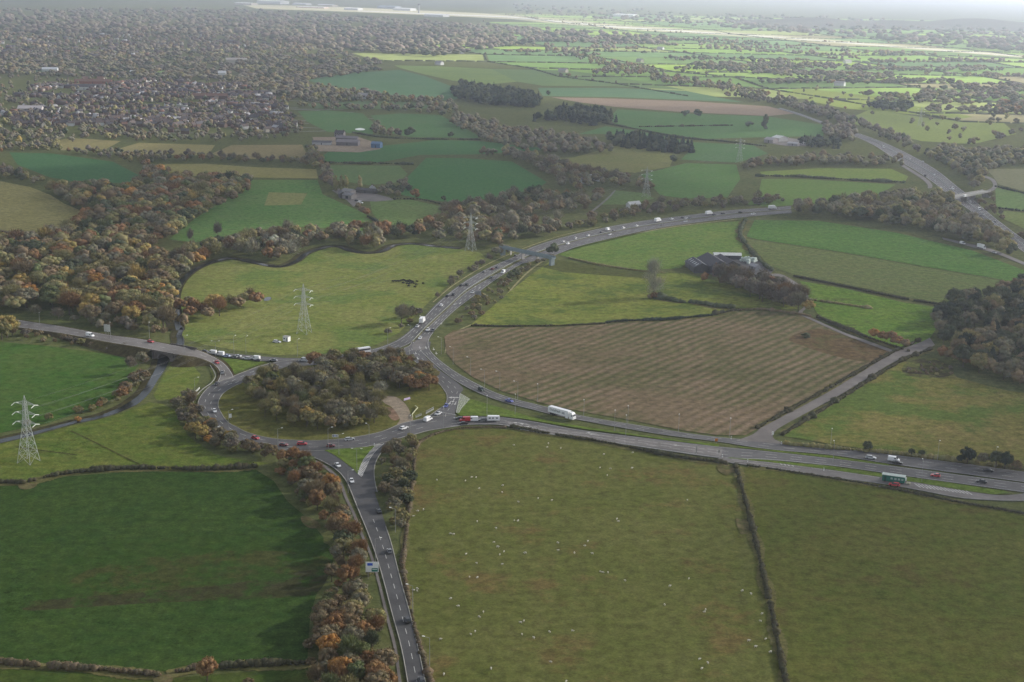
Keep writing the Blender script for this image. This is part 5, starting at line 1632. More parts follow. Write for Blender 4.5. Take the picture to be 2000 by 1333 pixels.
def make_van(name='van', L=5.2, W=1.95, H=2.25):
    t = thing(name, 'van', 'van')
    h = L / 2
    MB().prism([(-h, 0.35), (-h, H - 0.12), (-h + 0.15, H), (h - 1.75, H), (h - 0.95, 1.25), (h - 0.12, 0.98), (h, 0.75), (h, 0.35)], [W / 2, W / 2 - .06, W / 2 - 0.14, W / 2 - 0.14, W / 2 - 0.05, W / 2 - .06, W / 2 - .08, W / 2 - .05]).build('body', M_PAINT, t)
    MB().prism([(h - 1.62, H - 0.16), (h - 0.92, 1.27), (h - 0.87, 1.27), (h - 1.55, H - 0.14)], [W / 2 - 0.2, W / 2 - 0.14, W / 2 - 0.14, W / 2 - 0.2]).build('windscreen', M_GLASS, t)
    for s in (-1, 1):
        MB().box((h - 1.95, s * (W / 2 - 0.035), 1.55), (0.95, 0.05, 0.5)).build('side_window', M_GLASS, t)
    wm = wheel_me(0.34)
    for x in (-h + 1.0, h - 0.95):
        for s in (-1, 1):
            kid('wheel', wm, M_TYRE, t, (x, s * (W / 2 - 0.14), 0.34))
    return t


def make_lorry(name, text=None):
    t = thing(name, 'articulated lorry', 'lorry')
    MB().prism([(-8.2, 1.15), (-8.2, 3.85), (-8.0, 4.0), (4.6, 4.0), (4.75, 3.9), (4.75, 1.15)], [1.27, 1.27, 1.2, 1.2, 1.27, 1.27]).build('trailer', M_PAINT, t)
    MB().box((-2.5, 0, 0.98), (11, 0.9, 0.3)).build('chassis', M_DARK, t)
    MB().prism([(5.35, 0.6), (5.35, 3.1), (5.6, 3.75), (6.9, 3.6), (7.5, 2.9), (7.75, 1.7), (7.8, 0.45), (5.4, 0.45)], [1.22, 1.22, 1.1, 1.1, 1.2, 1.22, 1.22, 1.22]).build('cab', M_PAINT, t)
    MB().prism([(7.50, 2.82), (7.72, 1.92), (7.78, 1.92), (7.56, 2.86)], [1.02, 1.08, 1.08, 1.02]).build('windscreen', M_GLASS, t)
    for s in (-1, 1):
        MB().box((6.9, s * 1.225, 2.2), (0.7, 0.03, 0.6)).build('side_window', M_GLASS, t)
        MB().box((3.9, s * 1.18, 0.75), (1.9, 0.1, 0.75)).build('side_skirt', M_PAINT, t)
    wm = wheel_me(0.5, 0.32)
    for x in (-6.6, -5.3, -4.0, 4.4, 6.6):
        for s in (-1, 1):
            kid('wheel', wm, M_TYRE, t, (x, s * 1.05, 0.5))
    if text:
        cu = bpy.data.curves.new('lettering', 'FONT')
        cu.body = text
        cu.size, cu.extrude = 1.75, 0.004
        cu.align_x = 'CENTER'
        cu.materials.append(plain_mat('sign_ink', (0.02, 0.035, 0.03), 0.6))
        tmp = bpy.data.objects.new('lettering_curve', cu)
        COL.objects.link(tmp)
        bpy.context.view_layer.update()
        tm_ = bpy.data.meshes.new_from_object(tmp.evaluated_get(bpy.context.evaluated_depsgraph_get()))
        bpy.data.objects.remove(tmp)
        o = link('lettering', tm_, None, t)
        o.location, o.rotation_euler = (-3.6, -1.285, 2.15), (PI / 2, 0, 0)
        MB().box((1.6, -1.28, 2.45), (1.8, 0.02, 1.1)).build('grey_emblem', plain_mat('emblem_grey', (0.42, 0.42, 0.43)), t)
    return t


def make_box_truck(name='box_truck'):
    t = thing(name, 'box truck', 'lorry')
    MB().box((-1.2, 0, 2.35), (6.2, 2.45, 2.7)).build('load_box', M_PAINT, t)
    MB().prism([(2.05, 0.5), (2.05, 2.6), (3.2, 2.6), (3.75, 1.5), (3.8, 0.5)], [1.1, 1.05, 1.0, 1.1, 1.1]).build('cab', M_PAINT, t)
    MB().prism([(3.22, 2.5), (3.7, 1.6), (3.76, 1.6), (3.28, 2.54)], 0.92).build('windscreen', M_GLASS, t)
    MB().box((-0.6, 0, 0.85), (7, 0.9, 0.3)).build('chassis', M_DARK, t)
    wm = wheel_me(0.45, 0.3)
    for x in (-2.8, 2.7):
        for s in (-1, 1):
            kid('wheel', wm, M_TYRE, t, (x, s * 1.0, 0.45))
    return t


def make_coach():
    t = thing('coach', 'coach', 'coach')
    MB().prism([(-6, 0.4), (-6, 3.1), (-5.8, 3.4), (5.5, 3.4), (6, 2.6), (6.1, 0.4)], [1.25, 1.25, 1.12, 1.12, 1.2, 1.25]).build('body', M_PAINT, t)
    for s in (-1, 1):
        MB().box((-0.1, s * 1.255, 2.35), (11.2, 0.03, 0.85)).build('side_windows', M_GLASS, t)
    MB().prism([(5.56, 3.3), (6.02, 2.2), (6.1, 2.2), (5.62, 3.34)], 1.1).build('windscreen', M_GLASS, t)
    wm = wheel_me(0.5, 0.3)
    for x in (-3.4, 3.8):
        for s in (-1, 1):
            kid('wheel', wm, M_TYRE, t, (x, s * 1.1, 0.5))
    return t


def make_caravan():
    t = thing('caravan', 'caravan', 'caravan')
    MB().prism([(-3.0, 0.5), (-3.2, 1.5), (-2.9, 2.6), (2.7, 2.65), (3.2, 1.6), (3.0, 0.5)], [1.12, 1.12, 1.02, 1.02, 1.1, 1.1]).build('body', M_PAINT, t)
    for s in (-1, 1):
        for x in (-1.7, 0.2, 1.8):
            MB().box((x, s * 1.10, 1.75), (0.95, 0.04, 0.55)).build('window', M_GLASS, t)
    MB().tube((3.0, 0, 0.5), (4.3, 0, 0.45), 0.06).build('drawbar', M_DARK, t)
    wm = wheel_me(0.33)
    for s in (-1, 1):
        kid('wheel', wm, M_TYRE, t, (-0.2, s * 1.0, 0.33))
    return t


PROTOS = {'hatch': make_car('car', 4.1, 1.74, 1.47, 'hatch'), 'saloon': make_car('car', 4.6, 1.78, 1.43, 'saloon'), 'estate': make_car('car', 4.7, 1.78, 1.5, 'estate'),
          'suv': make_car('car', 4.6, 1.88, 1.75, 'suv'), 'van': make_van(), 'boxtruck': make_box_truck(), 'coach': make_coach(), 'caravan': make_caravan(), 'lorry': make_lorry('articulated_lorry', 'Dailyfresh')}
CARCOL = {'white': (0.78, 0.78, 0.78), 'silver': (0.50, 0.51, 0.52), 'grey': (0.16, 0.165, 0.17), 'black': (0.015, 0.015, 0.017), 'red': (0.50, 0.022, 0.03), 'blue': (0.07, 0.09, 0.36), 'pale blue': (0.36, 0.42, 0.58), 'dark green': (0.025, 0.05, 0.035), 'maroon': (0.2, 0.03, 0.03)}
first = {}
SZ = {k: [c.name for c in v.children] for k, v in PROTOS.items()}


def vehicle(kind, px, py, dx, dy, colour, label, z=0.40, group=None):
    root = PROTOS[kind]
    p = G(px, py, z)
    rz = heading(px, py, dx, dy, z)
    col = CARCOL[colour]
    names = ('body', 'roof', 'cab', 'trailer', 'load_box', 'side_skirt')
    if kind not in first:
        first[kind] = True
        r = root
        r.location, r.rotation_euler = p, (0, 0, rz)
        r['label'] = label
        if group:
            r['group'] = group
        for c in r.children:
            if c.name.split('.')[0] in names:
                c.color = (*col, 1)
    else:
        r = dup(root, p, rz, label=label, group=group, colour=col, coloured=names)
    return r


RBT = 'traffic on the roundabout'
V_ = [
    ('hatch', 424, 710, 10, 7, 'red', 'red hatchback coming off the river bridge towards the roundabout', RBT, 0.9),
    ('saloon', 434, 730, 5, 9, 'grey', 'dark grey car joining the roundabout behind the red hatchback', RBT, 0.42),
    ('saloon', 423.5, 752, -10, 8, 'black', 'black car on the north-west bend of the roundabout', RBT, 0.42),
    ('suv', 393.5, 799, 2, 8, 'black', 'black car in the outer lane beside the shrubs on the west bend', RBT, 0.42),
    ('hatch', 419, 805, 5, 8, 'white', 'white car in the inner lane of the west bend', RBT, 0.42),
    ('hatch', 499, 857.5, 12, 3, 'red', 'red car nearest the orange trees on the south side of the roundabout', RBT, 0.42),
    ('hatch', 554, 871, 12, 0.5, 'maroon', 'maroon car beside the roundabout lamp post', RBT, 0.42),
    ('estate', 590, 869, 12, 0, 'red', 'bright red estate car in the middle of the roundabout\'s south side', RBT, 0.42),
    ('hatch', 646, 873, 12, -0.6, 'maroon', 'maroon and black car above the splitter island tip', RBT, 0.42),
    ('estate', 683, 860, 12, -1.6, 'silver', 'silver estate car hugging the island kerb', RBT, 0.42),
    ('estate', 789, 838, 10, -3.4, 'white', 'white estate car crossing the mouth of the clay track', RBT, 0.42),
    ('van', 836, 822, 10, -4.5, 'white', 'bright white van beside the row of white marker posts', RBT, 0.42),
    ('saloon', 856, 810, -10, 4.5, 'silver', 'silver car entering the roundabout ahead of the blue car', RBT, 0.42),
    ('hatch', 871, 795, -5, 7, 'blue', 'small blue car waiting at the roundabout entry arrows', RBT, 0.42),
    ('suv', 940, 763, 10, 5, 'dark green', 'dark green car alone on the slip past the roundabout', 'eastbound traffic', 0.42),
    ('saloon', 995, 785, 10, 3, 'blue', 'blue car between the dark green car and the long white lorry', 'eastbound traffic', 0.42),
    ('saloon', 897, 819.5, -10, 0, 'black', 'black car at the head of the eastern queue', 'queue on the eastern approach', 0.42),
    ('van', 908, 823, -10, 0.3, 'red', 'red van in the queue on the eastern approach', 'queue on the eastern approach', 0.42),
    ('van', 923, 822.5, -10, 0, 'white', 'white van behind the red van in the queue', 'queue on the eastern approach', 0.42),
    ('estate', 942.5, 822.5, -10, 0, 'grey', 'dark grey estate car towing the white caravan', 'queue on the eastern approach', 0.42),
    ('caravan', 963.5, 822.5, -10, 0, 'white', 'white touring caravan with dark windows', 'queue on the eastern approach', 0.42),
    ('saloon', 904, 829, -10, 0.5, 'black', 'black car in the kerbside lane beside the red van', 'queue on the eastern approach', 0.42),
    ('saloon', 659.5, 911, 9, 8, 'white', 'white saloon leaving the roundabout on the lower road, farther of two', 'cars on the lower road', 0.42),
    ('hatch', 687, 942, 4, 9, 'white', 'white hatchback on the lower road below the splitter island', 'cars on the lower road', 0.42),
    ('saloon', 740, 1001, -5, -12, 'black', 'black saloon climbing the lower road to the junction', 'cars on the lower road', 0.42),
    ('hatch', 760.5, 1079, -5, -14, 'grey', 'grey hatchback level with the big blue and white sign', 'cars on the lower road', 0.42),
    ('suv', 795, 1214, -5, -18, 'black', 'black four-by-four on the lower road with silver roof rails', 'cars on the lower road', 0.42),
    ('suv', 823, 1333, -5, -18, 'black', 'black car cut off by the bottom edge of the picture', 'cars on the lower road', 0.42),
    ('estate', 1701, 896, 12, 1.6, 'silver', 'silver car alone in front of the small dark roadside shrub', 'eastbound traffic', 0.42),
    ('van', 1745.5, 901, 12, 1.6, 'white', 'white van on the dual carriageway overlapping a black car', 'eastbound traffic', 0.42),
    ('saloon', 1753, 906, 12, 1.6, 'black', 'black car tucked close beside the white van', 'eastbound traffic', 0.42),
    ('hatch', 1827, 931, -12, -1.8, 'red', 'small red car on the westbound side beyond the green cafe', 'westbound traffic', 0.42),
    ('saloon', 1930.5, 921, 12, 1.7, 'black', 'black car on the eastbound side by the painted arrows', 'eastbound traffic', 0.42),
    ('saloon', 1917, 943, -12, -1.8, 'black', 'black car on the westbound side below the other black car', 'westbound traffic', 0.42),
    ('estate', 1746.5, 949, -12, -1.6, 'red', 'red car parked against the green roadside cafe', None, 0.42),
    ('hatch', 294.5, 669, 10, 2, 'red', 'bright red car crossing the river bridge', 'cars on the left-hand road', 4.65),
    ('van', 176, 657.5, 10, 2, 'white', 'white van seen end-on along the left-hand road', 'cars on the left-hand road', 3.0),
    ('lorry', 1098, 814.5, 11, 3.1, 'white', 'long white articulated lorry with black lettering on its trailer', None, 0.42),
    ('coach', 704, 691, -12, 1.6, 'white', 'white coach with dark window band behind the roundabout copse', None, 0.42),
    ('boxtruck', 825, 631, 9, -9.5, 'white', 'white box truck heading away on the northbound carriageway', None, 0.42),
]
for k, x, y_, dx, dy, c, lab, grp, z in V_:
    vehicle(k, x, y_, dx, dy, c, lab, z, grp)
QG = 'queue of cars north of the roundabout'
for k, x, y_, c, lab in (
        ('van', 414, 691.5, 'white', 'first of two white vans at the head of the northern queue'), ('van', 429, 694, 'white', 'second of two white vans at the head of the northern queue'),
        ('saloon', 398, 688, 'black', 'black car ahead of the two white vans in the northern queue'), ('saloon', 441.5, 697, 'pale blue', 'pale blue car right behind the two white vans'),
        ('hatch', 456.5, 699, 'grey', 'dark grey car at the middle of the northern queue'), ('saloon', 463.5, 697.5, 'silver', 'silver car level with the grey one in the northern queue'),
        ('estate', 481, 702, 'silver', 'silver estate in the northern queue before its last white van'), ('van', 499, 702.5, 'white', 'last white van of the northern queue'),
        ('hatch', 503, 706, 'black', 'black car in the shadow of the last white queue van'), ('saloon', 534, 705.5, 'grey', 'grey car trailing behind the northern queue'), ('van', 593, 706, 'silver', 'silver van beside the copse, well behind the northern queue')):
    vehicle(k, x, y_, -10, -1.0, c, lab, 0.42, QG)

# traffic on the curving dual carriageway: nearest the roundabout first
NBG, SBG = 'traffic on the curving dual carriageway', 'traffic on the curving dual carriageway'
CV = [
    ('hatch', 815, 639, 9, -9, 'white', 'white car just behind the white box truck'), ('estate', 862, 598, 9, -9, 'white', 'white car ahead of the white box truck'),
    ('hatch', 873.5, 580, 9, -8, 'black', 'nearer black car of the outer pair ahead of the box truck'), ('suv', 886, 577, 9, -8, 'black', 'farther black car of the outer pair ahead of the box truck'),
    ('suv', 912, 557.5, 9, -7, 'black', 'black four-by-four beside the grey sign back'), ('hatch', 900.5, 559, 9, -7, 'black', 'small black car following the four-by-four past the sign back'),
    ('hatch', 945.5, 532.5, 10, -6, 'grey', 'grey car on the outer lane before the footbridge'), ('hatch', 962, 526.5, 10, -6, 'maroon', 'maroon car approaching the footbridge'),
    ('hatch', 971, 524, 10, -6, 'black', 'black car next ahead of the maroon car'), ('van', 982.5, 533.5, -10, 6, 'white', 'white van coming away from the footbridge'),
    ('estate', 959, 544.5, -10, 6.5, 'black', 'black car following the white van from the footbridge'), ('hatch', 922.5, 572.5, -9, 7, 'silver', 'silver car passing close to the big grey sign back'),
    ('hatch', 835.5, 646, -8, 9, 'white', 'white car at the top of the roundabout approach'), ('hatch', 845, 647.5, -8, 9, 'black', 'black car side by side with a white one on the approach'),
    ('saloon', 820.5, 662, -7, 10, 'white', 'white saloon on the worn grey approach surface'), ('hatch', 1007, 501, 10, -5, 'black', 'black car almost under the footbridge'),
    ('hatch', 1100, 473, 10, -4, 'white', 'first white car beyond the footbridge'), ('estate', 1109, 477.5, -10, 4, 'white', 'white car returning beyond the footbridge'),
    ('hatch', 1124, 466.5, 10, -4, 'white', 'second white car beyond the footbridge'), ('hatch', 1149, 461, 10, -3.5, 'white', 'third white car beyond the footbridge'),
    ('hatch', 1175, 455, 10, -3, 'black', 'black car following the white line of cars beyond the footbridge'), ('van', 1187.5, 450, 10, -3, 'white', 'white van midway along the bend beyond the footbridge'),
    ('hatch', 1191, 459.5, -10, 3, 'silver', 'silver car opposite the white van on the bend'), ('hatch', 1199, 452, 10, -3, 'black', 'black car just ahead of the bend\'s white van'),
    ('estate', 1217.5, 446.5, 10, -3, 'white', 'white car below the first dark trees of the outer belt'), ('hatch', 1244, 442.5, 10, -2.4, 'white', 'white car before the large white van on the bend'),
    ('boxtruck', 1285, 434, 10, -2.2, 'white', 'large white box truck on the far bend'), ('hatch', 1292.5, 440.5, -10, 2, 'black', 'black car passing the box truck on the far bend'),
    ('hatch', 1312, 429, 10, -1.8, 'white', 'white car in front of the far bend box truck'), ('hatch', 1334, 426.5, 10, -1.6, 'black', 'black car of the cluster on the far bend'),
    ('hatch', 1340, 427.5, 10, -1.6, 'white', 'white car of the cluster on the far bend'), ('hatch', 1348, 427, 10, -1.4, 'grey', 'grey car of the cluster on the far bend'),
    ('hatch', 1339, 434, -10, 1.4, 'silver', 'silver car opposite the cluster on the far bend'), ('boxtruck', 1385, 420, 10, -1.4, 'white', 'white truck near the far end of the visible bend'),
    ('hatch', 1394, 421, 10, -1.2, 'black', 'black car beside the far truck'), ('hatch', 1412, 418.5, 10, -1.2, 'black', 'black car ahead of the far truck'),
    ('estate', 1471, 419.5, -10, 1, 'white', 'white car low on the far straight'), ('hatch', 1446, 416, 10, -1, 'black', 'black car on the far straight'),
    ('boxtruck', 1509, 409, 10, -0.6, 'white', 'white truck about to vanish behind the interchange wood'),
]
for k, x, y_, dx, dy, c, lab in CV:
    vehicle(k, x, y_, dx, dy, c, lab, 0.42, NBG)
MWG = 'traffic on the motorway'
MC = [
    ('van', 1807, 345, 'black', 'black van on the motorway above the bend of the side track'), ('hatch', 1825, 342, 'white', 'white car on the far side of the motorway before the overbridge'),
    ('hatch', 1825, 354, 'silver', 'silver car in the middle of the motorway before the overbridge'), ('hatch', 1838, 368, 'white', 'white car on the near side before the overbridge'),
    ('estate', 1855, 369, 'white', 'left of two white cars side by side near the overbridge'), ('van', 1861, 370, 'white', 'right of two white vehicles side by side near the overbridge'),
    ('hatch', 1877, 379.5, 'silver', 'silver car just before the overbridge'), ('van', 1854, 388, 'white', 'white van at the left end of the overbridge'),
    ('estate', 1895, 395.5, 'white', 'white car coming out from under the overbridge'), ('van', 1913, 410.5, 'white', 'white van just past the overbridge'),
    ('hatch', 1920, 420, 'silver', 'silver car next after the white van past the overbridge'), ('suv', 1915, 424, 'black', 'black car on the inner lane past the overbridge'),
    ('hatch', 1943, 435.5, 'black', 'lone black car midway between overbridge and picture edge'), ('hatch', 1971, 455.5, 'black', 'black car first of the group by the picture edge'),
    ('estate', 1977, 464.5, 'silver', 'silver car last of the group by the picture edge'), ('hatch', 1966, 462.5, 'silver', 'silver car on the inner side of the group by the picture edge'),
    ('van', 1726, 289, 'white', 'white van farthest along the visible motorway'), ('hatch', 1777, 311.5, 'white', 'white car above the belt of trees on the far motorway'), ('hatch', 1803, 316.5, 'silver', 'silver car above the knoll on the far motorway'),
]
for k, x, y_, c, lab in MC:
    vehicle(k, x, y_, 10, 7.5, c, lab, 0.42, MWG)
vehicle('van', 1885, 385, 10, -1.6, 'white', 'white van driving over the motorway overbridge', 6.7, MWG)
for k, x, y_, c, lab in (('van', 1880, 477, 'white', 'first white van on the slip road under the interchange wood'), ('boxtruck', 1917, 486, 'white', 'white truck on the slip road under the interchange wood'), ('hatch', 1942, 495, 'silver', 'silver car last on the slip road')):
    vehicle(k, x, y_, 10, 2.5, c, lab, 0.42, 'traffic on the slip road')
vehicle('estate', 541, 669.5, 10, 1, 'white', 'white car with dark windows parked in the meadow below the pylon', 0.1)
vehicle('van', 704, 397.5, 10, 1, 'white', 'white van parked in the grey farmyard', 0.4)
vehicle('suv', 697, 393.5, 10, 0, 'black', 'black car parked in the grey farmyard', 0.4)
vehicle('van', 1538, 556, 4, 4, 'white', 'white van on the lane past the barns', 0.5)

# ================================================================== ANIMALS
def make_sheep():
    bm = bmesh.new()
    bmesh.ops.create_uvsphere(bm, u_segments=14, v_segments=10, radius=1.0)
    for v in bm.verts:
        x, y_, z = v.co
        k = 1 + 0.05 * math.sin(9 * x + 5 * y_) * math.cos(7 * z)
        v.co = Vector((x * 0.62 * k, y_ * 0.36 * k, 0.62 + z * (0.34 if z > 0 else 0.27) * k))
    # neck and head pulled out of the front of the body
    fr = [f for f in bm.faces if f.calc_center_median().x > 0.50 and 0.5 < f.calc_center_median().z < 0.9]
    for dx, dz, s in ((0.22, 0.06, 0.7), (0.16, -0.06, 0.75), (0.14, -0.12, 0.55)):
        r = bmesh.ops.extrude_face_region(bm, geom=fr)
        vs = [g_ for g_ in r['geom'] if isinstance(g_, bmesh.types.BMVert)]
        c = sum((v.co for v in vs), Vector()) / len(vs)
        for v in vs:
            v.co = c + (v.co - c) * s + Vector((dx, 0, dz))
        bmesh.ops.delete(bm, geom=fr, context='FACES_ONLY')
        fr = [g_ for g_ in r['geom'] if isinstance(g_, bmesh.types.BMFace)]
    # legs pulled down from the belly
    for lx, ly in ((0.36, 0.16), (0.36, -0.16), (-0.36, 0.16), (-0.36, -0.16)):
        f = min((f for f in bm.faces if f.normal.z < -0.1), key=lambda f: (f.calc_center_median() - Vector((lx, ly, 0.42))).length)
        for s, z in ((0.6, 0.28), (0.8, 0.0)):
            r = bmesh.ops.extrude_face_region(bm, geom=[f])
            vs = [g_ for g_ in r['geom'] if isinstance(g_, bmesh.types.BMVert)]
            c = sum((v.co for v in vs), Vector()) / len(vs)
            for v in vs:
                q = c + (v.co - c) * s
                v.co = Vector((q.x, q.y, z))
            bmesh.ops.delete(bm, geom=[f], context='FACES_ONLY')
            f = [g_ for g_ in r['geom'] if isinstance(g_, bmesh.types.BMFace)][0]
    bm.normal_update()
    me = bpy.data.meshes.new('sheep')
    bm.to_mesh(me)
    bm.free()
    return me


sheep_me = make_sheep()
sheep_me.materials.append(M_WOOL)
SHEEP = [(853, 938), (909, 939.5), (921, 933), (930, 933), (981, 962.5), (827, 996), (816, 999), (807, 1009), (932, 1019.5), (969, 1032.5), (880, 1043), (886, 1044.5), (965, 1060), (972, 1069), (910, 1083), (976, 1084), (984.5, 1078), (931, 1101),
         (980.5, 1103), (917, 1128), (932.5, 1129), (808, 1154), (814.5, 1151), (814.5, 1155), (880.5, 1170), (895, 1185), (944, 1196), (935.5, 1206), (928, 1234), (919.5, 1240), (860, 1249.5), (959, 1307), (867, 1318), (1071, 867), (1069, 874), (1095.5, 876),
         (1179, 888), (1236, 884.5), (1172, 914), (1192.5, 916), (1234, 915), (1186, 929), (1051, 974), (1077.5, 978), (1012, 981), (1342.5, 977.5), (1004.5, 1017.5), (1012, 1018), (1205, 1014.5), (1208, 1019), (1089, 1061), (1148, 1058), (1142.5, 1067),
         (1090.5, 1075.5), (1122, 1081), (1157, 1082), (1026, 1081), (1172.5, 1117.5), (1177, 1119), (1187.5, 1119), (1221, 1135), (1345.5, 1131), (1308, 1145.5), (1298, 1182), (1376, 1196), (1378, 1192), (1450, 1155), (1467, 1161), (1488, 1199.5), (1485.5, 1214),
         (1495.5, 1249), (1462, 1252.5), (1475.5, 1264), (1017, 1217), (1023, 1214), (1019.5, 1240), (1042.5, 1247), (1073, 1235), (1118, 1233), (1076, 1294), (1366, 1288.5), (1382.5, 1296), (1370.5, 1307), (1106, 1332), (1505, 1274.5), (982, 949), (1004, 870), (936, 955)]
for i, (x, y_) in enumerate(SHEEP):
    o = bpy.data.objects.new('sheep', sheep_me)
    COL.objects.link(o)
    o.location = G(x, y_ + 1, 0.08)
    o.rotation_euler = (0, 0, rng.uniform(0, 6.28))
    o.scale = (rng.uniform(0.68, 0.86),) * 3
    tag(o, 'white sheep grazing on the wide olive pasture beside the lower road', 'sheep', 'sheep on the olive pasture')
cow_me = sheep_me.copy()
cow_me.materials.clear()
cow_me.materials.append(M_HIDE)
for (x, y_) in [(767, 551.5), (771, 551), (774, 551.5), (777, 551), (780, 551.5), (784, 550), (788, 549), (790, 550.5), (793, 552), (796, 551), (800, 550), (803, 551.5), (806, 552.5), (798, 553), (801, 554), (805, 555), (795, 556.5), (799, 557), (808, 556), (814, 552), (813, 558), (787, 555), (798, 561), (810, 562.5), (826, 556)]:
    o = bpy.data.objects.new('cow', cow_me)
    COL.objects.link(o)
    o.location, o.rotation_euler, o.scale = G(x, y_, 0.1), (0, 0, rng.uniform(-0.6, 0.6)), (1.5, 1.45, 1.55)
    tag(o, 'black cow in the tight herd on the river meadow', 'cow', 'herd of black cattle on the river meadow')

# ================================================================== PYLONS
def beam(mb, p, q, w):
    mb.tube(p, q, w, n=4, caps=False)


def make_pylon():
    t = thing('pylon', 'steel lattice pylon', 'pylon')
    HT, mb = 30.5, MB()
    lev = [0, 4.5, 8.5, 12, 15, 17.5, 20, 22.5, 25, 27.5]
    hw = lambda z: 3.4 + (1.05 - 3.4) * min(1, z / 17.5) if z < 17.5 else 1.05 - 0.5 * (z - 17.5) / 10
    cs = [(-1, -1), (1, -1), (1, 1), (-1, 1)]
    for a, b in cs:
        for z0, z1 in zip(lev[:-1], lev[1:]):
            beam(mb, (a * hw(z0), b * hw(z0), z0), (a * hw(z1), b * hw(z1), z1), 0.11)
        beam(mb, (a * hw(27.5), b * hw(27.5), 27.5), (0, 0, HT), 0.08)
    for i in range(4):
        (a, b), (c, d) = cs[i], cs[(i + 1) % 4]
        for z0, z1 in zip(lev[:-1], lev[1:]):
            beam(mb, (a * hw(z0), b * hw(z0), z0), (c * hw(z1), d * hw(z1), z1), 0.06)
            beam(mb, (c * hw(z0), d * hw(z0), z0), (a * hw(z1), b * hw(z1), z1), 0.06)
            beam(mb, (a * hw(z1), b * hw(z1), z1), (c * hw(z1), d * hw(z1), z1), 0.06)
    mb.build('lattice_tower', M_PYLON, t)
    for z in (17.5, 21.8, 26.1):
        for s in (-1, 1):
            mb = MB()
            for b in (-1, 1):
                beam(mb, (0, b * hw(z), z), (s * 5.2, 0, z + 0.6), 0.07)
                beam(mb, (0, b * hw(z), z + 1.9), (s * 5.2, 0, z + 0.6), 0.07)
                beam(mb, (s * 1.9, b * hw(z) * 0.6, z + 0.25), (s * 1.9, b * hw(z) * 0.6, z + 1.3), 0.05)
                beam(mb, (s * 1.9, b * hw(z) * 0.6, z + 1.3), (s * 3.2, b * hw(z) * 0.3, z + 0.42), 0.05)
            a = mb.build('crossarm', M_PYLON, t)
            for b in (-1, 1):
                MB().tube((s * 5.2, 0, z + 0.5), (s * 5.2, b * 2.3, z - 0.2), 0.15, n=6).build('insulator', M_PORCEL, a)
    return t


PY = [(56, 903), (594, 651.5), (919, 490), (1262, 385), (1444, 318), (1797, 247)]
PYP = [G(*p) for p in PY]
PL = ['nearest lattice pylon, standing in the meadow by the left edge', 'lattice pylon in the middle of the big river meadow', 'lattice pylon against the woods near the footbridge',
      'faint distant pylon behind the dual carriageway belt', 'second faint distant pylon by the interchange wood', 'farthest faint pylon in the bright fields beyond the motorway']
pyl = make_pylon()
for i, p in enumerate(PYP):
    q = PYP[min(i + 1, len(PYP) - 1)] - PYP[max(i - 1, 0)]
    rz = math.atan2(q.y, q.x) + PI / 2
    if i == 0:
        pyl.location, pyl.rotation_euler = p, (0, 0, rz)
        pyl['label'], pyl['group'] = PL[0], 'pylons of the power line'
        PR = [rz]
    else:
        dup(pyl, p, rz, label=PL[i], group='pylons of the power line')
        PR.append(rz)
for i in range(len(PYP) - 1):
    for z, zn in ((17.3, 'bottom'), (21.6, 'middle'), (25.9, 'top')):
        for s, sn in ((-1, 'nearer'), (1, 'farther')):
            a = PYP[i] + Vector((s * 5.2 * math.cos(PR[i]), s * 5.2 * math.sin(PR[i]), z))
            b = PYP[i + 1] + Vector((s * 5.2 * math.cos(PR[i + 1]), s * 5.2 * math.sin(PR[i + 1]), z))
            mb = MB()
            n_ = 24
            sag = (b - a).length * 0.022
            P = [a.lerp(b, k / n_) - Vector((0, 0, sag * 4 * (k / n_) * (1 - k / n_))) for k in range(n_ + 1)]
            for k in range(n_):
                mb.tube(P[k], P[k + 1], 0.022, n=4, caps=False)
            o = mb.build('power_cable', M_WIRE)
            sp = ('near left pylon to the meadow pylon', 'meadow pylon to the footbridge pylon', 'footbridge pylon to the first faint pylon', 'first to the second faint pylon', 'second faint pylon to the farthest')[i]
            tag(o, f'thin {zn} power cable, {sn} side, {sp}', 'cable', 'power cables between the pylons')

# ================================================================== LAMPS, SIGNS, POSTS
def make_lamp(double):
    t = thing('street_lamp', 'street lamp', 'street lamp')
    MB().tube((0, 0, -0.1), (0, 0, 9.6), 0.10, 0.06, 8).build('pole', M_LAMPSTEEL, t)
    for s in ((-1, 1) if double else (1,)):
        MB().tube((0, 0, 9.55), (s * 1.7, 0, 9.95), 0.06, 0.05, 6).build('arm', M_LAMPSTEEL, t)
        MB().prism([(s * 1.6, 9.86), (s * 1.65, 10.05), (s * 2.4, 10.06), (s * 2.5, 9.93)], 0.2).build('lamp_head', M_LAMPHEAD, t)
    return t


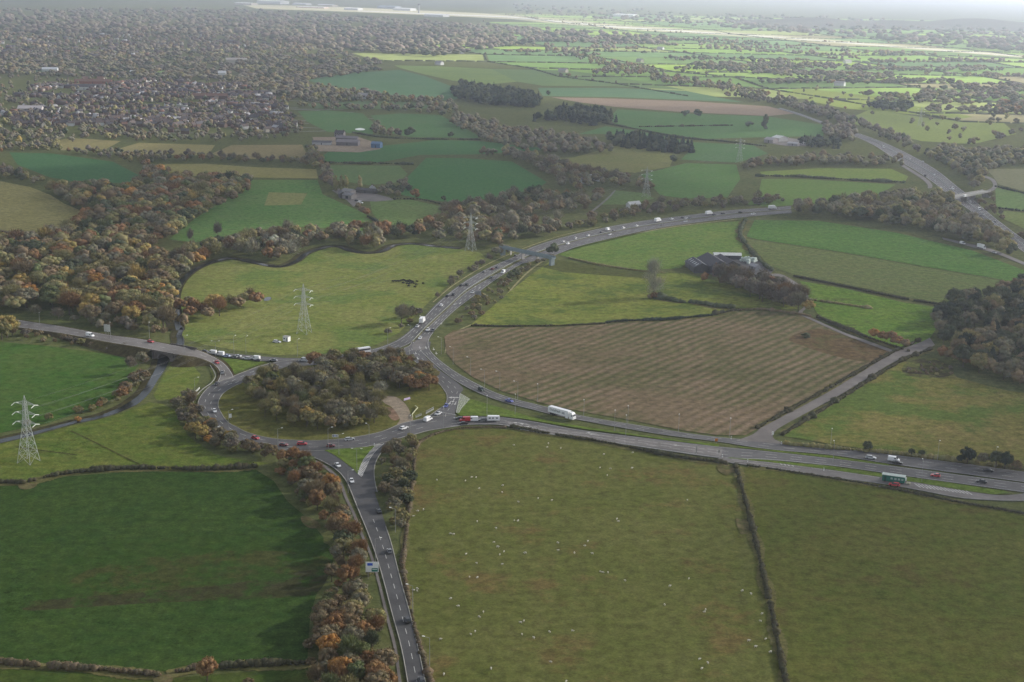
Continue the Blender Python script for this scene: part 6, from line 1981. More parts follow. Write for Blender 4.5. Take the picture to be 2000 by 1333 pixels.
LS, LD = make_lamp(False), make_lamp(True)
LAMPS = [
    (0, 543, 878, 0.4, 'street lamp on the roundabout verge beside the maroon car'), (0, 641, 876.5, 0.4, 'street lamp on the splitter island tip'),
    (0, 662, 889.5, 0.4, 'street lamp on the splitter island grass'), (1, 697, 919, 0, 'twin-headed street lamp at the point of the splitter island'),
    (0, 721, 869.5, 2.4, 'street lamp at the top corner of the splitter island'), (0, 801, 854, 1.6, 'street lamp on the south-east kerb of the roundabout'),
    (0, 866, 837, 1.6, 'tall street lamp below the roundabout entry'), (0, 447, 841, 0.6, 'street lamp at the south-west kerb of the roundabout'),
    (1, 421.5, 700, 0, 'twin-headed lamp between the river bridge and the queue'), (0, 457, 690, 1.2, 'street lamp behind the queue, first along the meadow edge'),
    (0, 480.5, 691, 1.2, 'street lamp behind the queue, second along the meadow edge'), (0, 581, 697, 1.2, 'street lamp behind the silver van'),
    (0, 381, 775, 0.5, 'street lamp on the bank above the white marker panels'), (0, 78, 641, -1.2, 'street lamp by the shrubs at the end of the left-hand road'),
    (0, 216, 661, -1.2, 'street lamp beside the twin sign backs'), (0, 292, 661, -1.2, 'street lamp above the red car on the bridge'), (0, 360, 690, 0.6, 'street lamp at the east end of the river bridge'),
    (0, 919, 733, 2.8, 'street lamp on the ploughed field verge, nearest the roundabout'), (0, 946, 758, 2.8, 'street lamp behind the dark green car'),
    (0, 976, 762, 2.8, 'street lamp on the ploughed field verge, third from the roundabout'), (0, 1011, 782, 2.9, 'street lamp behind the blue car'),
    (0, 951, 813, 1.6, 'street lamp on the triangle above the caravan'), (0, 1006, 810.5, 1.6, 'street lamp on the long grass triangle'), (0, 1050, 785, -1.7, 'street lamp just left of the white lorry'),
    (0, 1140, 817, -1.7, 'street lamp just right of the white lorry'), (0, 1226, 829, -1.7, 'street lamp between white lorry and the lane, first'), (0, 1222, 853, 1.5, 'lamp in the reservation below the ploughed field'),
    (0, 1325, 846, -1.7, 'street lamp between white lorry and the lane, second'), (0, 1425, 854, -1.7, 'street lamp just left of the lane mouth'), (0, 1200, 843, 1.5, 'lamp in the reservation, left of its neighbour'),
    (0, 1622, 875, -1.7, 'street lamp on the tawny field side, nearest the lane'), (0, 1831, 899, -1.7, 'street lamp on the tawny field side, middle'), (0, 1943, 912, -1.7, 'street lamp among the roadside evergreens'),
    (0, 1627, 905, 1.5, 'street lamp on the reservation opposite the lay-by'), (0, 772, 1040, 2.9, 'street lamp on the scrubby verge of the lower road'), (0, 733, 1101, 0.2, 'street lamp beside the big blue and white sign'),
    (0, 806, 1196, 2.9, 'street lamp on the sheep pasture hedge, upper'), (0, 839, 1302, 2.9, 'street lamp on the sheep pasture hedge, lower'),
    (0, 680, 963, 0.2, 'street lamp below the white hatchback on the lower road'), (0, 825, 650, 2.4, 'street lamp between the carriageways above the roundabout'), (0, 802, 668, 2.4, 'street lamp at the tip between the carriageways'),
    (0, 862, 692, 2.8, 'street lamp at the corner of the ploughed field'), (0, 885, 712, 2.8, 'street lamp beside the merging slip lane'), (0, 757, 672, -0.5, 'street lamp right of the white coach'), (0, 1800, 942, 1.5, 'street lamp on the verge beyond the green cafe'),
]
fs_ = {0: True, 1: True}
for dbl, x, y_, rz, lab in LAMPS:
    p = G(x, y_, 4.4 if 200 < x < 370 and y_ < 700 else 0.3)
    root = LD if dbl else LS
    if fs_[dbl]:
        fs_[dbl] = False
        root.location, root.rotation_euler, root['label'], root['group'] = p, (0, 0, rz), lab, 'street lamps'
    else:
        dup(root, p, rz, label=lab, group='street lamps')


def board(name, label, px, py, w, h, bottom, rz, face, posts=2, extra=None, grp=None, z=0.2):
    t = thing(name, label, 'sign', G(px, py, z), rz, grp)
    MB().box((0, 0, bottom + h / 2), (w, 0.08, h)).build('panel', face, t)
    for s in ((-1, 1) if posts == 2 else (0,)):
        MB().tube((s * w * 0.32, 0.1, -0.2), (s * w * 0.32, 0.1, bottom + h * 0.95), 0.07, n=6).build('post', M_LAMPSTEEL, t)
    if extra:
        extra(t)
    return t


def big_sign(t):
    MB().box((-0.75, -0.07, 5.55), (1.9, 0.05, 0.95)).build('blue_panel', M_BLUE, t)
    MB().box((0.9, -0.07, 3.45), (2.2, 0.05, 1.3)).build('green_panel', M_SIGNGREEN, t)
    MB().box((0.9, -0.105, 3.62), (1.7, 0.02, 0.22)).build('white_band', M_WHITE, t)


board('road_sign', 'big white direction sign with blue and green panels beside the lower road', 727, 1131, 4.6, 3.9, 2.6, 0.05, M_WHITE, extra=big_sign)
board('road_sign', 'left panel of the twin grey sign backs on the left-hand road', 207, 654, 2.0, 4.2, 2.0, 0.5, M_STEEL, 1, grp='twin sign backs', z=3.5)
board('road_sign', 'right panel of the twin grey sign backs on the left-hand road', 212, 655, 2.0, 4.2, 2.0, 0.5, M_STEEL, 1, grp='twin sign backs', z=3.5)


def ribs(t):
    for k in range(6):
        MB().box((-1.9 + k * 0.76, 0.09, 3.0), (0.09, 0.1, 4.2)).build('rib', M_DARK, t)


board('road_sign', 'large ribbed grey sign back on the scrub bank of the southbound carriageway', 933.5, 584, 4.4, 4.4, 0.8, 0.35, M_GREY, extra=ribs)
board('road_sign', 'pale tilted sign seen edge-on just below the footbridge', 998, 500, 2.2, 3.2, 0.8, 1.0, M_CONC)
board('road_sign', 'white sign at the inner kerb of the west bend', 450, 821, 1.3, 2.0, 1.2, 0.4, M_WHITE, 1)
board('road_sign', 'white sign beside the gap in the orange shrubs', 428, 845, 1.2, 2.0, 1.2, 0.6, M_WHITE, 1)


def chev(t):
    for k in range(3):
        MB().box((-0.85 + k * 0.85, -0.07, 1.5), (0.4, 0.05, 0.9)).build('chevron', M_BLUE if k == 1 else M_DARK, t)


board('chevron_board', 'low blue, black and white board on the roundabout kerb by the copse', 654.5, 857.5, 2.8, 1.3, 0.8, 0.0, M_WHITE, extra=chev)
board('road_sign', 'small post sign standing in the mouth of the lay-by', 1404, 891, 0.9, 1.1, 1.6, 0.2, M_CONC, 1)
board('road_sign', 'slim signpost on the verge short of the lay-by', 1360, 888.5, 0.5, 3.0, 1.0, 0.2, M_CONC, 1)
board('road_sign', 'orange diamond sign in the reservation before the lane junction', 1399, 866, 1.4, 1.4, 0.9, 0.2, plain_mat('orange_sign', (0.5, 0.18, 0.03)), 1)
board('road_sign', 'white sign at the right-hand corner of the lane mouth', 1509, 853, 1.0, 1.5, 0.9, 0.2, M_WHITE, 1)


def bollard(px, py, label, group, h=1.0, r=0.14):
    t = thing('marker_post', label, 'post', G(px, py, 0.3), 0, group)
    MB().tube((0, 0, 0), (0, 0, h), r, r * 0.8, 8).build('shaft', M_WHITE, t)
    MB().tube((0, 0, h * 0.62), (0, 0, h * 0.8), r * 1.12, n=8).build('band', M_DARK, t)


for i in range(9):
    bollard(832.5 + i * 1.75, 808.5 - i * 0.95, 'white marker post in the upper row on the island edge', 'upper row of white marker posts', 1.5, 0.17)
for i in range(6):
    bollard(812.5 + i * 2.0, 816 - i * 0.85, 'white marker post in the lower row on the island edge', 'lower row of white marker posts', 1.1, 0.15)
for x, y_, lab in ((731, 871.5, 'white bollard at the upper nose of the splitter island'), (699.5, 925.5, 'white bollard at the lower point of the splitter island'), (1411, 893.5, 'white bollard beside the lay-by entrance'),
                   (1460, 903, 'white post on the lay-by kerb, left'), (1609, 920, 'white post on the lay-by kerb, right'), (1526, 868, 'white post at the lane corner'), (1428, 858, 'white post left of the lane mouth')):
    bollard(x, y_, lab, None, 1.3, 0.2)
t = thing('field_barrier', 'pale timber barrier with bent end beside the clay track', 'barrier', (0, 0, 0))
P = [G(x, y_, 0.3) for x, y_ in ((806, 818), (804.5, 812), (815.5, 799), (811, 795))]
for a, b in zip(P[:-1], P[1:]):
    MB().tube((*a[:2], 0.9), (*b[:2], 0.9), 0.28, n=6).build('rail', M_TIMBER, t)
for a in P:
    MB().tube((*a[:2], 0), (*a[:2], 1.0), 0.2, n=6).build('post', M_TIMBER, t)
t = thing('banner', 'mauve banner lying along the edge of the clay track', 'banner', G(795, 783, 0.3), heading(795, 783, 10, -2.5))
MB().prism([(-2.2, 0.35), (-2.0, 1.5), (1.9, 1.6), (2.2, 0.5)], 0.06).build('sheet', M_MAUVE, t)
for s in (-2, 2):
    MB().tube((s, 0.1, 0), (s, 0.1, 1.7), 0.05, n=6).build('pole', M_TIMBER, t)
t = thing('warning_board', 'row of white panels on the bank outside the west bend', 'sign', G(386, 765, 0.3), heading(386, 765, 8, -8))
for k in range(4):
    MB().box((-3 + k * 2, 0, 0.9), (1.1, 0.08, 0.9)).build('panel', M_WHITE, t)
    MB().tube((-3 + k * 2, 0.08, 0), (-3 + k * 2, 0.08, 1.2), 0.05, n=6).build('post', M_LAMPSTEEL, t)
# roundabout guard rail
P = ground_path([(416, 715), (424, 728), (426, 738), (418, 750), (403, 761), (390, 774), (383, 788)], 40, z=0.3)
P = offset_path(P, -1.5)
mb = MB()
t = thing('crash_barrier', 'pale crash barrier curving round the outside of the west bend', 'barrier')
for a, b in zip(P[:-1], P[1:]):
    mb.tube((*a[:2], 0.75), (*b[:2], 0.75), 0.2, n=4, caps=False)
mb.build('rail', M_CONC, t)
mb = MB()
for a in P[::2]:
    mb.tube((*a[:2], 0), (*a[:2], 0.8), 0.08, n=4)
mb.build('posts', M_CONC, t)

# roadside cafe in the lay-by
p = G(1745, 941, 0.42)
rz = heading(1745, 941, 10, 1.4)
t = thing('roadside_cafe', 'green roadside cafe cabin with pale ridged roof in the lay-by', 'cafe', p, rz)
MB().box((0, 0, 1.65), (9.4, 2.7, 2.7)).build('wall', M_GREEN, t)
rm = MB()
for k in range(18):
    rm.box((-4.6 + k * 0.54, 0, 3.10), (0.30, 3.1, 0.12))
rm.box((0, 0, 3.0), (9.9, 3.1, 0.12)).build('roof', plain_mat('pale_roof_sheet', (0.50, 0.56, 0.52), 0.6), t)
for x in (-0.7, 0.9, 2.4, 3.8):
    w = MB().box((x, -1.37, 1.75), (1.0, 0.05, 0.85)).build('window', M_LAMPSTEEL, t)
    MB().box((x, -1.405, 1.75), (0.84, 0.03, 0.7)).build('pane', plain_mat('window_reflection', (0.30, 0.42, 0.38), 0.2), w)
MB().box((-3.4, -1.37, 1.35), (0.9, 0.05, 2.0)).build('door', plain_mat('dark_green_door', (0.01, 0.06, 0.045)), t)
for x in (-3.5, 3.5):
    MB().box((x, 0, 0.16), (0.5, 2.2, 0.32)).build('skid', M_DARK, t)
t = thing('picnic_table', 'pale picnic table on the hard standing beside the green cafe', 'table', G(1774, 946, 0.42), rz)
MB().box((0, 0, 0.74), (1.8, 0.8, 0.06)).build('table_top', M_TIMBER, t)
for s in (-1, 1):
    MB().box((0, s * 0.75, 0.45), (1.8, 0.3, 0.05)).build('bench', M_TIMBER, t)
    MB().box((s * 0.6, 0, 0.37), (0.08, 1.6, 0.72)).build('leg_frame', M_TIMBER, t)
for x, y_, lab in ((1765, 940, 'left of two white gas bottles at the end of the green cafe'), (1769, 939, 'right of two white gas bottles at the end of the green cafe')):
    t = thing('gas_bottle', lab, 'gas bottle', G(x, y_, 0.42))
    MB().tube((0, 0, 0), (0, 0, 1.35), 0.35, n=12).build('cylinder', M_WHITE, t)
    MB().tube((0, 0, 1.3), (0, 0, 1.6), 0.18, 0.15, n=10).build('collar', M_CONC, t)
t = thing('fence_panel', 'pale fence across the lay-by left of the green cafe', 'fence', G(1722, 936, 0.42), rz + 1.3)
for k in range(4):
    MB().tube((-2.4 + k * 1.6, 0, 0), (-2.4 + k * 1.6, 0, 1.5), 0.08, n=6).build('post', M_CONC, t)
for z in (0.6, 1.2):
    MB().box((0, 0.1, z), (5.0, 0.05, 0.2)).build('rail', M_CONC, t)

# white works cabin under the meadow pylon
t = thing('site_cabin', 'small white works cabin beside the meadow pylon', 'cabin', G(560, 667, 0.1), heading(560, 667, 10, 1.5))
MB().box((0, 0, 1.6), (3.6, 2.6, 2.9)).build('wall', M_WHITE, t)
MB().box((0, 0, 3.1), (3.9, 2.9, 0.12)).build('roof', M_CONC, t)
MB().box((0.9, -1.32, 1.3), (0.9, 0.05, 2.0)).build('door', M_GREY, t)
MB().box((-0.8, -1.32, 1.9), (1.0, 0.05, 0.7)).build('window', M_GLASS, t)

# ================================================================== BRIDGES OVER THE ROADS
def deck(name, label, a, b, zz, w, mat, piers, rail=1.2):
    A, B = G(*a, zz), G(*b, zz)
    d = B - A
    L_ = d.length
    t = thing(name, label, 'bridge', (A.x, A.y, 0), math.atan2(d.y, d.x))
    MB().box((L_ / 2, 0, zz - 0.4), (L_ + 6, w, 0.8)).build('deck', mat, t)
    for s in (-1, 1):
        MB().box((L_ / 2, s * (w / 2 + 0.03), zz + rail / 2), (L_ + 6, 0.14, rail)).build('parapet', mat, t)
    for f in piers:
        MB().box((L_ * f, 0, (zz - 0.8) / 2), (0.7, w * 0.7, zz - 0.8)).build('pier', M_CONC, t)
    for f in (-0.02, 1.02):
        MB().box((L_ * f, 0, (zz - 0.8) / 2), (2.2, w * 0.9, zz - 0.82)).build('abutment', mat, t)
    return t


deck('footbridge', 'blue-grey steel footbridge crossing the curving dual carriageway', (984, 484), (1076, 503.5), 6.0, 4.2, M_BRIDGE, (0.42, 0.72))
deck('road_bridge', 'pale concrete overbridge carrying a lane across the motorway', (1860, 386), (1926, 373.5), 6.6, 9.5, M_CONC, (0.35, 0.6), 0.9)

# ================================================================== BUILDINGS
SLATE, TILE, CREAM, RENDER, BRICK, BROWNTILE = (0.095, 0.088, 0.092), (0.20, 0.115, 0.085), (0.46, 0.42, 0.35), (0.58, 0.58, 0.57), (0.17, 0.11, 0.088), (0.12, 0.095, 0.085)


def gable_me(L, W, H, R, over=0.4):
    wall = MB().prism([(-W / 2, 0), (W / 2, 0), (W / 2, H), (0, H + R - 0.1), (-W / 2, H)], L / 2)
    roof = MB()
    o = over
    z0 = H - o * R / (W / 2)
    roof.add([(-W / 2 - o, -L / 2 - o, z0), (0, -L / 2 - o, H + R), (0, L / 2 + o, H + R), (-W / 2 - o, L / 2 + o, z0),
              (W / 2 + o, -L / 2 - o, z0), (W / 2 + o, L / 2 + o, z0),
              (-W / 2 - o, -L / 2 - o, z0 + 0.22), (0, -L / 2 - o, H + R + 0.22), (0, L / 2 + o, H + R + 0.22), (-W / 2 - o, L / 2 + o, z0 + 0.22),
              (W / 2 + o, -L / 2 - o, z0 + 0.22), (W / 2 + o, L / 2 + o, z0 + 0.22)],
             [(0, 3, 2, 1), (1, 2, 5, 4), (6, 7, 8, 9), (7, 10, 11, 8), (0, 1, 7, 6), (1, 4, 10, 7), (3, 9, 8, 2), (2, 8, 11, 5), (0, 6, 9, 3), (4, 5, 11, 10)])
    return wall, roof


def building(name, label, cat, px, py, L, W, H, R, dx, dy, wallc, roofc, extras='', group=None, z=0.0):
    """Gabled building whose ridge runs along the picture direction (dx, dy)."""
    t = thing(name, label, cat, G(px, py, z), heading(px, py, dx, dy) - PI / 2, group)
    w, r = gable_me(L, W, H, R)
    w.build('wall', M_WALL, t).color = (*wallc, 1)
    rf = r.build('roof', M_ROOF, t)
    rf.color = (*roofc, 1)
    if 'c' in extras:
        for s in (-1, 1):
            MB().box((0, s * L * 0.4, H + R + 0.5), (0.7, 0.9, 1.8)).build('chimney', M_WALL, rf).color = (*BRICK, 1)
    if 'd' in extras:
        MB().box((W / 2 + 0.03, 0, min(H * 0.42, 1.9)), (0.08, 3.2 if 'b' in extras else 1.0, min(H * 0.8, 3.6))).build('door', M_DARK, t)
    if 'w' in extras:
        for k in range(4):
            for zz in ((1.5, 4.1) if H > 4.5 else (1.6,)):
                for s in (-1, 1):
                    MB().box((s * (W / 2 + 0.03), -L * 0.36 + k * L * 0.24, zz), (0.07, 1.1, 1.2)).build('window', M_GLASS, t)
    if 's' in extras:
        for k in range(5):
            for s in (-1, 1):
                q = MB().box((0, -L * 0.38 + k * L * 0.19, 0), (W * 0.24, 1.1, 0.10)).build('rooflight', plain_mat('rooflight_sheet', (0.55, 0.57, 0.56), 0.4), rf)
                a = math.atan2(R, W / 2)
                q.location = (s * W * 0.26, 0, H + R * 0.48 + 0.30)
                q.rotation_euler = (0, s * a, 0)
    return t


BG = 'barns inside the bend of the dual carriageway'
building('barn', 'dark low barn with rows of pale rooflights, left end of the farm', 'barn', 1362, 527, 26, 12, 4.2, 3.0, 12, 9, (0.10, 0.10, 0.10), (0.10, 0.10, 0.11), 'sdb', BG)
building('barn', 'largest dark-roofed barn with a pale ridge at the roadside farm', 'barn', 1394, 526, 34, 16, 5.5, 4.0, 12, 8, (0.09, 0.09, 0.095), (0.085, 0.082, 0.09), 'db', BG)
building('barn', 'dark barn behind the largest one, with pale verge boards', 'barn', 1418, 524, 28, 12, 5.0, 3.2, 12, 7, (0.10, 0.10, 0.10), (0.115, 0.108, 0.115), 'db', BG)
building('barn', 'long narrow barn with whitish roof at the back of the roadside farm', 'barn', 1420, 506, 21, 7, 3.4, 1.4, 10, 0.2, (0.10, 0.10, 0.11), (0.62, 0.62, 0.60), 'db', BG)
building('farmhouse', 'red brick farmhouse with slate roof hidden behind the barns\' trees', 'house', 1412, 540, 14, 8, 5.2, 3.2, 10, 1.0, BRICK, (0.14, 0.13, 0.14), 'cdw')
building('shed', 'small grey shed with open front right of the barn yard', 'shed', 1474, 527, 8, 5, 3.0, 1.4, 10, 3, (0.3, 0.3, 0.31), (0.36, 0.35, 0.36), 'd', BG)
building('shed', 'pale lean-to shed at the left tip of the roadside farm', 'shed', 1350, 521, 12, 6, 2.6, 1.2, 12, 8, (0.42, 0.43, 0.42), (0.34, 0.34, 0.35), 'd', BG)
for i, (x, y_) in enumerate(((1452, 511), (1460, 510), (1468, 511.5), (1474, 512), (1462, 515))):
    t = thing('silage_heap', ('left', 'second', 'third', 'rightmost', 'front')[i] + ' heap of pale wrapped bales behind the barns', 'bale heap', G(x, y_, 0.3), 0.3 * i, 'pale bale heaps behind the barns')
    mb = MB()
    for k in range(3):
        mb.tube((-2.0 + 2.0 * k, -0.9, 0.9), (-2.0 + 2.0 * k, 0.9, 0.9), 0.95, n=10)
    mb.build('bottom_bales', plain_mat('pale_bale_wrap', (0.55, 0.62, 0.56), 0.5), t)
    mb = MB()
    for k in range(2):
        mb.tube((-1.0 + 2.0 * k, -0.9, 2.55), (-1.0 + 2.0 * k, 0.9, 2.55), 0.95, n=10)
    mb.build('top_bales', plain_mat('pale_bale_wrap', (0.55, 0.62, 0.56), 0.5), t)
FG = 'buildings of the grey farmyard'
building('barn', 'grey double-span barn in the middle farmyard, front span', 'barn', 683, 388, 11, 9, 3.6, 2.0, 10, 1.2, (0.26, 0.24, 0.23), (0.24, 0.23, 0.235), 'db', FG)
building('barn', 'grey double-span barn in the middle farmyard, rear span', 'barn', 681, 380, 11, 9, 3.6, 2.0, 10, 1.2, (0.26, 0.24, 0.23), (0.27, 0.26, 0.26), 'db', FG)
building('barn', 'dark narrow barn on the left of the middle farmyard', 'barn', 668, 385, 16, 6, 4.0, 2.0, 6, 9, (0.13, 0.12, 0.12), (0.12, 0.115, 0.12), 'd', FG)
building('stable_block', 'long low dark stable block with white lamps behind the middle farmyard', 'stable', 716, 377, 21, 7, 3.0, 1.6, 10, 0.8, (0.13, 0.12, 0.11), (0.10, 0.095, 0.095), 'd', FG)
building('house', 'small white gabled house at the garden end of the middle farmyard', 'house', 728, 374, 6, 4.5, 3.6, 2.2, 10, 4, RENDER, (0.35, 0.35, 0.36), 'cdw', FG)
HG = 'buildings of the farm with the blue barn'
building('barn', 'blue steel barn at the right end of the far farm', 'barn', 736, 289, 12, 10, 5.5, 2.2, 10, 0.5, (0.10, 0.17, 0.28), (0.12, 0.19, 0.30), 'd', HG)
building('barn', 'long mauve-grey barn of the far farm, front range', 'barn', 680, 284, 28, 14, 4.5, 2.8, 10, 0.3, (0.16, 0.145, 0.15), (0.20, 0.18, 0.185), 'd', HG)
building('barn', 'long mauve-grey barn of the far farm, rear range', 'barn', 678, 276, 28, 11, 4.5, 2.4, 10, 0.3, (0.16, 0.145, 0.15), (0.18, 0.165, 0.17), 'd', HG)
building('stable_block', 'stable block with a row of white door heads on the left of the far farm', 'stable', 629, 283, 24, 8, 3.4, 1.8, 10, 0.3, (0.42, 0.41, 0.42), (0.115, 0.11, 0.12), 'd', HG)
building('house', 'dark slate-roofed farmhouse behind the far farm ranges', 'house', 664, 267, 13, 8, 5.2, 3, 10, 0.5, (0.22, 0.2, 0.2), SLATE, 'cdw', HG)
WG = 'buildings of the white-roofed farm'
building('barn', 'broad white-roofed barn of the far right farm', 'barn', 1523, 276, 15, 16, 5.0, 2.6, 10, 1.5, (0.55, 0.54, 0.52), (0.66, 0.66, 0.64), 'd', WG)
building('barn', 'mauve-grey barn left of the white-roofed barn', 'barn', 1506, 279, 14, 14, 4.5, 2.6, 10, 1.0, (0.30, 0.27, 0.27), (0.34, 0.31, 0.32), 'd', WG)
building('barn', 'low pale barn in front of the white-roofed barn', 'barn', 1550, 285, 15, 7, 3.4, 1.4, 10, 1.0, (0.36, 0.34, 0.35), (0.46, 0.44, 0.45), 'd', WG)
building('house', 'small white house at the right of the white-roofed farm', 'house', 1575, 283, 11, 7, 4.6, 2.6, 10, 1.0, RENDER, SLATE, 'cdw', WG)
CG = 'buildings hidden in the woods by the footbridge pylon'
for i, (x, y_, lab) in enumerate(((1130, 354, 'leftmost white-walled cottage in the mid woods'), (1143, 358, 'white-walled cottage, second from left in the mid woods'), (1156, 352, 'white-walled cottage, third from left in the mid woods'), (1172, 354, 'rightmost white-walled cottage in the mid woods'), (1237, 406, 'long white shed beside the outer belt of the bend'))):
    building('cottage' if i < 4 else 'shed', lab, 'cottage' if i < 4 else 'shed', x, y_, 8 if i < 4 else 14, 5.5, 3.6, 2.4, 10, 0.5 - i * 0.4, RENDER, (0.2, 0.18, 0.18) if i % 2 else (0.5, 0.5, 0.5), 'd', CG)
for x, y_, lab in ((862, 104, 'cream farmhouse left of the red roof in the far fields'), (875, 103, 'long red-roofed farmhouse in the far fields'), (899, 105, 'white farmhouse right of the red roof in the far fields'), (858, 127, 'white cottage on the hedge line of the far fields'),
                   (712, 193, 'white cottage among the trees below the pale hill field'), (1100, 142, 'cream house by the trees above the teal field'), (1290, 98, 'white house on the bright far fields, left'), (1655, 124, 'white farm on the bright far fields, right'), (1640, 168, 'pale farm beside the far spinney'), (1250, 122, 'cream house in the far road belt')):
    building('farmhouse', lab, 'house', x, y_, 22, 11, 6, 4, 10, rng.uniform(-1, 1), CREAM if 'cream' in lab else RENDER, TILE if 'red' in lab else (0.3, 0.28, 0.28), '')

# the town: two storey houses, each a thing; the smallest and farthest as one mass
HV = []
for L_, W_h, H_, R_ in ((7.5, 6.0, 4.2, 2.6), (11, 6.4, 4.4, 2.8), (18, 6.4, 4.4, 2.6), (7, 5.6, 2.8, 2.2)):
    w, r = gable_me(L_, W_h, H_, R_)
    ch = MB().box((0, L_ * 0.34, H_ + R_ + 0.5), (0.8, 1.0, 2.0))
    wd = MB()
    for k in range(3):
        for s in (-1, 1):
            for zz in ((1.5, 4.0) if H_ > 4 else (1.6,)):
                wd.box((s * (W_h / 2 + 0.03), -L_ * 0.3 + k * L_ * 0.3, zz), (0.08, 1.3, 1.2))
    HV.append((w, r, ch, wd, [m_.mesh('wall') if j == 0 else m_.mesh('roof') if j == 1 else m_.mesh('chimney') if j == 2 else m_.mesh('windows') for j, m_ in enumerate((w, r, ch, wd))]))
    for me, mt in zip(HV[-1][4], (M_WALL, M_ROOF, M_WALL, M_GLASS)):
        me.materials.append(mt)
T1 = np.array([(-40, 140), (100, 144), (300, 152), (440, 156), (552, 196), (574, 236), (580, 262), (470, 270), (250, 270), (100, 266), (-40, 258)], float)
T2 = np.array([(-40, 84), (140, 66), (320, 62), (480, 70), (560, 92), (300, 112), (-40, 118)], float)
CLUST = [(60, 170, 60, 14), (180, 160, 40, 10), (220, 178, 50, 9), (330, 178, 60, 10), (430, 185, 70, 12), (300, 215, 80, 16), (420, 205, 80, 14), (480, 228, 60, 14), (250, 245, 70, 12), (60, 240, 60, 14), (380, 240, 80, 14), (520, 210, 50, 16), (120, 200, 60, 12)]
# streets with a row of houses on either side; each district has its own grain
hp = []
ns_ = 0
while ns_ < 58:
    q = CLUST[rng.integers(len(CLUST))]
    q = (rng.normal(q[0], q[2] * 0.6), rng.normal(q[1], q[3] * 0.8))
    if not inside([q], T1)[0]:
        continue
    ns_ += 1
    c = G(*q)
    th = 0.12 + 0.5 * math.sin(q[0] * 0.013 + q[1] * 0.05) + (PI / 2 if rng.random() < 0.4 else 0) + rng.normal(0, 0.08)
    ln, bend = rng.uniform(110, 300), rng.normal(0, 0.0012)
    m_ = int(ln / 10)
    pth, an = [np.array([c.x, c.y, 0.12])], th
    for k in range(m_):
        an += bend * 10
        pth.append(pth[-1] + 10 * np.array([math.cos(an), math.sin(an), 0]))
    pth = np.array(pth)
    strip_obj('street', offset_path(pth, 3.0), offset_path(pth, -3.0), M_ASPHALT_OLD)
    step = rng.choice([1, 1, 2])
    for k in range(0, m_, step):
        for s in (-1, 1):
            if rng.random() < 0.12:
                continue
            o = offset_path(pth, s * 11.0)[k] + rng.normal(0, 0.5, 3)
            d = pth[k + 1] - pth[k]
            px_, py_ = PX((o[0], o[1], 0))
            if inside([(px_, py_)], T1)[0]:
                hp.append((px_, py_, math.atan2(d[1], d[0]) - PI / 2 + (PI / 2 if rng.random() < 0.15 else 0)))
k = 0
while k < 380:
    q = rng.uniform((-40, 62), (560, 118))
    if inside([q], T2)[0]:
        hp.append((*q, rng.choice([0.3, 1.8]) + rng.normal(0, 0.1)))
        k += 1
HP = []
for x, y_, an in hp:
    p = G(x, y_)
    HP.append((p.x, p.y, x, y_, an))
HP.sort(key=lambda a: math.hypot(a[0], a[1]))
DIST = [(0, 'western'), (150, 'west-central'), (300, 'central'), (430, 'eastern')]
Vm, Fm, Cm, km = [], [], [], 0
ROOFS = {'slate-roofed': SLATE, 'brown-tiled': BROWNTILE, 'red-tiled': TILE, 'pale-roofed': (0.42, 0.41, 0.42)}
WALLS = {'brick': BRICK, 'white-rendered': RENDER, 'cream': CREAM, 'dull brown': (0.16, 0.11, 0.085)}
taken = []
nh = 0
for (x, y_, px, py, ang) in HP:
    if any(abs(x - a) < 7 and abs(y_ - b) < 7 for a, b in taken[-160:]):
        continue
    taken.append((x, y_))
    v = int(rng.choice(4, p=(0.5, 0.38, 0.04, 0.08)))
    rn, wn_ = pick({'slate-roofed': 4, 'brown-tiled': 4, 'red-tiled': 0.7, 'pale-roofed': 0.45}), pick({'brick': 3.4, 'white-rendered': 1.1, 'cream': 1.2, 'dull brown': 2.2})
    dist = [n_ for a, n_ in DIST if px >= a or a == 0][-1]
    row = 'front' if py > 225 else 'middle' if py > 185 else 'rear'
    if nh < 292:
        nh += 1
        t = thing('house', f"{('small', 'pair-sized', 'terraced', 'low')[v]} {wn_} {rn} house in {row} streets of the {dist} town", 'house', (x, y_, 0), ang, f'houses in the {row} streets of the {dist} town')
        ms = HV[v][4]
        link('wall', ms[0], None, t).color = (*WALLS[wn_], 1)
        rf = link('roof', ms[1], None, t)
        rf.color = (*ROOFS[rn], 1)
        link('chimney', ms[2], None, rf).color = (*BRICK, 1)
    else:
        for mbh, c in ((HV[v][0], WALLS[wn_]), (HV[v][1], ROOFS[rn])):
            A = np.array(mbh.v)
            s_ = 1.0 if py > 120 else 1.25
            R = np.array([[math.cos(ang), -math.sin(ang), 0], [math.sin(ang), math.cos(ang), 0], [0, 0, 1]])
            A = (A * s_) @ R.T + np.array([x, y_, 0])
            for f in mbh.f:
                for q in range(1, len(f) - 1):
                    Fm.append((f[0] + km, f[q] + km, f[q + 1] + km))
            Vm.append(A)
            Cm.append(np.tile(c, (len(A), 1)))
            km += len(A)
link('distant_houses', np_mesh('distant_houses', np.vstack(Vm), np.array(Fm), np.vstack(Cm)), M_LEAF, None, 'stuff')
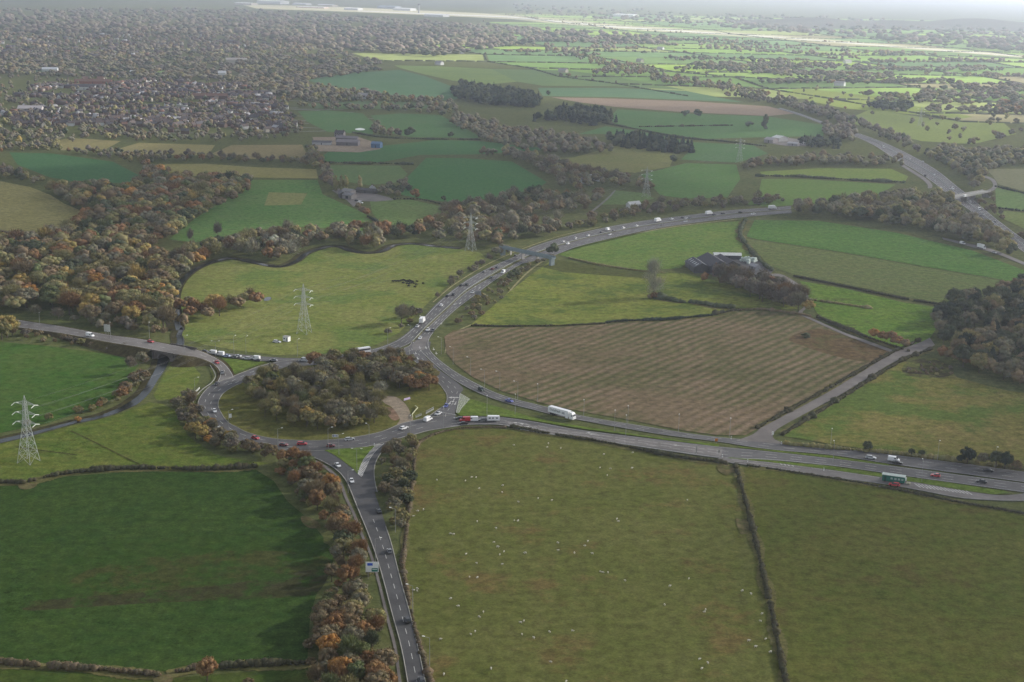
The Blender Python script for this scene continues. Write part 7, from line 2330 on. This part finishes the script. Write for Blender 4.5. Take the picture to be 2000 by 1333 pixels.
# larger town buildings
for px, py, L_, W_h, H_, wc, rc, lab in (
        (168, 161, 13, 10, 7, CREAM, TILE, 'left block of the cream and red town hall range'), (197, 161, 13, 10, 7, CREAM, TILE, 'right block of the cream and red town hall range'), (182, 164, 70, 10, 5, (0.3, 0.12, 0.08), TILE, 'long red-roofed range across the middle of town'),
        (60, 218, 36, 16, 5, (0.5, 0.46, 0.44), (0.44, 0.40, 0.40), 'broad pale-roofed hall near the western edge of town'), (98, 140, 32, 14, 5, RENDER, (0.55, 0.56, 0.58), 'flat white-roofed hall beside the strip of green'), (265, 146, 22, 10, 5, RENDER, (0.6, 0.6, 0.6), 'white hall at the edge of the bright strip of green'),
        (462, 124, 50, 16, 9, CREAM, (0.4, 0.36, 0.33), 'cream mansion block beside the pale far field'), (434, 152, 16, 10, 10, RENDER, (0.6, 0.6, 0.6), 'tall white block alone among town trees'), (410, 194, 60, 9, 6, BRICK, TILE, 'long brick and red-tiled terrace in the eastern town'),
        (505, 225, 18, 9, 5, BRICK, (0.22, 0.17, 0.16), 'big gabled brick house at the near edge of town'), (165, 176, 38, 9, 6, RENDER, SLATE, 'white-windowed school block in the middle of town')):
    building('town_hall' if 'hall' in lab else 'town_building', lab, 'building', px, py, L_, W_h, H_, 4.0, 10, 0.1, wc, rc, 'd')
# open greens among the town
poly_sheet('field', [(205, 142), (330, 138), (335, 142), (210, 147)], ZF[0] + 0.03, field_mat('town_green', (120, 150, 88), (130, 154, 96), contrast=0.4))
poly_sheet('field', [(-60, 132), (100, 137), (110, 141), (-60, 140)], ZF[0] + 0.03, field_mat('town_green', (84, 116, 84), (94, 124, 92), contrast=0.4))
poly_sheet('field', [(470, 126), (540, 127), (560, 133), (470, 135)], ZF[0] + 0.03, field_mat('town_green', (150, 152, 104), (158, 158, 112), contrast=0.4))
poly_sheet('field', [(580, 84), (680, 78), (640, 96), (600, 98)], ZF[0] + 0.03, field_mat('town_green', (130, 132, 96), (140, 140, 104), contrast=0.4))

# airfield buildings on the skyline
AG = 'airfield buildings on the skyline'
for px, py, L_, W_h, H_, wc, lab in (
        (533, 8, 260, 90, 26, RENDER, 'largest white hangar on the far airfield'), (480, 10, 180, 60, 16, CREAM, 'low pale terminal left of the largest white hangar'), (590, 10, 140, 60, 14, RENDER, 'flat white shed right of the largest white hangar'),
        (640, 13, 150, 60, 14, CREAM, 'cream shed at the middle of the far airfield'), (690, 20, 120, 50, 14, RENDER, 'white shed at the head of the runway strip'), (760, 17, 170, 60, 18, (0.3, 0.33, 0.36), 'grey-roofed hangar beside the control tower'),
        (790, 21, 150, 60, 16, RENDER, 'white-fronted hangar left of the control tower'), (853, 33, 130, 60, 14, RENDER, 'white warehouse right of the control tower'), (610, 16, 260, 50, 8, (0.62, 0.46, 0.38), 'long pinkish pier building along the apron'), (1222, 33, 150, 60, 16, RENDER, 'lone white warehouse beyond the runway')):
    building('hangar', lab, 'hangar', px, py, L_, W_h, H_ * 0.8, H_ * 0.25, 10, 0.35, wc, (0.66, 0.66, 0.66) if 'grey' not in lab else (0.2, 0.24, 0.27), '', AG)
t = thing('control_tower', 'slender airfield control tower on the skyline', 'tower', G(818, 26))
MB().tube((0, 0, 0), (0, 0, 46), 5, 4, 12).build('shaft', M_CONC, t)
MB().tube((0, 0, 46), (0, 0, 54), 7, 9, 12).build('cab', M_GLASS, t)
MB().tube((0, 0, 54), (0, 0, 56), 9.4, 8, 12).build('roof', M_CONC, t)
